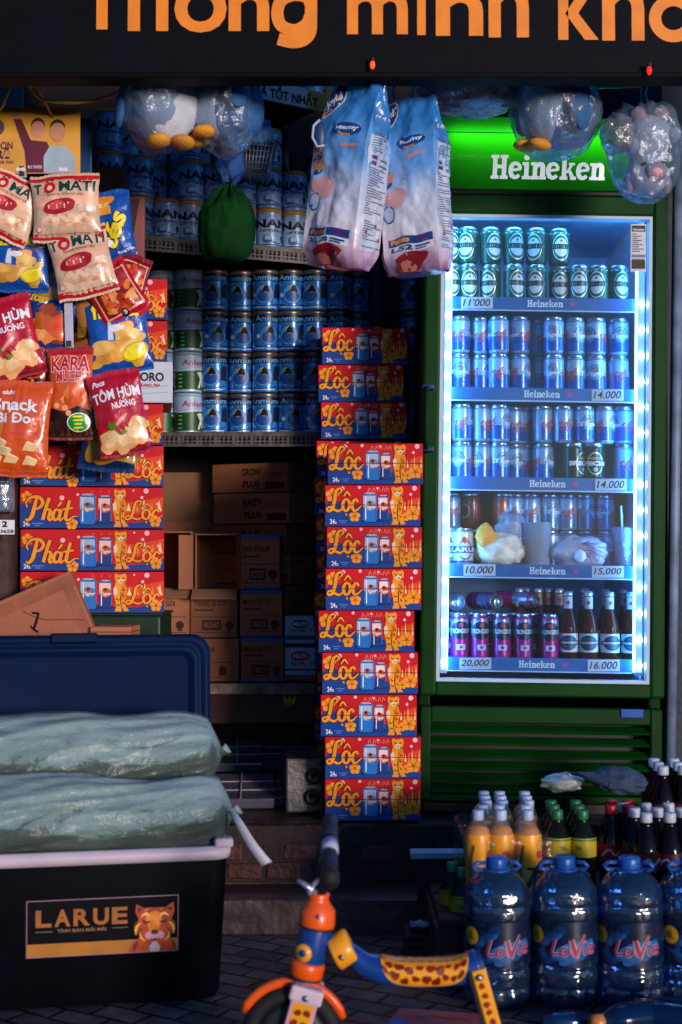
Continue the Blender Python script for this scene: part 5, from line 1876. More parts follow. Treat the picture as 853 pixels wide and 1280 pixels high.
# ------------------------------------------------------------------ toys in clear bags and the nappy packs under the sign
PB, PW, PO = M('#2f6298', .8, var=.2, scale=40, bump=.4, bscale=200), M('#c2ccd8', .8, var=.08, scale=40, bump=.4, bscale=200), M('#e0962c', .8, var=.15, bump=.4, bscale=200)


def bag(label, c, rx, ry, rz, seed, knot_up=True, mat=CLEAR, fine=.07):
    g = G()

    def ridge(v):
        return 1 - abs(noise.noise(v)) * 2

    def fn(d):
        o = Vector((seed, seed * 1.3, 2))
        k = 1 + .10 * noise.noise(d * 2 + o) + (.03 + fine * .2) * ridge(d * 3.2 + o) + .016 * ridge(d * 7 + o) + .005 * ridge(d * 15 + o) - .04
        if knot_up and d.z > .3:
            ph = math.atan2(d.y, d.x)
            k += .05 * (d.z - .3) * math.sin(11 * ph + 4 * noise.noise(d * 3 + o))
        if knot_up and d.z > .72:
            k *= 1 - .45 * ((d.z - .72) / .28) ** 1.0
        return k
    g.ell((0, 0, 0), (rx, ry, rz), mat, 132, 90, fn)
    rn = random.Random(seed)
    if knot_up:
        top = []
        g.tube([(0, 0, rz * .5), (.004, 0, rz * .72), (-.002, .002, rz * 1.0), (.004, .0, rz * 1.35)], [.02, .012, .008, .018], mat, 14)
    return tag(g.build('clear_bag', loc=c), label, 'plastic bag', 'clear bags hung under the sign')


def penguin(label, c, s, yaw, flip=0, logo=False):
    t = T('plush_penguin', label, 'plush toy', c, (0, R(flip), R(yaw)), 'plush toys in clear bags')
    pt = []
    # one body: trunk with a head on top
    prof = [(0, -.10), (.03, -.098), (.06, -.085), (.078, -.055), (.082, -.015), (.075, .03), (.058, .062), (.052, .075), (.058, .09), (.062, .115), (.052, .145), (.03, .162), (0, .166)]
    prof = [(r * s, z * s) for r, z in prof]
    G().lathe([p for p in cr(prof, 4)], PB, 32).build('body', t)
    g = G()
    g.ell((0, -.042 * s, -.018 * s), (.064 * s, .052 * s, .082 * s), PW, 32, 24)
    g.build('belly', t)
    for sx in (-1, 1):
        G().ell((sx * .03 * s + .004, -.07 * s, -.100 * s), (.024 * s, .028 * s, .0135 * s), PO, 18, 12, X=Matrix.Rotation(R(sx * 4), 4, 'Y')).build('foot', t)
        g = G().ell((0, 0, 0), (.018 * s, .034 * s, .07 * s), PB, 18, 12)
        g.build('wing', t, (sx * .078 * s, -.02 * s, .0), (0, R(sx * -14), 0))
        G().ell((sx * .02 * s, -.053 * s, .12 * s), (.006 * s, .004 * s, .008 * s), INK, 10, 8).build('eye', t)
    G().ell((0, -.066 * s, .1 * s), (.016 * s, .02 * s, .010 * s), PO, 14, 10).build('beak', t)
    if logo:
        A = Art(.05, .03)
        A.ell(.5, .5, .42, M('#2a3a5a', .6), 1, asp=1.35, n=24)
        A.ell(.5, .5, .37, PW, 2, asp=1.38, n=24)
        A.text('Huggi', .16, .34, .84, .62, M('#a02030', .6), 3, .03)
        G().art(A, lambda u, v, h: (.012 + u - .025, -.096 * s - h + .12 * (u - .02) ** 2 / .06, v - .006)).build('logo', t)
    return t


penguin('blue plush penguin with a white belly and logo in the left clear bag', at(208, 126, 3.67), 1.36, 12, 0, True)
bag('clear bag round the penguin with the logo, leftmost of the hung bags', at(199, 133, 3.66), .104, .14, .13, 4.2)
penguin('blue plush penguin turned sideways in the second clear bag', at(284, 124, 3.68), 1.2, -62, -10)
bag('clear crumpled bag round the sideways penguin beside the logo penguin', at(281, 137, 3.67), .094, .12, .13, 9.1)
penguin('plush penguin with an orange foot in the clear bag before the fridge sign', at(702, 128, 3.67), 1.25, -56, 10)
bag('clear bag round the penguin hung before the green fridge sign', at(695, 143, 3.67), .125, .13, .124, 5.7)
# white and pink plush pig hung head down
c = at(808, 196, 3.66)
pg = T('plush_pig', 'white and pink plush pig hanging head down at the right', 'plush toy', c, (0, R(0), 0), 'plush toys in clear bags')
PINKP = M('#dca4a8', .85, var=.1, bump=.4, bscale=200)
PWW = M('#d0ccd4', .85, var=.1, bump=.4, bscale=200)
g = G()
pr = [(0, -.105), (.035, -.1), (.058, -.075), (.06, -.045), (.045, -.018), (.05, .005), (.068, .035), (.07, .065), (.05, .095), (.02, .108), (0, .11)]
g.lathe(cr(pr, 4), PWW, 32)
g.build('body', pg)
G().ell((.012, -.05, -.055), (.03, .03, .026), PINKP, 20, 14).build('snout', pg)
for sx in (-1, 1):
    G().ell((sx * .05, -.01, -.075), (.014, .02, .03), PINKP, 14, 10).build('ear', pg)
    G().ell((sx * .055 + .01, -.03, .02 + .03 * (sx > 0)), (.02, .035, .02), PWW, 14, 10).build('arm', pg)
    G().ell((sx * .03, -.035, .1), (.022, .03, .024), PINKP, 14, 10).build('leg', pg)
    G().ell((sx * .022 + .006, -.058, -.035), (.005, .004, .006), INK, 10, 8).build('eye', pg)
bag('clear crumpled bag round the plush pig in the upper right corner', at(806, 186, 3.66), .098, .1, .15, 13.3, fine=.12)
tag(G().ell((0, 0, 0), (.045, .05, .05), film('teal_bag', '#7fb0b0', .2, .12, .1, 40, .8), 32, 22, crumple(1, 22, .2, fine=.12)).build('bag_scrap', loc=at(772, 168, 3.6)), 'crumpled bit of clear bag left of the plush pig', 'plastic bag')
DKB = film('smoke_bag', '#58707f', .16, .10, .12, 40, .8)
tag(G().ell((0, 0, 0), (.14, .09, .062), DKB, 48, 28, crumple(1, 31, .16, fine=.09)).build('smoky_bag', loc=at(590, 116, 3.72)), 'smoky clear bag lying above the fridge sign behind the nappy packs', 'plastic bag')
tag(G().ell((0, 0, 0), (.035, .03, .03), M('#7a94ac', .6, var=.2), 24, 16, crumple(1, 37, .12)).build('white_bundle', loc=at(596, 120, 3.72)), 'pale bundle inside the smoky bag', 'bundle')
tag(G().tube([at(640, 110, 3.72), at(740, 106, 3.72), at(800, 104, 3.74)], .012, M('#3c4048', .5), 10).build('rail_pipe'), 'dark rail under the sign from which the bags hang', 'rail')

# blue cloth, wire basket and green pouch
def cap_cloth(name, label, cat, c, r, mat, seed, amp=.25):
    return tag(G().ell((0, 0, 0), r, mat, 48, 32, crumple(1, seed, amp, fine=.1)).build(name, loc=c), label, cat)


cap_cloth('blue_cloth', 'blue cloth bundle hanging between the penguin bag and the green pouch', 'cloth', at(285, 204, 3.82), (.045, .04, .06), M('#1c4a86', .8, var=.25, bump=.3), 41)
cap_cloth('pale_cloth', 'pale blue crumpled wrap hanging above the wire basket', 'cloth', at(322, 165, 3.84), (.04, .03, .04), M('#3f78b0', .6, var=.25, bump=.3), 43)
bc = at(322, 200, 3.86)
bk = T('wire_basket', 'small grey wire basket hanging left of the milk tins', 'basket', bc, (0, R(6), 0))
g = G()
wm = M('#6a737c', .4, .5)
for k in range(7):
    z = .05 - .1 * k / 6
    w = .045 - .012 * k / 6
    g.tube([(-w, -.035, z), (w, -.035, z), (w, .035, z), (-w, .035, z), (-w, -.035, z)], .0016, wm, 6)
for k in range(9):
    f = -1 + 2 * k / 8
    g.tube([(.045 * f, -.036, .05), (.033 * f, -.036, -.05)], .0016, wm, 6)
    g.tube([(.045 * f, .036, .05), (.033 * f, .036, -.05)], .0016, wm, 6)
for k in range(5):
    f = -.035 + .07 * k / 4
    for s in (-1, 1):
        g.tube([(s * .046, f, .05), (s * .034, f, -.05)], .0016, wm, 6)
    g.tube([(-.034, f, -.05), (.034, f, -.05)], .0016, wm, 6)
g.build('mesh', bk)
G().tube([(-.046, -.036, .051), (.046, -.036, .051), (.046, .036, .051), (-.046, .036, .051), (-.046, -.036, .051)], .003, wm, 8).build('rim', bk)
gp = at(284, 281, 3.8)
GP = M('#06340f', .75, var=.4, scale=10, bump=.5, bscale=16, spec=.12)
pouch = T('green_pouch', 'round dark green fabric pouch hanging before the milk tins', 'pouch', gp, (0, R(4), 0))


def pf(d):
    a = math.atan2(d.y, d.x)
    rho = math.hypot(d.x, d.y)
    p_ = 3.2 if d.z < 0 else 2.2
    sq = (abs(d.z) ** p_ + rho ** p_) ** (-1 / p_) * .97
    up = max(0, d.z + .35)
    pleat = .055 * up * math.sin(9 * a + 2.5 * noise.noise(Vector((a, d.z * 2, 1)))) * (1 if d.z > 0 else .6)
    crease = .10 * (.45 - abs(noise.noise(Vector((a * 1.4, d.z * 1.1, 5))))) + .05 * (.45 - abs(noise.noise(Vector((a * 3.1, d.z * 3.3, 9)))))
    return sq + pleat + crease + .09 * noise.noise(d * 1.4 + Vector((2, 1, 6))) - .30 * max(0, d.z - .25) * rho


G().ell((0, 0, 0), (.080, .07, .103), GP, 120, 80, pf).build('body', pouch)
G().tube([(0, 0, .085), (.004, 0, .105), (.012, .0, .16)], [.012, .004, .003], M('#0a1a10', .7), 10).build('drawstring', pouch)


def nappy(label, cx, cy, w, d, h, yaw, roll, seed, size_text, Y=3.56):
    t = T('nappy_pack', label, 'nappy pack', at(cx, cy, Y), (R(2), R(roll), R(yaw)), 'nappy packs hung under the sign')
    m = bpy.data.materials.new('nappy_film')
    m.use_nodes = True
    nt = m.node_tree
    p = nt.nodes['Principled BSDF']
    tc = nt.nodes.new('ShaderNodeTexCoord')
    sp = nt.nodes.new('ShaderNodeSeparateXYZ')
    nt.links.new(tc.outputs['Object'], sp.inputs[0])
    mr = nt.nodes.new('ShaderNodeMapRange')
    mr.inputs[1].default_value, mr.inputs[2].default_value = -h / 2, h / 2
    nz = nt.nodes.new('ShaderNodeTexNoise')
    nz.inputs['Scale'].default_value = 14
    nt.links.new(tc.outputs['Object'], nz.inputs['Vector'])
    ad = nt.nodes.new('ShaderNodeMath')
    ad.operation = 'MULTIPLY_ADD'
    ad.inputs[1].default_value = .22
    nt.links.new(nz.outputs[0], ad.inputs[0])
    nt.links.new(sp.outputs[2], mr.inputs[0])
    nt.links.new(mr.outputs[0], ad.inputs[2])
    cr_ = nt.nodes.new('ShaderNodeValToRGB')
    e = cr_.color_ramp.elements
    e[0].position, e[0].color = .08, (*lin('#7a4a78'), 1)
    e[1].position, e[1].color = 1.0, (*lin('#2f7cc4'), 1)
    for pos, c in ((.2, '#c0a8c0'), (.34, '#d4d6e0'), (.52, '#b8c8e0'), (.72, '#5f9ad4')):
        x = e.new(pos)
        x.color = (*lin(c), 1)
    nt.links.new(ad.outputs[0], cr_.inputs[0])
    nt.links.new(cr_.outputs[0], p.inputs['Base Color'])
    p.inputs['Roughness'].default_value = .25
    p.inputs['Coat Weight'].default_value = .4
    bp = nt.nodes.new('ShaderNodeBump')
    bp.inputs['Strength'].default_value = .35
    bp.inputs['Distance'].default_value = .012
    n2 = nt.nodes.new('ShaderNodeTexNoise')
    n2.inputs['Scale'].default_value = 38
    n2.inputs['Detail'].default_value = 5
    nt.links.new(tc.outputs['Object'], n2.inputs['Vector'])
    nt.links.new(n2.outputs[0], bp.inputs['Height'])
    nt.links.new(bp.outputs[0], p.inputs['Normal'])

    def prof(v):                             # v 0 bottom .. 1 top: squeezed flat at the sealed top
        kx = 1 - .10 * max(0, (v - .72) / .28) - .10 * max(0, (.1 - v) / .1)
        ky = 1 - .8 * max(0, (v - .66) / .34) ** 1.3 - .45 * max(0, (.1 - v) / .1) ** 1.5
        return kx, ky

    def pos(side, f, v, hh=0.0):
        kx, ky = prof(v)
        z = -h / 2 + h * v
        wr = .0075 * noise.noise((f * 4 + seed, v * 9, side * 3.1)) + .012 * noise.noise((f * 2.2, v * 3.5, seed + side)) + .004 * noise.noise((f * 9, v * 26, seed + side * 2))
        x0, y0 = w / 2 * kx, d / 2 * ky
        rc = .18
        e_ = (1 - abs(2 * f - 1) ** 6)
        bul = .010 * math.sin(PI * f) * (1 if v < .8 else .4) + wr * e_
        if side == 0:
            return (-x0 + 2 * x0 * f, -y0 - bul - hh, z + .008 * noise.noise((f * 3, seed, v * 3)))
        if side == 1:
            return (x0 + bul + hh, -y0 + 2 * y0 * f, z)
        if side == 2:
            return (x0 - 2 * x0 * f, y0 + bul, z)
        return (-x0 - bul, y0 - 2 * y0 * f, z)
    g = G()
    for sd in range(4):
        g.sheet(lambda a, b, sd=sd: pos(sd, a, b), 30, 60, m)
    g.sheet(lambda a, b: pos(0, a, 0) if b == 0 else pos(2, 1 - a, 0), 30, 1, m)
    g.sheet(lambda a, b: pos(0, a, 1) if b == 0 else pos(2, 1 - a, 1), 30, 1, m)
    g.build('bag', t)
    A = Art(w, h, step=.012, smooth=True, lay=.0004)
    LB, PUR = M('#14488c', .3, coat=.4), M('#5a2a7a', .35, coat=.3)
    A.ell(.12, .9, .105, M('#d8dce4', .3, coat=.3), 1, asp=.62, rot=-.5)
    A.ell(.12, .9, .095, LB, 2, asp=.62, rot=-.5)
    A.text('Joyful', .0, .87, .3, .93, WHITE, 3, .03, 0, R(35))
    A.text('pants', .0, .81, .2, .85, M('#e8902c', .35), 3, .04, 0, R(25))
    A.ell(.62, .73, .035, LB, 1, asp=2.4, n=24)
    A.ell(.5, .735, .03, LB, 1, asp=1.3, n=20)
    A.text('Mamy', .42, .72, .82, .75, WHITE, 2, .03)
    A.text('Pants', .5, .695, .7, .712, M('#e8902c', .35), 2, .03)
    A.rect(.55, .64, .85, .655, M('#d88a80', .35), 1)
    for k, y in enumerate((.66, .6, .54)):
        A.ell(.1 + .03 * k, y, .03, M('#d88a5a', .35), 1, asp=1.2, rot=.6, wob=.1)
        A.ell(.1 + .03 * k, y - .03, .022, LB, 1, asp=1.4, rot=.6)
    A.ell(.16, .34, .05, LB, 1, asp=.8)
    A.ell(.16, .34, .042, M('#b8cce4', .35), 2, asp=.8)
    A.ell(.3, .42, .06, M('#dca8ac', .4, var=.1), 1, asp=1.2, wob=.1)
    A.rect(.1, .155, .92, .20, LB, 1)
    A.rect(.1, .115, .92, .155, WHITE, 1)
    A.text('Pants', .14, .165, .5, .195, M('#f0a43a', .35), 3, .05)
    A.ell(.74, .18, .016, PUR, 3, asp=2.6)
    A.text(size_text, .14, .12, .56, .15, LB, 3, .05)
    A.rect(.6, .135, .86, .145, LB, 3)
    A.rect(.6, .122, .8, .13, LB, 3)
    A.ell(.5, .06, .055, M('#8a1c2c', .4, var=.3), 1, asp=1.8, rot=.25, wob=.12)
    A.ell(.4, .03, .03, M('#c87a6a', .4), 2, asp=2, wob=.12)
    G().art(A, lambda u, v, hh: pos(0, min(1, max(0, u / w)), v / h, hh)).build('front_print', t)
    A = Art(d, h, step=.012, smooth=True, lay=.0004)
    A.rect(.1, .1, .9, .84, M('#bcc8d8', .35, coat=.3), 0)
    A.rect(.1, .72, .9, .84, M('#3a78b8', .35), 1)
    A.text('GOO.N', .2, .8, .8, .83, WHITE, 2, .02)
    rn = random.Random(seed)
    INKB = M('#4a6890', .4)
    for k in range(46):
        y = .12 + .0135 * k
        if .55 < y < .62 or rn.random() < .1:
            continue
        A.rect(.16, y, .2 + .62 * rn.random() + .05, y + .0055, INKB, 2)
    for k in range(2):
        A.rect(.18 + .0, .56 + .03 * k, .36, .58 + .03 * k, PUR, 2)
        A.rect(.5, .56 + .03 * k, .84, .57 + .03 * k, INKB, 2)
    for x, y in ((.3, .2), (.6, .24), (.75, .17)):
        A.ell(x, y, .012, M('#a83048', .4), 3)
    G().art(A, lambda u, v, hh: pos(1, min(1, max(0, u / d)), v / h, hh)).build('side_print', t)
    for sx in (-1, 1):
        g = G()
        pts = [(sx * .02 - .02, 0, h / 2 - .01), (sx * .03 - .02, 0, h / 2 + .03), (sx * .02, .0, h / 2 + .10), (0, 0.01, h / 2 + .16)]
        g.tube(pts, .011, M('#8fb4d8', .3, coat=.3), 10, flat=.25)
        g.build('handle', t)
    return t


nappy('left nappy pack, blue and white, tilted, hanging below the sign', 437, 222, .158, .125, .47, -33, 9.5, 2.0, 'XL 20')
nappy('right nappy pack, blue and white, hanging upright before the fridge edge', 519, 234, .155, .105, .46, -26, -2.5, 6.0, 'L52', 3.6)
q = at(400, 168, 3.5)
g = G().ell((0, 0, 0), (.014, .006, .034), M('#163c6e', .4), 20, 14)
g.tube([(.0, -.006, .036), (-.016, -.006, .02), (-.019, -.006, -.01), (-.006, -.006, -.034), (.012, -.006, -.03)], .0035, M('#b8c4d0', .35), 8)
tag(g.build('hang_tag', loc=q), 'small oval blue tag hanging at the shoulder of the left nappy pack', 'tag')
cb = at(470, 398, 4.45)
tag(G().ell((0, 0, .02), (.035, .03, .03), film('small_bag', '#a8cce8', .3, .3, .1, 60, .8), 32, 22, crumple(1, 51, .3, fine=.16)).build('small_bag', loc=(cb.x, 4.42, base + 12 * Hc + .012)), 'small clear blue bag lying on top of the rear beer case stack', 'plastic bag')
# ------------------------------------------------------------------ ice chest with its lid open
yaw = R(11)
CW, CD, CH = .70, .42, .335
fr_c = at(287, 1255, 3.17)
Rz = Matrix.Rotation(yaw, 3, 'Z')
cc = Vector((fr_c.x, 3.17, 0)) - Rz @ Vector((CW / 2, -CD / 2, 0))
chest = T('ice_chest', 'dark navy ice chest with its lid open and wrapped bundles on top', 'ice chest', (cc.x, cc.y, 0.0), (0, 0, yaw))
NAVY = M('#05080f', .5, var=.2, scale=6, bump=.06, bscale=200, spec=.06)
NAVY2 = M('#031838', .5, var=.12, scale=6, bump=.06, bscale=200, spec=.08)
RIMM = M('#b8acb8', .45, var=.12, scale=9)


def rrect(w, d, r, n=6):
    pts = []
    for cx, cy, a0 in ((w / 2 - r, d / 2 - r, 0), (-w / 2 + r, d / 2 - r, 90), (-w / 2 + r, -d / 2 + r, 180), (w / 2 - r, -d / 2 + r, 270)):
        for k in range(n + 1):
            a = R(a0 + 90 * k / n)
            pts.append((cx + r * math.cos(a), cy + r * math.sin(a)))
    return pts


def loft(g, rings, mat, close=True, smooth=True):
    n = len(rings[0])
    vs = [v for r in rings for v in r]
    fs = []
    for i in range(len(rings) - 1):
        for k in range(n):
            k2 = (k + 1) % n
            fs.append((i * n + k, i * n + k2, i * n + n + k2, i * n + n + k))
    if close:
        fs.append(tuple(range(n - 1, -1, -1)))
        fs.append(tuple((len(rings) - 1) * n + k for k in range(n)))
    return g.add(vs, fs, mat, smooth)


def rg(w, d, r, z):
    return [(x, y, z) for x, y in rrect(w, d, r)]


g = G()
loft(g, [rg(CW - .05, CD - .05, .03, .004), rg(CW - .035, CD - .035, .035, .02), rg(CW - .006, CD - .006, .04, CH - .03), rg(CW - .004, CD - .004, .04, CH)], NAVY, False)
g.add(rg(CW - .05, CD - .05, .03, .004), [tuple(range(27, -1, -1))], NAVY)
loft(g, [rg(CW - .07, CD - .07, .03, CH), rg(CW - .1, CD - .1, .03, .05)], NAVY2, False)
g.add(rg(CW - .1, CD - .1, .03, .05), [tuple(range(28))], NAVY2)
g.build('body', chest)
g = G()
loft(g, [rg(CW - .07, CD - .07, .03, CH - .004), rg(CW + .008, CD + .008, .045, CH - .014), rg(CW + .014, CD + .014, .047, CH), rg(CW + .008, CD + .008, .045, CH + .014), rg(CW - .02, CD - .02, .04, CH + .016), rg(CW - .07, CD - .07, .03, CH + .004)], RIMM, False)
g.build('rim', chest)
# raised corner latch at the right
G().box(CW / 2 - .035, CW / 2 + .008, -CD / 2 - .006, -CD / 2 + .03, CH + .012, CH + .034, RIMM, b=.006).build('corner_lug', chest)
# emblem plate
pa, pb_ = at(31, 1185, 3.1), at(224, 1115, 3.17)
EW, EH = .336, .127
A = Art(EW, EH)
OR2 = M('#98561c', .5, var=.15)
A.rect(0, 0, 1, 1, M('#8a6a78', .5), 0)
A.rect(.006, .016, .994, .984, M('#06070e', .6, spec=.1), 1)
A.rect(.006, .016, .994, .24, M('#a86a16', .5), 2)


def spaced(s, x0, x1, y0, y1):
    ws = [.95 if c != 'R' else 1 for c in s]
    tot = sum(ws)
    x = x0
    for c, w in zip(s, ws):
        cw = (x1 - x0) * w / tot
        A.text(c, x + cw * .08, y0, x + cw * .92, y1, OR2, 3, .035)
        x += cw


spaced('LARUE', .05, .67, .53, .83)
A.text('TÌNH BẠN MÃI MÃI', .2, .41, .52, .5, M('#8a6a50', .5), 3, .01)
A.rect(.06, .445, .17, .455, M('#8a6a50', .5), 3)
A.rect(.56, .46, .66, .47, M('#8a6a50', .5), 3)
# tiger head: orange face, ears, dark stripes, pale muzzle
O1, O2, O3 = M('#a83c10', .5, var=.3, scale=60), M('#d87a24', .5, var=.3, scale=60), M('#4a1408', .5)
bx = lambda P: [(.68 + .31 * a, .02 + .86 * b) for a, b in P]
A.poly(bx([(-.05, 0), (1.0, 0), (.92, .2), (.8, .3), (.2, .3), (.06, .2)]), O1, 4)
A.poly(bx([(.12, .98), (.28, .9), (.5, .9), (.74, .9), (.92, 1.0), (.94, .8), (.88, .66), (.96, .5), (.86, .32), (.7, .18), (.5, .1), (.34, .18), (.18, .32), (.1, .5), (.18, .66), (.1, .82)]), O1, 5)
A.poly(bx([(.3, .88), (.5, .82), (.7, .88), (.66, .6), (.58, .38), (.42, .38), (.34, .6)]), O2, 6)
for s in (-1, 1):
    m_ = lambda P: bx([(.52 + s * a, b) for a, b in P])
    A.stroke(m_([(.1, .72), (.2, .78), (.3, .72)]), .04, M('#f0c070', .5), 8, 5, taper=True)
    A.stroke(m_([(.1, .62), (.2, .6), (.26, .66)]), .05, O3, 9, 5, taper=True)
    A.stroke(m_([(.3, .6), (.4, .5), (.4, .35)]), .05, M('#e8a030', .5), 8, 5, taper=True)
    A.stroke(m_([(.34, .44), (.3, .3), (.2, .22)]), .045, M('#e8a030', .5), 8, 5, taper=True)
    A.stroke(m_([(.34, .66), (.42, .58), (.44, .45)]), .035, O3, 9, 5, taper=True)
    A.stroke(m_([(.26, .5), (.34, .4), (.32, .3)]), .03, O3, 9, 5, taper=True)
    A.stroke(m_([(.04, .86), (.12, .82), (.2, .86)]), .03, O3, 9, 5, taper=True)
    A.ell(*bx([(.52 + s * .1, .33)])[0], .075, M('#c8909c', .5), 8, asp=1.2)
    A.poly(m_([(.36, .92), (.36, .8), (.26, .88)]) if s > 0 else m_([(.36, .92), (.26, .88), (.36, .8)]), O3, 7)
    A.stroke(m_([(.36, .22), (.42, .12), (.44, .02)]), .04, O3, 6, 5, taper=True)
A.ell(*bx([(.52, .4)])[0], .045, O3, 10, asp=1.5)
A.stroke(bx([(.4, .27), (.52, .24), (.64, .27)]), .03, O3, 10, 5, taper=True)
A.poly(bx([(.42, .0), (.62, .0), (.64, .1), (.56, .2), (.48, .2), (.4, .1)]), M('#b0a0a8', .5), 9)
loc_front = lambda px, py: None
ex = (228 - 287) / 545 + CW / 2
G().art(A, lambda u, v, h: (CW / 2 - .115 - EW + u, -CD / 2 + .004 - .0135 * (1 - (.105 + v) / CH) * -1 - h - .002 + (.0145 * (1 - (.105 + v) / CH)) * 0, .118 + v)).build('emblem', chest)
# lid standing open behind
LH = .455
lid = G()


def rrz(w, hh, r, y, z0):
    return [(x, y, z0 + hh / 2 + zz) for x, zz in rrect(w, hh, r)]


y0 = 0.0
loft(lid, [rrz(CW, LH, .05, .045, 0), rrz(CW, LH, .05, .02, 0), rrz(CW - .01, LH - .01, .048, .008, .005), rrz(CW - .03, LH - .03, .045, .004, .015), rrz(CW - .045, LH - .045, .04, .012, .0225), rrz(CW - .06, LH - .06, .035, .012, .03), rrz(CW - .07, LH - .07, .03, .006, .035), rrz(CW - .09, LH - .09, .028, .006, .045), rrz(CW - .105, LH - .105, .025, .020, .0525), rrz(CW - .12, LH - .12, .02, .022, .06)], NAVY2, True)
lo = lid.build('lid', chest, (0, CD / 2 - .01, CH + .022), (R(-6), 0, 0))
fixn(lo)
G().box(-.06, .06, -.003, .02, LH - .022, LH + .004, NAVY2, b=.005).build('catch', lo)
for sx in (-1, 1):
    G().tube([(sx * .26, CD / 2 - .005, CH + .012), (sx * .26, CD / 2 + .02, CH + .022)], .012, NAVY, 10).build('hinge', chest)


# wrapped bundles lying across the chest
def wrap_mat():
    m = bpy.data.materials.new('wrapped_green')
    m.use_nodes = True
    t = m.node_tree
    p = t.nodes['Principled BSDF']
    tc = t.nodes.new('ShaderNodeTexCoord')
    mp = t.nodes.new('ShaderNodeMapping')
    mp.inputs['Scale'].default_value = (1, 2.6, 2.6)
    t.links.new(tc.outputs['Object'], mp.inputs[0])
    n = t.nodes.new('ShaderNodeTexNoise')
    n.inputs['Scale'].default_value = 3.4
    n.inputs['Detail'].default_value = 10
    n.inputs['Roughness'].default_value = .66
    n.inputs['Distortion'].default_value = 1.1
    t.links.new(mp.outputs[0], n.inputs['Vector'])
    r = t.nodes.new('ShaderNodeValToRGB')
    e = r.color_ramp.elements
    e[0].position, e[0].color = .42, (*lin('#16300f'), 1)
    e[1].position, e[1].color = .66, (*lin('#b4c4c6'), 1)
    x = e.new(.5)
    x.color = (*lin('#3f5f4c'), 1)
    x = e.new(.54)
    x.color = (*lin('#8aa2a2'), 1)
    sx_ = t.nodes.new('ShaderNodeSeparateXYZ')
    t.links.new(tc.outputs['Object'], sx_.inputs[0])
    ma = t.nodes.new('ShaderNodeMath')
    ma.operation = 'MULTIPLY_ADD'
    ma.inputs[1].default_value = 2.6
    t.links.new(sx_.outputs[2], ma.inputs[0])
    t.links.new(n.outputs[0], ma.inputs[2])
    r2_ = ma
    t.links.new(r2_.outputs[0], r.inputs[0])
    t.links.new(r.outputs[0], p.inputs['Base Color'])
    p.inputs['Roughness'].default_value = .52
    p.inputs['Specular IOR Level'].default_value = .35
    w = t.nodes.new('ShaderNodeTexWave')
    w.inputs['Scale'].default_value = 60
    w.inputs['Distortion'].default_value = 1.5
    t.links.new(tc.outputs['Object'], w.inputs['Vector'])
    n2 = t.nodes.new('ShaderNodeTexNoise')
    n2.inputs['Scale'].default_value = 16
    n2.inputs['Detail'].default_value = 9
    n2.inputs['Roughness'].default_value = .7
    n2.inputs['Distortion'].default_value = 1.2
    t.links.new(mp.outputs[0], n2.inputs['Vector'])
    b = t.nodes.new('ShaderNodeBump')
    b.inputs['Strength'].default_value = .5
    b.inputs['Distance'].default_value = .02
    t.links.new(n2.outputs[0], b.inputs['Height'])
    b2 = t.nodes.new('ShaderNodeBump')
    b2.inputs['Strength'].default_value = .25
    b2.inputs['Distance'].default_value = .003
    t.links.new(w.outputs[1], b2.inputs['Height'])
    t.links.new(b.outputs[0], b2.inputs['Normal'])
    t.links.new(b2.outputs[0], p.inputs['Normal'])
    return m


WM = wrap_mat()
OUTF = film('outer_film', '#e2ece8', .028, .10, .34, 20, .7, (.48, .58, .58))


def bundle(label, px0, px1, py, rad, Y, seed, lift=0):
    a, b = at(px0, py, Y), at(px1, py, Y)
    L = b.x - a.x
    t = T('wrapped_bundle', label, 'bundle', ((a.x + b.x) / 2, Y, a.z + lift), (0, 0, yaw * .8), 'wrapped bundles on the ice chest')
    g = G()
    nu, nv = 240, 110
    vs = []
    for i in range(nu + 1):
        s = i / nu
        x = -L / 2 + L * s
        e = 2 * s - 1
        k = max(0.0, 1 - abs(e) ** (9 if e > 0 else 12)) ** .5
        if e > .9:
            k = max(k * (1 - .5 * (e - .9) / .1), .02)
        for j in range(nv):
            th = 2 * PI * j / nv
            d = (math.cos(th), math.sin(th))
            sw = x * 1.6
            q_ = (math.cos(th + sw), math.sin(th + sw))
            r = rad * k * (1 + .20 * noise.noise((x * 4.5, d[0] * 1.2 + seed, d[1] * 1.2)) + .07 * noise.noise((x * 9, d[0] * 2.4 + seed, d[1] * 2.4)) + .12 * (.4 - abs(noise.noise((x * 2.6, q_[0] * 3.6, q_[1] * 3.6 + seed)))) + .05 * (.4 - abs(noise.noise((x * 7, q_[0] * 7, q_[1] * 7 + seed)))))
            vs.append((x, d[0] * r * 1.15, d[1] * r * .98 + .012 * noise.noise((x * 4, seed, 7))))
    fs = [(i * nv + j, i * nv + (j + 1) % nv, (i + 1) * nv + (j + 1) % nv, (i + 1) * nv + j) for i in range(nu) for j in range(nv)]
    fs.append(tuple(range(nv)))
    fs.append(tuple(nu * nv + j for j in range(nv - 1, -1, -1)))
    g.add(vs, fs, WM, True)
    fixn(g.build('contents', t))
    g = G()
    fv = []
    for i in range(nu + 1):
        for j in range(nv):
            x, y, z = vs[i * nv + j]
            f_ = 1.035 + .03 * (.4 - abs(noise.noise((x * 6, y * 30 + seed, z * 30)))) + .022 * (.4 - abs(noise.noise((x * 15 + y * 20, y * 55, z * 55 + seed))))
            fv.append((x * 1.006, y * f_, z * f_))
    g.add(fv, fs, OUTF, True)
    fixn(g.build('wrapping', t))
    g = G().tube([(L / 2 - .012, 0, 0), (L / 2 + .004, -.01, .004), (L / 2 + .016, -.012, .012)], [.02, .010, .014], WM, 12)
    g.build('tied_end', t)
    return t


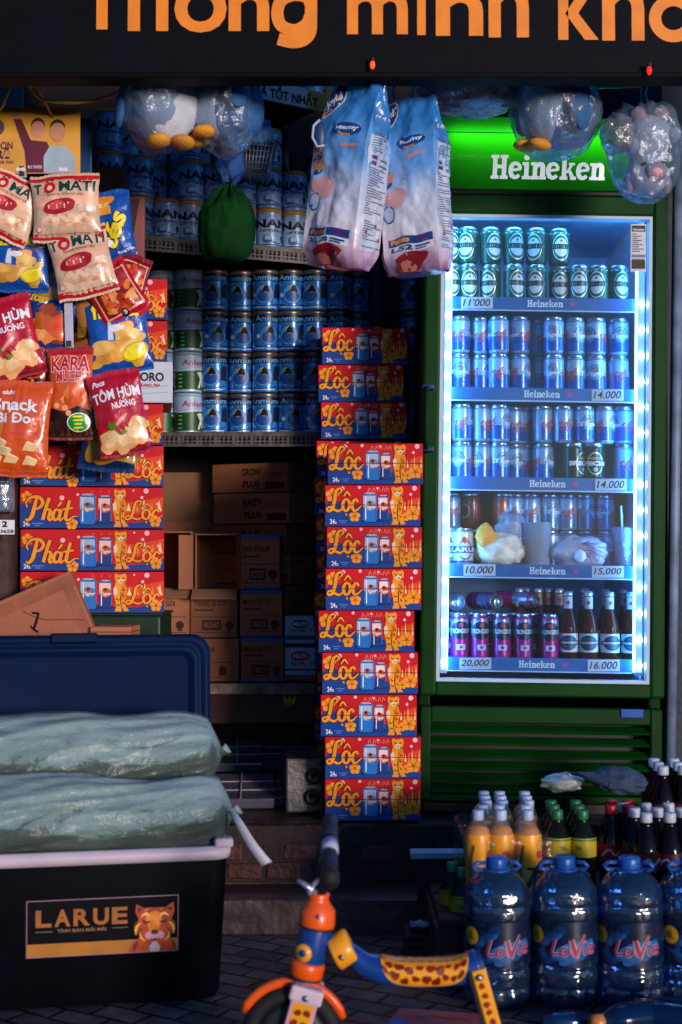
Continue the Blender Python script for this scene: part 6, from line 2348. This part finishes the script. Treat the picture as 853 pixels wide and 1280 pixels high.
bundle('upper bundle in pale plastic showing dark green inside, on the ice chest', -60, 277, 944, .097, 3.36, 3.0)
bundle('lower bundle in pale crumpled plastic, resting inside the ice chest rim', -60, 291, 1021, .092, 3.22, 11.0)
q = [at(288, 1012, 3.2), at(297, 1025, 3.17), at(315, 1055, 3.15), at(334, 1080, 3.15)]
g = G()
P = [Vector(p) for p in cr([tuple(v) for v in q], 8)]
vs = []
for i, p in enumerate(P):
    w = .006 + .006 * i / len(P)
    vs += [p + Vector((-w, 0, -w * .45)), p + Vector((w, -.003, w * .45)), p + Vector((w, -.001, w * .45)), p + Vector((-w, .002, -w * .45))]
n = len(P)
fs = [(4 * i + j, 4 * i + (j + 1) % 4, 4 * i + 4 + (j + 1) % 4, 4 * i + 4 + j) for i in range(n - 1) for j in range(4)] + [(0, 1, 2, 3), (4 * n - 1, 4 * n - 2, 4 * n - 3, 4 * n - 4)]
g.add(vs, fs, M('#b4b8c4', .5), True)
tag(g.build('white_tape'), 'white tape end trailing from the lower bundle', 'tape')

# cardboard boxes behind the lid
a = at(57, 790, 3.72)
bxw = T('marked_carton', 'tan carton tilted behind the chest lid with a handwritten 1', 'carton', (a.x, 3.72, a.z), (R(-8), R(-24), R(4)))
CT = M('#b06a48', .65, var=.16, scale=6, bump=.12, bscale=60)
w, h = .40, .23
G().box(-.29, .122, 0, .06, -.15, .128, CT, b=.004).build('box', bxw)
A = Art(.41, .27)
A.rect(0, .86, 1, .98, M('#9c5a34', .3, var=.2, coat=.4), 1)
A.rect(.925, 0, .99, .86, M('#9c5a34', .3, var=.2, coat=.4), 1)
A.stroke([(.62, .84), (.72, .68), (.86, .58), (.97, .5)], .012, M('#7a4028', .6), 2)
A.stroke([(.645, .62), (.68, .68), (.715, .75)], [.022, .026, .022], INK, 3)
A.stroke([(.715, .75), (.69, .765), (.675, .78)], .02, INK, 3)
A.stroke([(.635, .66), (.645, .62), (.665, .575)], .02, INK, 3)
G().art(A, lambda u, v, hh: (-.29 + u, -hh, -.148 + v)).build('print', bxw)
a = at(138, 792, 3.7)
sc_ = T('flat_carton', 'small tan carton lying behind the middle of the chest lid', 'carton', (a.x, 3.7, a.z), (0, 0, R(-4)))
G().box(-.055, .055, 0, .12, -.06, .018, CT, b=.003).build('box', sc_)
G().box(-.0552, .0552, -.0004, .1202, .002, .006, M('#8a5034', .4)).build('tape', sc_)

# ------------------------------------------------------------------ drinks on the pavement at the right
pal = T('pallet', 'low dark slatted pallet under the bottled drinks', 'pallet', (at(700, 0, 3.55).x + .08, 3.52, 0))
WD = M('#241d1c', .7, var=.5, scale=12, bump=.3)
for k in range(6):
    y = -.22 + .088 * k
    G().box(-.42, .62, y - .038, y + .038, .142, .16, WD, b=.003).build('plank', pal)
for k in range(4):
    x = -.40 + .33 * k
    G().box(x - .03, x + .03, -.25, .25, .001, .1415, WD, b=.003).build('bearer', pal)
for k in range(3):
    G().box(-.415, .615, -.262, -.251, .02 + .042 * k, .045 + .042 * k, WD, b=.002).build('slat', pal)
SHRINK = film('shrink_wrap', '#eef4fa', .05, .012, .08, 25, .5)


def smooth_prof(p, n=4):
    return cr(p, n)


PETF = film('pet_clear', '#eef4fa', .10, .03, .06, 12, .3)


def juice():
    t = T('juice_bottle', None, 'bottle')
    pr = smooth_prof([(.0, .001), (.026, .001), (.031, .008), (.032, .03), (.0295, .06), (.0295, .10), (.032, .13), (.0328, .165), (.0305, .186), (.019, .205), (.0125, .213), (.012, .222)], 3)
    G().lathe(pr, PETF, 24).build('bottle', t)
    pr2 = [(r * .965, z) for r, z in pr if z < .203] + [(0, .204)]
    pr2[0] = (0, .003)
    G().lathe(pr2, M('#e8901c', .3, var=.1), 24).build('juice', t)
    def rad(v):
        for (r0, z0), (r1, z1) in zip(pr, pr[1:]):
            if z0 <= v <= z1 and z1 > z0:
                return r0 + (r1 - r0) * (v - z0) / (z1 - z0) + .0006
        return .03
    W = 2 * PI * .031 * .98
    A = Art(W, .162, step=(.007, .012), smooth=True)
    A.rect(0, 0, 1, 1, M('#f0a01c', .35, var=.06), 0)
    c = .5
    A.stroke([(c - .12, .2), (c - .04, .35), (c + .02, .5), (c + .1, .62)], [.05, .09, .08, .04], M('#1a1210', .4), 2)
    A.stroke([(c - .1, .52), (c, .5), (c + .14, .42)], .04, M('#1a1210', .4), 2)
    A.ell(c + .06, .72, .06, M('#c83a14', .4), 2)
    A.rect(c - .16, .06, c + .1, .2, M('#c83a14', .4), 2)
    A.stroke([(c - .17, .3), (c - .19, .6), (c - .15, .86)], .04, M('#8a4a10', .4), 2)
    A.rect(.02, .1, .12, .9, M('#d8b080', .4), 2)
    G().art(A, ring(W, rad, .022)).build('label', t)
    cap = G().lathe([(.0135, .216), (.0142, .218), (.0142, .236), (.013, .239), (0, .239)], M('#a4b8d4', .4, var=.06), 24)
    cap.build('cap', t)
    return t


def tea(capc='#1c6a38', body='#1c1f14'):
    t = T('tea_bottle', None, 'bottle')
    pr = smooth_prof([(.0, .001), (.027, .001), (.032, .008), (.0325, .05), (.031, .1), (.0325, .13), (.0325, .165), (.026, .185), (.015, .205), (.013, .212), (.013, .222)], 3)
    G().lathe(pr, M(body, .1, var=.1, trans=.5, ior=1.33), 24).build('bottle', t)
    W = 2 * PI * .0328 * .98
    A = Art(W, .045, step=(.007, 0), smooth=True)
    A.rect(0, 0, 1, 1, M('#a8941a', .4, var=.15), 0)
    A.text('TRA', .46, .36, .54, .6, M('#3a5a18', .4), 1, .03)
    A.rect(0, .85, 1, .95, M('#2a6a20', .4), 1)
    G().art(A, ring(W, .0329, .128)).build('label', t)
    A = Art(W * .5, .05, step=(.007, 0), smooth=True)
    A.ell(.5, .5, .4, M('#8a8060', .45), 1, asp=1.2, wob=.15)
    A.ell(.5, .4, .22, M('#4a2c1c', .45), 2, asp=1.5, wob=.1)
    G().art(A, ring(W * .5, .0329, .06)).build('fruit_print', t)
    G().lathe([(.0138, .214), (.0146, .216), (.0146, .233), (.013, .236), (0, .236)], M(capc, .4, var=.06), 24).build('cap', t)
    return t


def cola(red=False):
    t = T('cola_bottle', None, 'bottle')
    pr = smooth_prof([(.0, .001), (.026, .001), (.031, .01), (.0305, .04), (.028, .07), (.031, .10), (.033, .13), (.031, .155), (.022, .185), (.0145, .205), (.013, .212), (.013, .224)], 3)
    G().lathe(pr, M('#120806', .06, var=0, trans=.35, ior=1.33), 24).build('bottle', t)
    W = 2 * PI * .032 * .95
    A = Art(W, .042, step=(.007, 0), smooth=True)
    A.rect(0, 0, 1, 1, M('#8a1420' if red else '#5c1420', .4, var=.08), 0)
    A.stroke([(.3, .3), (.4, .7), (.48, .4), (.56, .65), (.66, .35), (.74, .55)], .12, M('#c8b0b4', .4), 1)
    G().art(A, ring(W, lambda v: .0335, .105)).build('label', t)
    G().lathe([(.0138, .216), (.0146, .218), (.0146, .235), (.013, .238), (0, .238)], M('#a8181c' if red else '#b4bcc8', .4, var=.06), 24).build('cap', t)
    return t


JU, TE, CO, TG, CR_ = Maker(juice), Maker(tea), Maker(cola), Maker(lambda: tea('#1f8a5c', '#20301a')), Maker(lambda: cola(True))
row = ['front row', 'second row', 'third row', 'fourth row', 'back row']
for k in range(5):
    for c, px in enumerate((594, 622, 655)):
        Y = 3.34 + .067 * k
        q = at(px, 0, 3.34)
        JU('orange juice bottle in the shrink wrapped pack, %s, %s from the left' % (row[k], ORD[c]), (q.x + .004 * k + (.014 if c == 0 and k > 0 else 0) + .012 * (k > 1), Y, .162), (0, 0, rr.uniform(-.5, .5)), 'orange juice bottles in shrink wrap')
for k in range(3):
    for c, px in enumerate((691, 722)):
        Y = 3.36 + .068 * k
        q = at(px, 0, 3.36)
        TE('dark tea bottle with a yellow neck label on the pallet, %s, %s one' % (row[k] if k < 2 else 'back row', ('left', 'right')[c]), (q.x + .003 * k, Y, .162), (0, 0, rr.uniform(-.5, .5)), 'tea bottles on the pallet')
for k in range(3):
    for c, px in enumerate((800, 829, 858)):
        Y = 3.31 + .067 * k
        q = at(px, 0, 3.31)
        CO('dark cola bottle with pale cap, near pack, %s, %s from the left' % (row[k] if k < 2 else 'back row', ORD[c]), (q.x - .014 * k, Y, .162), (0, 0, rr.uniform(-.6, .6)), 'cola bottles in the near pack')
for k in range(3):
    for c, px in enumerate((821, 846)):
        Y = 3.55 + .067 * k
        q = at(px, 0, 3.55)
        CO('dark cola bottle in the raised rear pack, %s, %s one' % (row[k] if k < 2 else 'back row', ('left', 'right')[c]), (q.x + .004 * k, Y, .162 + .075), (0, 0, rr.uniform(-.6, .6)), 'cola bottles in the rear pack')
q = at(838, 0, 3.5)
tag(G().box(-.06, .12, -.03, .2, 0, .0725, WD, b=.004).build('crate', loc=(q.x - .03, 3.53, .162)), 'dark crate that raises the rear pack of cola', 'crate')
for k in range(2):
    for c, px in enumerate((757, 778)):
        q = at(px, 0, 3.42 + .07 * k)
        CR_('red capped bottle under the grey cap, %s, %s one' % (('front', 'back')[k], ('left', 'right')[c]), (q.x, 3.42 + .07 * k, .162), (0, 0, rr.uniform(-.4, .4)), 'red capped cola bottles')
for c, (px, Y, dz) in enumerate(((563, 3.42, 0), (576, 3.36, 0), (572, 3.5, 0))):
    q = at(px, 0, Y)
    TG('green capped tea bottle on the pavement left of the juice pack, %s' % ('left one', 'nearest one', 'back one')[c], (q.x, Y, .024), (0, 0, rr.uniform(-.5, .5)), 'green capped tea bottles')
    tag(None or G().box(-.034, .034, -.034, .034, 0, .022, WD, b=.002).build('coaster_block', loc=(q.x, Y, .001)), 'dark wood block under the green capped bottle, %s' % ('left one', 'nearest one', 'back one')[c], 'block', 'wood blocks under the tea bottles')
# shrink film over the juice pack
q = at(625, 0, 3.46)
sh = G().box(-.108, .112, -.15, .175, .164, .345, SHRINK, b=.02, seg=3)
tag(sh.build('shrink_film', loc=(q.x - .005, 3.46, 0)), 'clear shrink film round the pack of orange juice bottles', 'wrapping')

# grey cap lying on the bottles
q = at(768, 975, 3.45)
gc = T('grey_cap', 'crumpled grey blue cloth cap lying on the bottle tops', 'cap', (q.x, 3.46, q.z - .008), (R(8), R(6), R(14)))
gc.scale = (.78, .78, .85)
GC = M('#2e3d52', .85, var=.3, scale=16, bump=.5, bscale=60)


def capf(d):
    return 1 + .18 * noise.noise(d * 2.4 + Vector((4, 1, 2))) + .10 * abs(noise.noise(d * 5 + Vector((1, 7, 0)))) + .03 * noise.noise(d * 14)


G().ell((.02, 0, .008), (.088, .065, .036), GC, 64, 40, capf).build('crown', gc)
g = G()
g.sheet(lambda u, v: (-.045 - .065 * math.sin(PI * u) * v - .01 * v, -.06 + .12 * u, .012 + .018 * math.sin(PI * u) * (1 - .3 * v) - .004), 20, 10, GC)
g.sheet(lambda u, v: (-.045 - .065 * math.sin(PI * (1 - u)) * v - .01 * v, -.06 + .12 * (1 - u), .010 + .018 * math.sin(PI * (1 - u)) * (1 - .3 * v) - .0075), 20, 10, GC)
g.build('visor', gc)
tag(G().ell((0, 0, 0), (.05, .04, .022), film('green_film', '#a8c8a0', .2, .2, .1, 50, .8), 40, 24, crumple(1, 61, .3, fine=.16)).build('film_scrap', loc=at(703, 978, 3.5)), 'crumpled clear film with a green tint over the tea bottle caps', 'wrapping')


# big water bottles in front
JUGF = film('jug_plastic', '#6f9fdc', .13, .055, .03, 11, .8, (.10, .26, .55))
def jug():
    t = T('water_jug', None, 'water bottle')
    CL = JUGF
    base_p = [(0, .012), (.03, .006), (.052, .002), (.066, .006), (.073, .02), (.074, .035), (.0715, .045), (.074, .055), (.0745, .075), (.072, .085)]
    mid = [(.072, .085), (.0725, .10), (.0725, .18), (.072, .19), (.075, .2), (.0755, .215), (.073, .225), (.075, .235), (.073, .25), (.064, .27), (.046, .288), (.028, .298), (.022, .303), (.0215, .312)]
    pr = base_p[:3] + cr(base_p[3:], 3) + cr(mid, 4)[1:]
    def sq(a, z):
        return 1 + (.05 * math.cos(10 * a) * max(0, 1 - abs(z - .025) / .03) if z < .06 else 0) - .015 * math.cos(4 * a) * (1 if .06 < z < .25 else 0)
    G().lathe(pr, CL, 64, sq=sq).build('bottle', t)
    W = 2 * PI * .0735 * .62
    A = Art(W, .10, step=(.008, 0), smooth=True)
    A.rect(0, 0, 1, 1, M('#081a38', .3, var=.5, scale=30, coat=.3), 0)
    rn_ = random.Random(4)
    for k in range(34):
        A.ell(rn_.uniform(.06, .94), rn_.uniform(.1, .9), rn_.uniform(.04, .1), M(('#12386c', '#0c2650', '#1c4c88', '#06142c')[k % 4], .3, var=.4, scale=40, coat=.3), 1, asp=rn_.uniform(1.5, 3.2), rot=rn_.uniform(-.5, .5), wob=.25)
    A.poly([(.36, .2), (.6, .16), (.74, .4), (.7, .62), (.5, .56), (.4, .42)], M('#24568c', .3, var=.4, scale=30), 2)
    LR, LW = M('#a01428', .35), M('#8fb0d0', .35)
    for m_, l, k in ((LW, 3, 1.5), (LR, 6, 1.0)):
        A.stroke([(.395, .62), (.37, .4), (.37, .3), (.42, .3)], .05 * k, m_, l, 4)
        A.stroke([(.49, .42), (.455, .44), (.435, .34), (.46, .27), (.49, .34), (.492, .42), (.5, .29)], .045 * k, m_, l, 4)
        A.stroke([(.515, .62), (.545, .3), (.55, .27), (.575, .44), (.625, .72)], [.08 * k, .09 * k, .08 * k, .06 * k, .04 * k], m_, l, 5)
        A.stroke([(.622, .46), (.618, .32), (.635, .3)], .045 * k, m_, l, 4)
        A.ell(.628, .55, .025 * k, m_, l, n=8)
        A.stroke([(.655, .38), (.7, .42), (.69, .49), (.66, .46), (.655, .34), (.7, .3), (.72, .33)], .04 * k, m_, l, 4)
    A.rect(.86, .42, .97, .8, M('#6a6078', .4), 3)
    A.ell(.22, .66, .2, M('#c8981c', .4, var=.15), 3, asp=1.0, n=24)
    A.text('5L', .185, .58, .255, .74, M('#7a5a10', .4), 4, .04)
    G().art(A, ring(W, .0752, .095)).build('label', t)
    BC = M('#1450a0', .35, var=.1)
    G().lathe([(.0235, .300), (.0245, .302), (.0245, .322), (.022, .326), (0, .326)], BC, 32, sq=lambda a, z: 1 + .012 * math.cos(24 * a)).build('cap', t)
    hd_ = G()
    hd_.lathe([(.024, .292), (.031, .293), (.031, .299), (.024, .3)], BC, 32)
    hd_.tube([(-.028, 0, .296), (-.05, -.004, .297), (-.058, -.006, .305), (-.046, -.004, .313), (-.026, 0, .312)], .0048, BC, 8)
    hd_.tube([(.028, 0, .296), (.046, -.004, .297), (.052, -.006, .305), (.044, -.004, .312), (.026, 0, .312)], .0048, BC, 8)
    hd_.build('carry_handle', t)
    return t


JG = Maker(jug)
for n, (px, yw) in enumerate(((617, .12), (700, -.02), (779, -.1), (855, .2))):
    q = at(px, 0, 3.165)
    JG('big clear water bottle with a blue handled cap, %s from the left' % ORD[n], (q.x, 3.165 + (.0, .005, .0, .01)[n], .002), (0, 0, yw), 'big water bottles on the pavement')
q = at(742, 0, 3.26)
g = G().lathe([(0, 0), (.024, 0), (.026, .01), (.026, .13), (.012, .165), (.012, .178), (0, .178)], M('#9fc0dc', .05, var=0, trans=.9, ior=1.3), 20)
wb = tag(g.build('water_bottle', loc=(q.x, 3.25, .003)), 'small water bottle squeezed between the second and third big bottles', 'water bottle')
G().lathe([(.0135, .17), (.0142, .172), (.0142, .188), (0, .19)], M('#2c6ab0', .4), 20).build('cap', wb)

# white plank end on the doorstep, scraps
a, b = at(512, 1066, 3.72), at(585, 1054, 3.72)
tag(G().box(a.x, b.x + .06, 3.66, 3.72, a.z - .004, a.z + .012, M('#8fa8bc', .5, var=.15), X=None, b=.002).build('white_plank'), 'pale blue plank end resting on the doorstep left of the juice pack', 'plank')
tag(G().box(a.x + .02, b.x + .05, 3.67, 3.715, .101, a.z - .005, WD, b=.003).build('plank_block'), 'dark block holding up the pale plank', 'block')
q = at(545, 1155, 3.52)
g = G().sheet(lambda u, v: ((u - .5) * .13, (v - .5) * .05, .012 + .012 * noise.noise((u * 5, v * 3, 2)) + .006 * noise.noise((u * 14, v * 9, 4))), 24, 10, M('#5f88a8', .4, var=.2))
g.sheet(lambda u, v: ((.5 - u) * .13, (v - .5) * .05, .0105 + .012 * noise.noise(((1 - u) * 5, v * 3, 2)) + .006 * noise.noise(((1 - u) * 14, v * 9, 4))), 24, 10, M('#5f88a8', .4, var=.2))
tag(g.build('paper_scrap', loc=(q.x, 3.5, .078)), 'crumpled pale blue paper scrap on the slatted crate', 'paper')
cr2 = T('slatted_crate', 'small dark slatted crate on the pavement behind the balance bike', 'crate', (at(540, 0, 3.5).x, 3.46, 0.002))
for k in range(4):
    G().box(-.075, .075, 0, .006, .004 + .018 * k, .016 + .018 * k, M('#3a221c', .6, var=.4), b=.001).build('slat', cr2)
G().box(-.075, .075, .0065, .12, 0, .07, M('#141012', .7), b=.002).build('body', cr2)

# pink card and blue cap things on the pavement in front
a = [at(486, 1290, 2.95), at(518, 1258, 3.04), at(606, 1276, 3.0), at(640, 1300, 2.9)]
pc = T('pink_card', 'pinkish flat carton lid lying on the pavement under the balance bike', 'carton', (at(545, 0, 2.98).x, 2.97, 0.002), (0, 0, R(-14)))
G().box(-.10, .10, -.07, .065, 0, .022, M('#c4605c', .6, var=.12, scale=8), b=.003).build('lid', pc)
A = Art(.2, .13)
A.ell(.3, .6, .05, M('#1a3a8a', .5), 1, asp=1.6)
A.poly([(0, .1), (.18, .1), (.2, .34), (0, .5)], M('#1c60b0', .5), 1)
A.stroke([(.4, .7), (.6, .62), (.8, .66)], .04, M('#8a2a3a', .5), 1)
G().art(A, lambda u, v, h: (-.1 + u, -.067 + v, .022 + h)).build('print', pc)
BLG = M('#0e2c5c', .12, var=.2, coat=.6)
q = at(790, 1268, 2.99)
lb = T('lying_bottle', 'blue capped bottle lying on its side at the lower right', 'bottle', (q.x, 2.98, .035), (R(90), 0, R(68)))
G().lathe(cr([(0, -.0), (.03, 0), (.033, .02), (.033, .14), (.02, .175), (.0145, .19), (.014, .2)], 3), M('#14386c', .08, var=0, trans=.6, ior=1.33), 24).build('bottle', lb)
G().lathe([(.02, .19), (.021, .192), (.021, .22), (.018, .224), (0, .224)], M('#8fb0d4', .3), 24).build('cap', lb)
q = at(860, 1266, 3.0)
lb = T('lying_bottle', 'dark blue bottle lying on its side in the lower right corner', 'bottle', (q.x, 3.0, .035), (R(90), 0, R(-70)))
G().lathe(cr([(0, -.0), (.03, 0), (.033, .02), (.033, .16), (.02, .195), (.0145, .21), (.014, .22)], 3), M('#14386c', .08, var=0, trans=.6, ior=1.33), 24).build('bottle', lb)
G().lathe([(.016, .21), (.017, .212), (.017, .235), (0, .238)], M('#c87a3a', .3), 24).build('cap', lb)
q = at(706, 1274, 2.97)
tag(G().ell((0, 0, .02), (.05, .022, .02), BLG, 28, 18).build('toy_shell', loc=(q.x, 2.97, .002)), 'glossy dark blue toy piece on the pavement before the second big bottle', 'toy')

# ------------------------------------------------------------------ child's balance bike
BYk = 2.70
V = lambda px, py, dy=0.0: at(px, py, BYk + dy)
org = Vector((V(390, 0).x, BYk, 0))
bike = T('balance_bike', 'small orange and blue child balance bike with giraffe patches', 'balance bike', org)
L_ = lambda px, py, dy=0.0: V(px, py, dy) - org
BO, BB_, BY_ = M('#e4560e', .35, var=.08, coat=.2), M('#12408a', .32, var=.1, coat=.3), M('#eea016', .35, var=.08, coat=.2)
TY = M('#0e0e12', .7, var=.2)
BR = M('#7a1c0c', .4)


def giraffe_art(W, H, n, seed, l0=1):
    A = Art(W, H, lay=.0002)
    rn = random.Random(seed)
    nx = max(1, int(round(W / .018)))
    ny = max(1, int(round(H / .018)))
    for i in range(nx):
        for j in range(ny):
            A.ell((i + .5 + rn.uniform(-.12, .12)) / nx, (j + .5 + rn.uniform(-.12, .12)) / ny, .0068 / H * rn.uniform(.8, 1.1), BR, l0, asp=1.1, n=7, rot=rn.uniform(0, 3), wob=.12)
    return A


wc = L_(365, 1296)
for rw, c in ((.082, wc), (.036, L_(640, 1312))):
    g = G()
    rings = []
    for k in range(41):
        a = 2 * PI * k / 40
        rings.append((c.x + rw * math.cos(a), c.y, c.z + rw * math.sin(a)))
    g.tube(rings, .017, TY, 12)
    wh = g.build('wheel', bike)
    G().lathe([(.012, -.016), (rw * .67, -.012), (rw * .83, -.008), (rw * .83, .008), (rw * .67, .012), (.012, .016)], M('#15151b', .5), 28).build('rim', wh, c, (R(90), 0, 0))
    G().lathe([(.0, -.024), (.010, -.024), (.010, .024), (0, .024)], M('#9aa0a8', .3, .8), 14).build('hub', wh, c, (R(90), 0, 0))
# fender
g = G()
pts = []
for k in range(15):
    a = R(20 + 132 * k / 14)
    pts.append((wc.x + .105 * math.cos(a), 0, wc.z + .105 * math.sin(a)))
g.tube(pts, [.008] + [.0115] * 13 + [.008], BO, 12, flat=.8)
g.build('fender', bike)
# fork leg, a flat blade each side with giraffe patches
ft, fb = L_(383, 1240), L_(366, 1302)
ax_ = (ft - fb).normalized()
side = Vector((ax_.z, 0, -ax_.x))
for sy in (-1, 1):
    y = sy * .032
    g = G()
    Xm = Matrix.Translation(Vector((fb.x, y, fb.z)))
    ln = (ft - fb).length
    Xm = Xm @ Matrix(((side.x, 0, ax_.x, 0), (0, 1, 0, 0), (side.z, 0, ax_.z, 0), (0, 0, 0, 1)))
    g.box(-.026, .026, -.006, .006, -.01, ln, M('#d8a0ac', .4), Xm, b=.003)
    if sy < 0:
        g.box(-.019, .019, -.0068, -.005, -.005, ln - .012, BY_, Xm)
        g.art(giraffe_art(.036, ln - .02, 0, 3), lambda u, v, h: (-.018 + u, -.0069 - h, v), Xm)
    g.build('fork_blade', bike)
g = G()
Xf = Matrix.Translation(Vector((ft.x, 0, ft.z))) @ Matrix(((side.x, 0, ax_.x, 0), (0, 1, 0, 0), (side.z, 0, ax_.z, 0), (0, 0, 0, 1)))
g.box(-.032, .032, -.04, .04, -.012, .018, M('#c8b4c0', .4), Xf, b=.006)
g.build('fork_crown', bike)


def along(p, q, prof, mat, name, n=28):
    """lathe whose axis runs from p to q; profile heights are fractions of the length"""
    d = (q - p)
    Xq = Matrix.Translation(p) @ d.to_track_quat('Z', 'Y').to_matrix().to_4x4()
    return G().lathe([(r, z * d.length) for r, z in prof], mat, n, X=Xq).build(name, bike)


p0_, p1_ = L_(381, 1228), L_(405, 1100)
fr_ = lambda t_: p0_.lerp(p1_, t_)
along(L_(379, 1240), L_(383, 1215), [(.013, 0), (.013, 1)], M('#c87a8a', .4), 'steerer')
along(L_(381, 1220), L_(386, 1200), [(.029, 0), (.034, .1), (.034, .85), (.031, 1)], BO, 'lower_collar')
along(L_(385, 1203), L_(397, 1155), [(.030, 0), (.031, .05), (.030, .95), (.029, 1)], BB_, 'head_tube')
along(L_(396, 1158), L_(399, 1116), [(.034, 0), (.0352, .1), (.034, .5), (.023, .72), (.019, .85), (.022, .97), (.020, 1)], BO, 'upper_collar')
em = L_(380, 1186)
g = G().lathe([(.0, 0), (.017, 0), (.017, .003), (.0, .004)], BY_, 24)
g.lathe([(0, .0042), (.008, .0042), (.008, .0052), (0, .0054)], BB_, 6)
g.build('emblem', bike, (em.x, -.0285, em.z), (R(90), R(0), R(-18)))
# handlebar across, seen nearly end on
h0, h1 = L_(413, 1030, .10), L_(412, 1097, -.17)
hm = (h0 + h1) / 2
G().tube([h0, hm, h1], .0115, M('#101a2c', .4), 14).build('handlebar', bike)
G().tube([h0.lerp(h1, -.08), h0.lerp(h1, .3)], .0155, M('#0e2038', .65, var=.2, bump=.4, bscale=120), 14).build('grip', bike)
G().tube([h0.lerp(h1, .6), h0.lerp(h1, 1.02)], .0155, M('#0e2038', .65, var=.2, bump=.4, bscale=120), 14).build('grip', bike)
G().tube([h0.lerp(h1, .40), h0.lerp(h1, .56)], .0165, M('#a8b0c8', .4), 14).build('centre_band', bike)
G().tube([h0.lerp(h1, .95), h0.lerp(h1, 1.06)], .0185, TY, 14).build('end_cap', bike)
G().tube([L_(399, 1118), L_(408, 1075), hm], .0135, M('#101a2c', .4), 14).build('stem', bike)
g = G().tube([L_(372, 1100, -.03), L_(384, 1108, -.035), L_(395, 1117, -.03)], [.004, .006, .006], M('#a8acc0', .3, .7), 10)
g.tube([L_(386, 1118, -.04), L_(392, 1106, -.03), L_(400, 1098, .0)], [.005, .005, .005], M('#a8acc0', .3, .7), 10)
g.build('clamp_lever', bike)
# frame: blue neck, yellow clamp, long curved board with a patched yellow top
cv = [L_(400, 1178), L_(420, 1180), L_(440, 1192), L_(460, 1207), L_(495, 1214), L_(540, 1215), L_(575, 1212), L_(599, 1204)]
cv = [Vector(p) for p in cr([tuple(v) for v in cv], 6)]
nn = len(cv)
rad = [.020 + .011 * min(1, max(0, (i / nn - .3) / .2)) for i in range(nn)]
g = G().tube(cv, rad, BB_, 24, flat=.9)
g.build('frame_board', bike)
along(L_(417, 1192), L_(440, 1180), [(.033, 0), (.035, .1), (.033, .5), (.034, .9), (.03, 1)], BY_, 'frame_clamp')
# padded yellow top following the board
i0, i1 = int(nn * .50), nn - 5


def padpt(u, v):
    f = i0 + (i1 - i0) * u
    a = int(f)
    p = cv[a].lerp(cv[min(a + 1, nn - 1)], f - a)
    wy = .027 * math.sqrt(max(0, 1 - abs(2 * u - 1) ** 5))
    y = -wy + 2 * wy * v
    return Vector((p.x, p.y + y - .008, p.z + .0285 * math.sqrt(max(0, 1 - (y / .040) ** 2)) + .0012))


g = G().sheet(lambda u, v: padpt(u, v), 40, 14, BY_)
LB_ = (cv[i1] - cv[i0]).length
A = Art(1, 1, lay=.0003)
rn = random.Random(9)
for k in range(10):
    for j in range(3):
        A.ell((k + .6 + .4 * (j % 2)) / 11, (j + .6) / 3.4, .055, BR, 1, asp=.62, n=9, rot=rn.uniform(0, 1), wob=.15)
for vs, fs, mat, h in A.out():
    g.add([padpt(min(.99, max(.01, v[0])), min(.97, max(.03, v[1]))) + Vector((0, -.0004, .0012)) for v in vs], fs, mat)
g.build('seat_pad', bike)
# side face of the pad, yellow with patches, seen from the street
g = G()


def sidept(u, v):
    f = i0 + (i1 - i0) * u
    a = int(f)
    p = cv[a].lerp(cv[min(a + 1, nn - 1)], f - a)
    th = R(62 - (62 + 44) * (1 - v) * math.sqrt(max(0.02, 1 - abs(2 * u - 1) ** 4)))
    return Vector((p.x, p.y - .0325 * math.cos(th), p.z + .0292 * math.sin(th)))


g.sheet(sidept, 40, 10, BY_)
A = Art(1, 1)
for k in range(9):
    for j in range(2):
        A.ell((k + .5 + .4 * j) / 9.6, (.28, .7)[j] + .08 * math.sin(k * 2.3), .15 + .03 * math.sin(k * 1.7), BR, 1, asp=.3, n=9, rot=rn.uniform(-.1, .1), wob=.15)
for vs, fs, mat, h in A.out():
    g.add([sidept(min(.98, max(.02, v[0])), min(.97, max(.03, v[1]))) + Vector((0, -.0018, .0008)) for v in vs], fs, mat)
g.build('patched_side', bike)
# rear strut
ra, rb = L_(596, 1206), L_(622, 1300)
for sy in (-1, 1):
    g = G()
    d_ = (ra - rb)
    ax2 = d_.normalized()
    s2 = Vector((ax2.z, 0, -ax2.x))
    X2 = Matrix.Translation(Vector((rb.x, sy * .03, rb.z))) @ Matrix(((s2.x, 0, ax2.x, 0), (0, 1, 0, 0), (s2.z, 0, ax2.z, 0), (0, 0, 0, 1)))
    g.box(-.014, .014, -.006, .006, 0, d_.length, BY_ if sy < 0 else BB_, X2, b=.003)
    if sy < 0:
        g.art(giraffe_art(.02, d_.length - .01, 0, 8), lambda u, v, h: (-.01 + u, -.0062 - h, .005 + v), X2)
        g.box(-.022, -.0145, -.006, .006, 0, d_.length, TY, X2, b=.002)
    g.build('rear_strut', bike)

for px, py, dy, r in ((383, 1240, -.041, .006), (368, 1288, -.04, .006), (597, 1215, -.038, .006), (428, 1190, -.037, .005), (399, 1140, -.036, .004)):
    q = L_(px, py)
    G().lathe([(0, 0), (r, 0), (r, .003), (r * .6, .0045), (0, .0045)], M('#8c9098', .35, .9), 10).build('bolt', bike, (q.x, dy, q.z), (R(90), 0, 0))
for p, q in ((L_(379.5, 1222), L_(380, 1219)), (L_(395.5, 1159), L_(396, 1156))):
    along(p, q, [(.0355, 0), (.036, .5), (.0355, 1)], M('#1c1c24', .5), 'seam_ring')
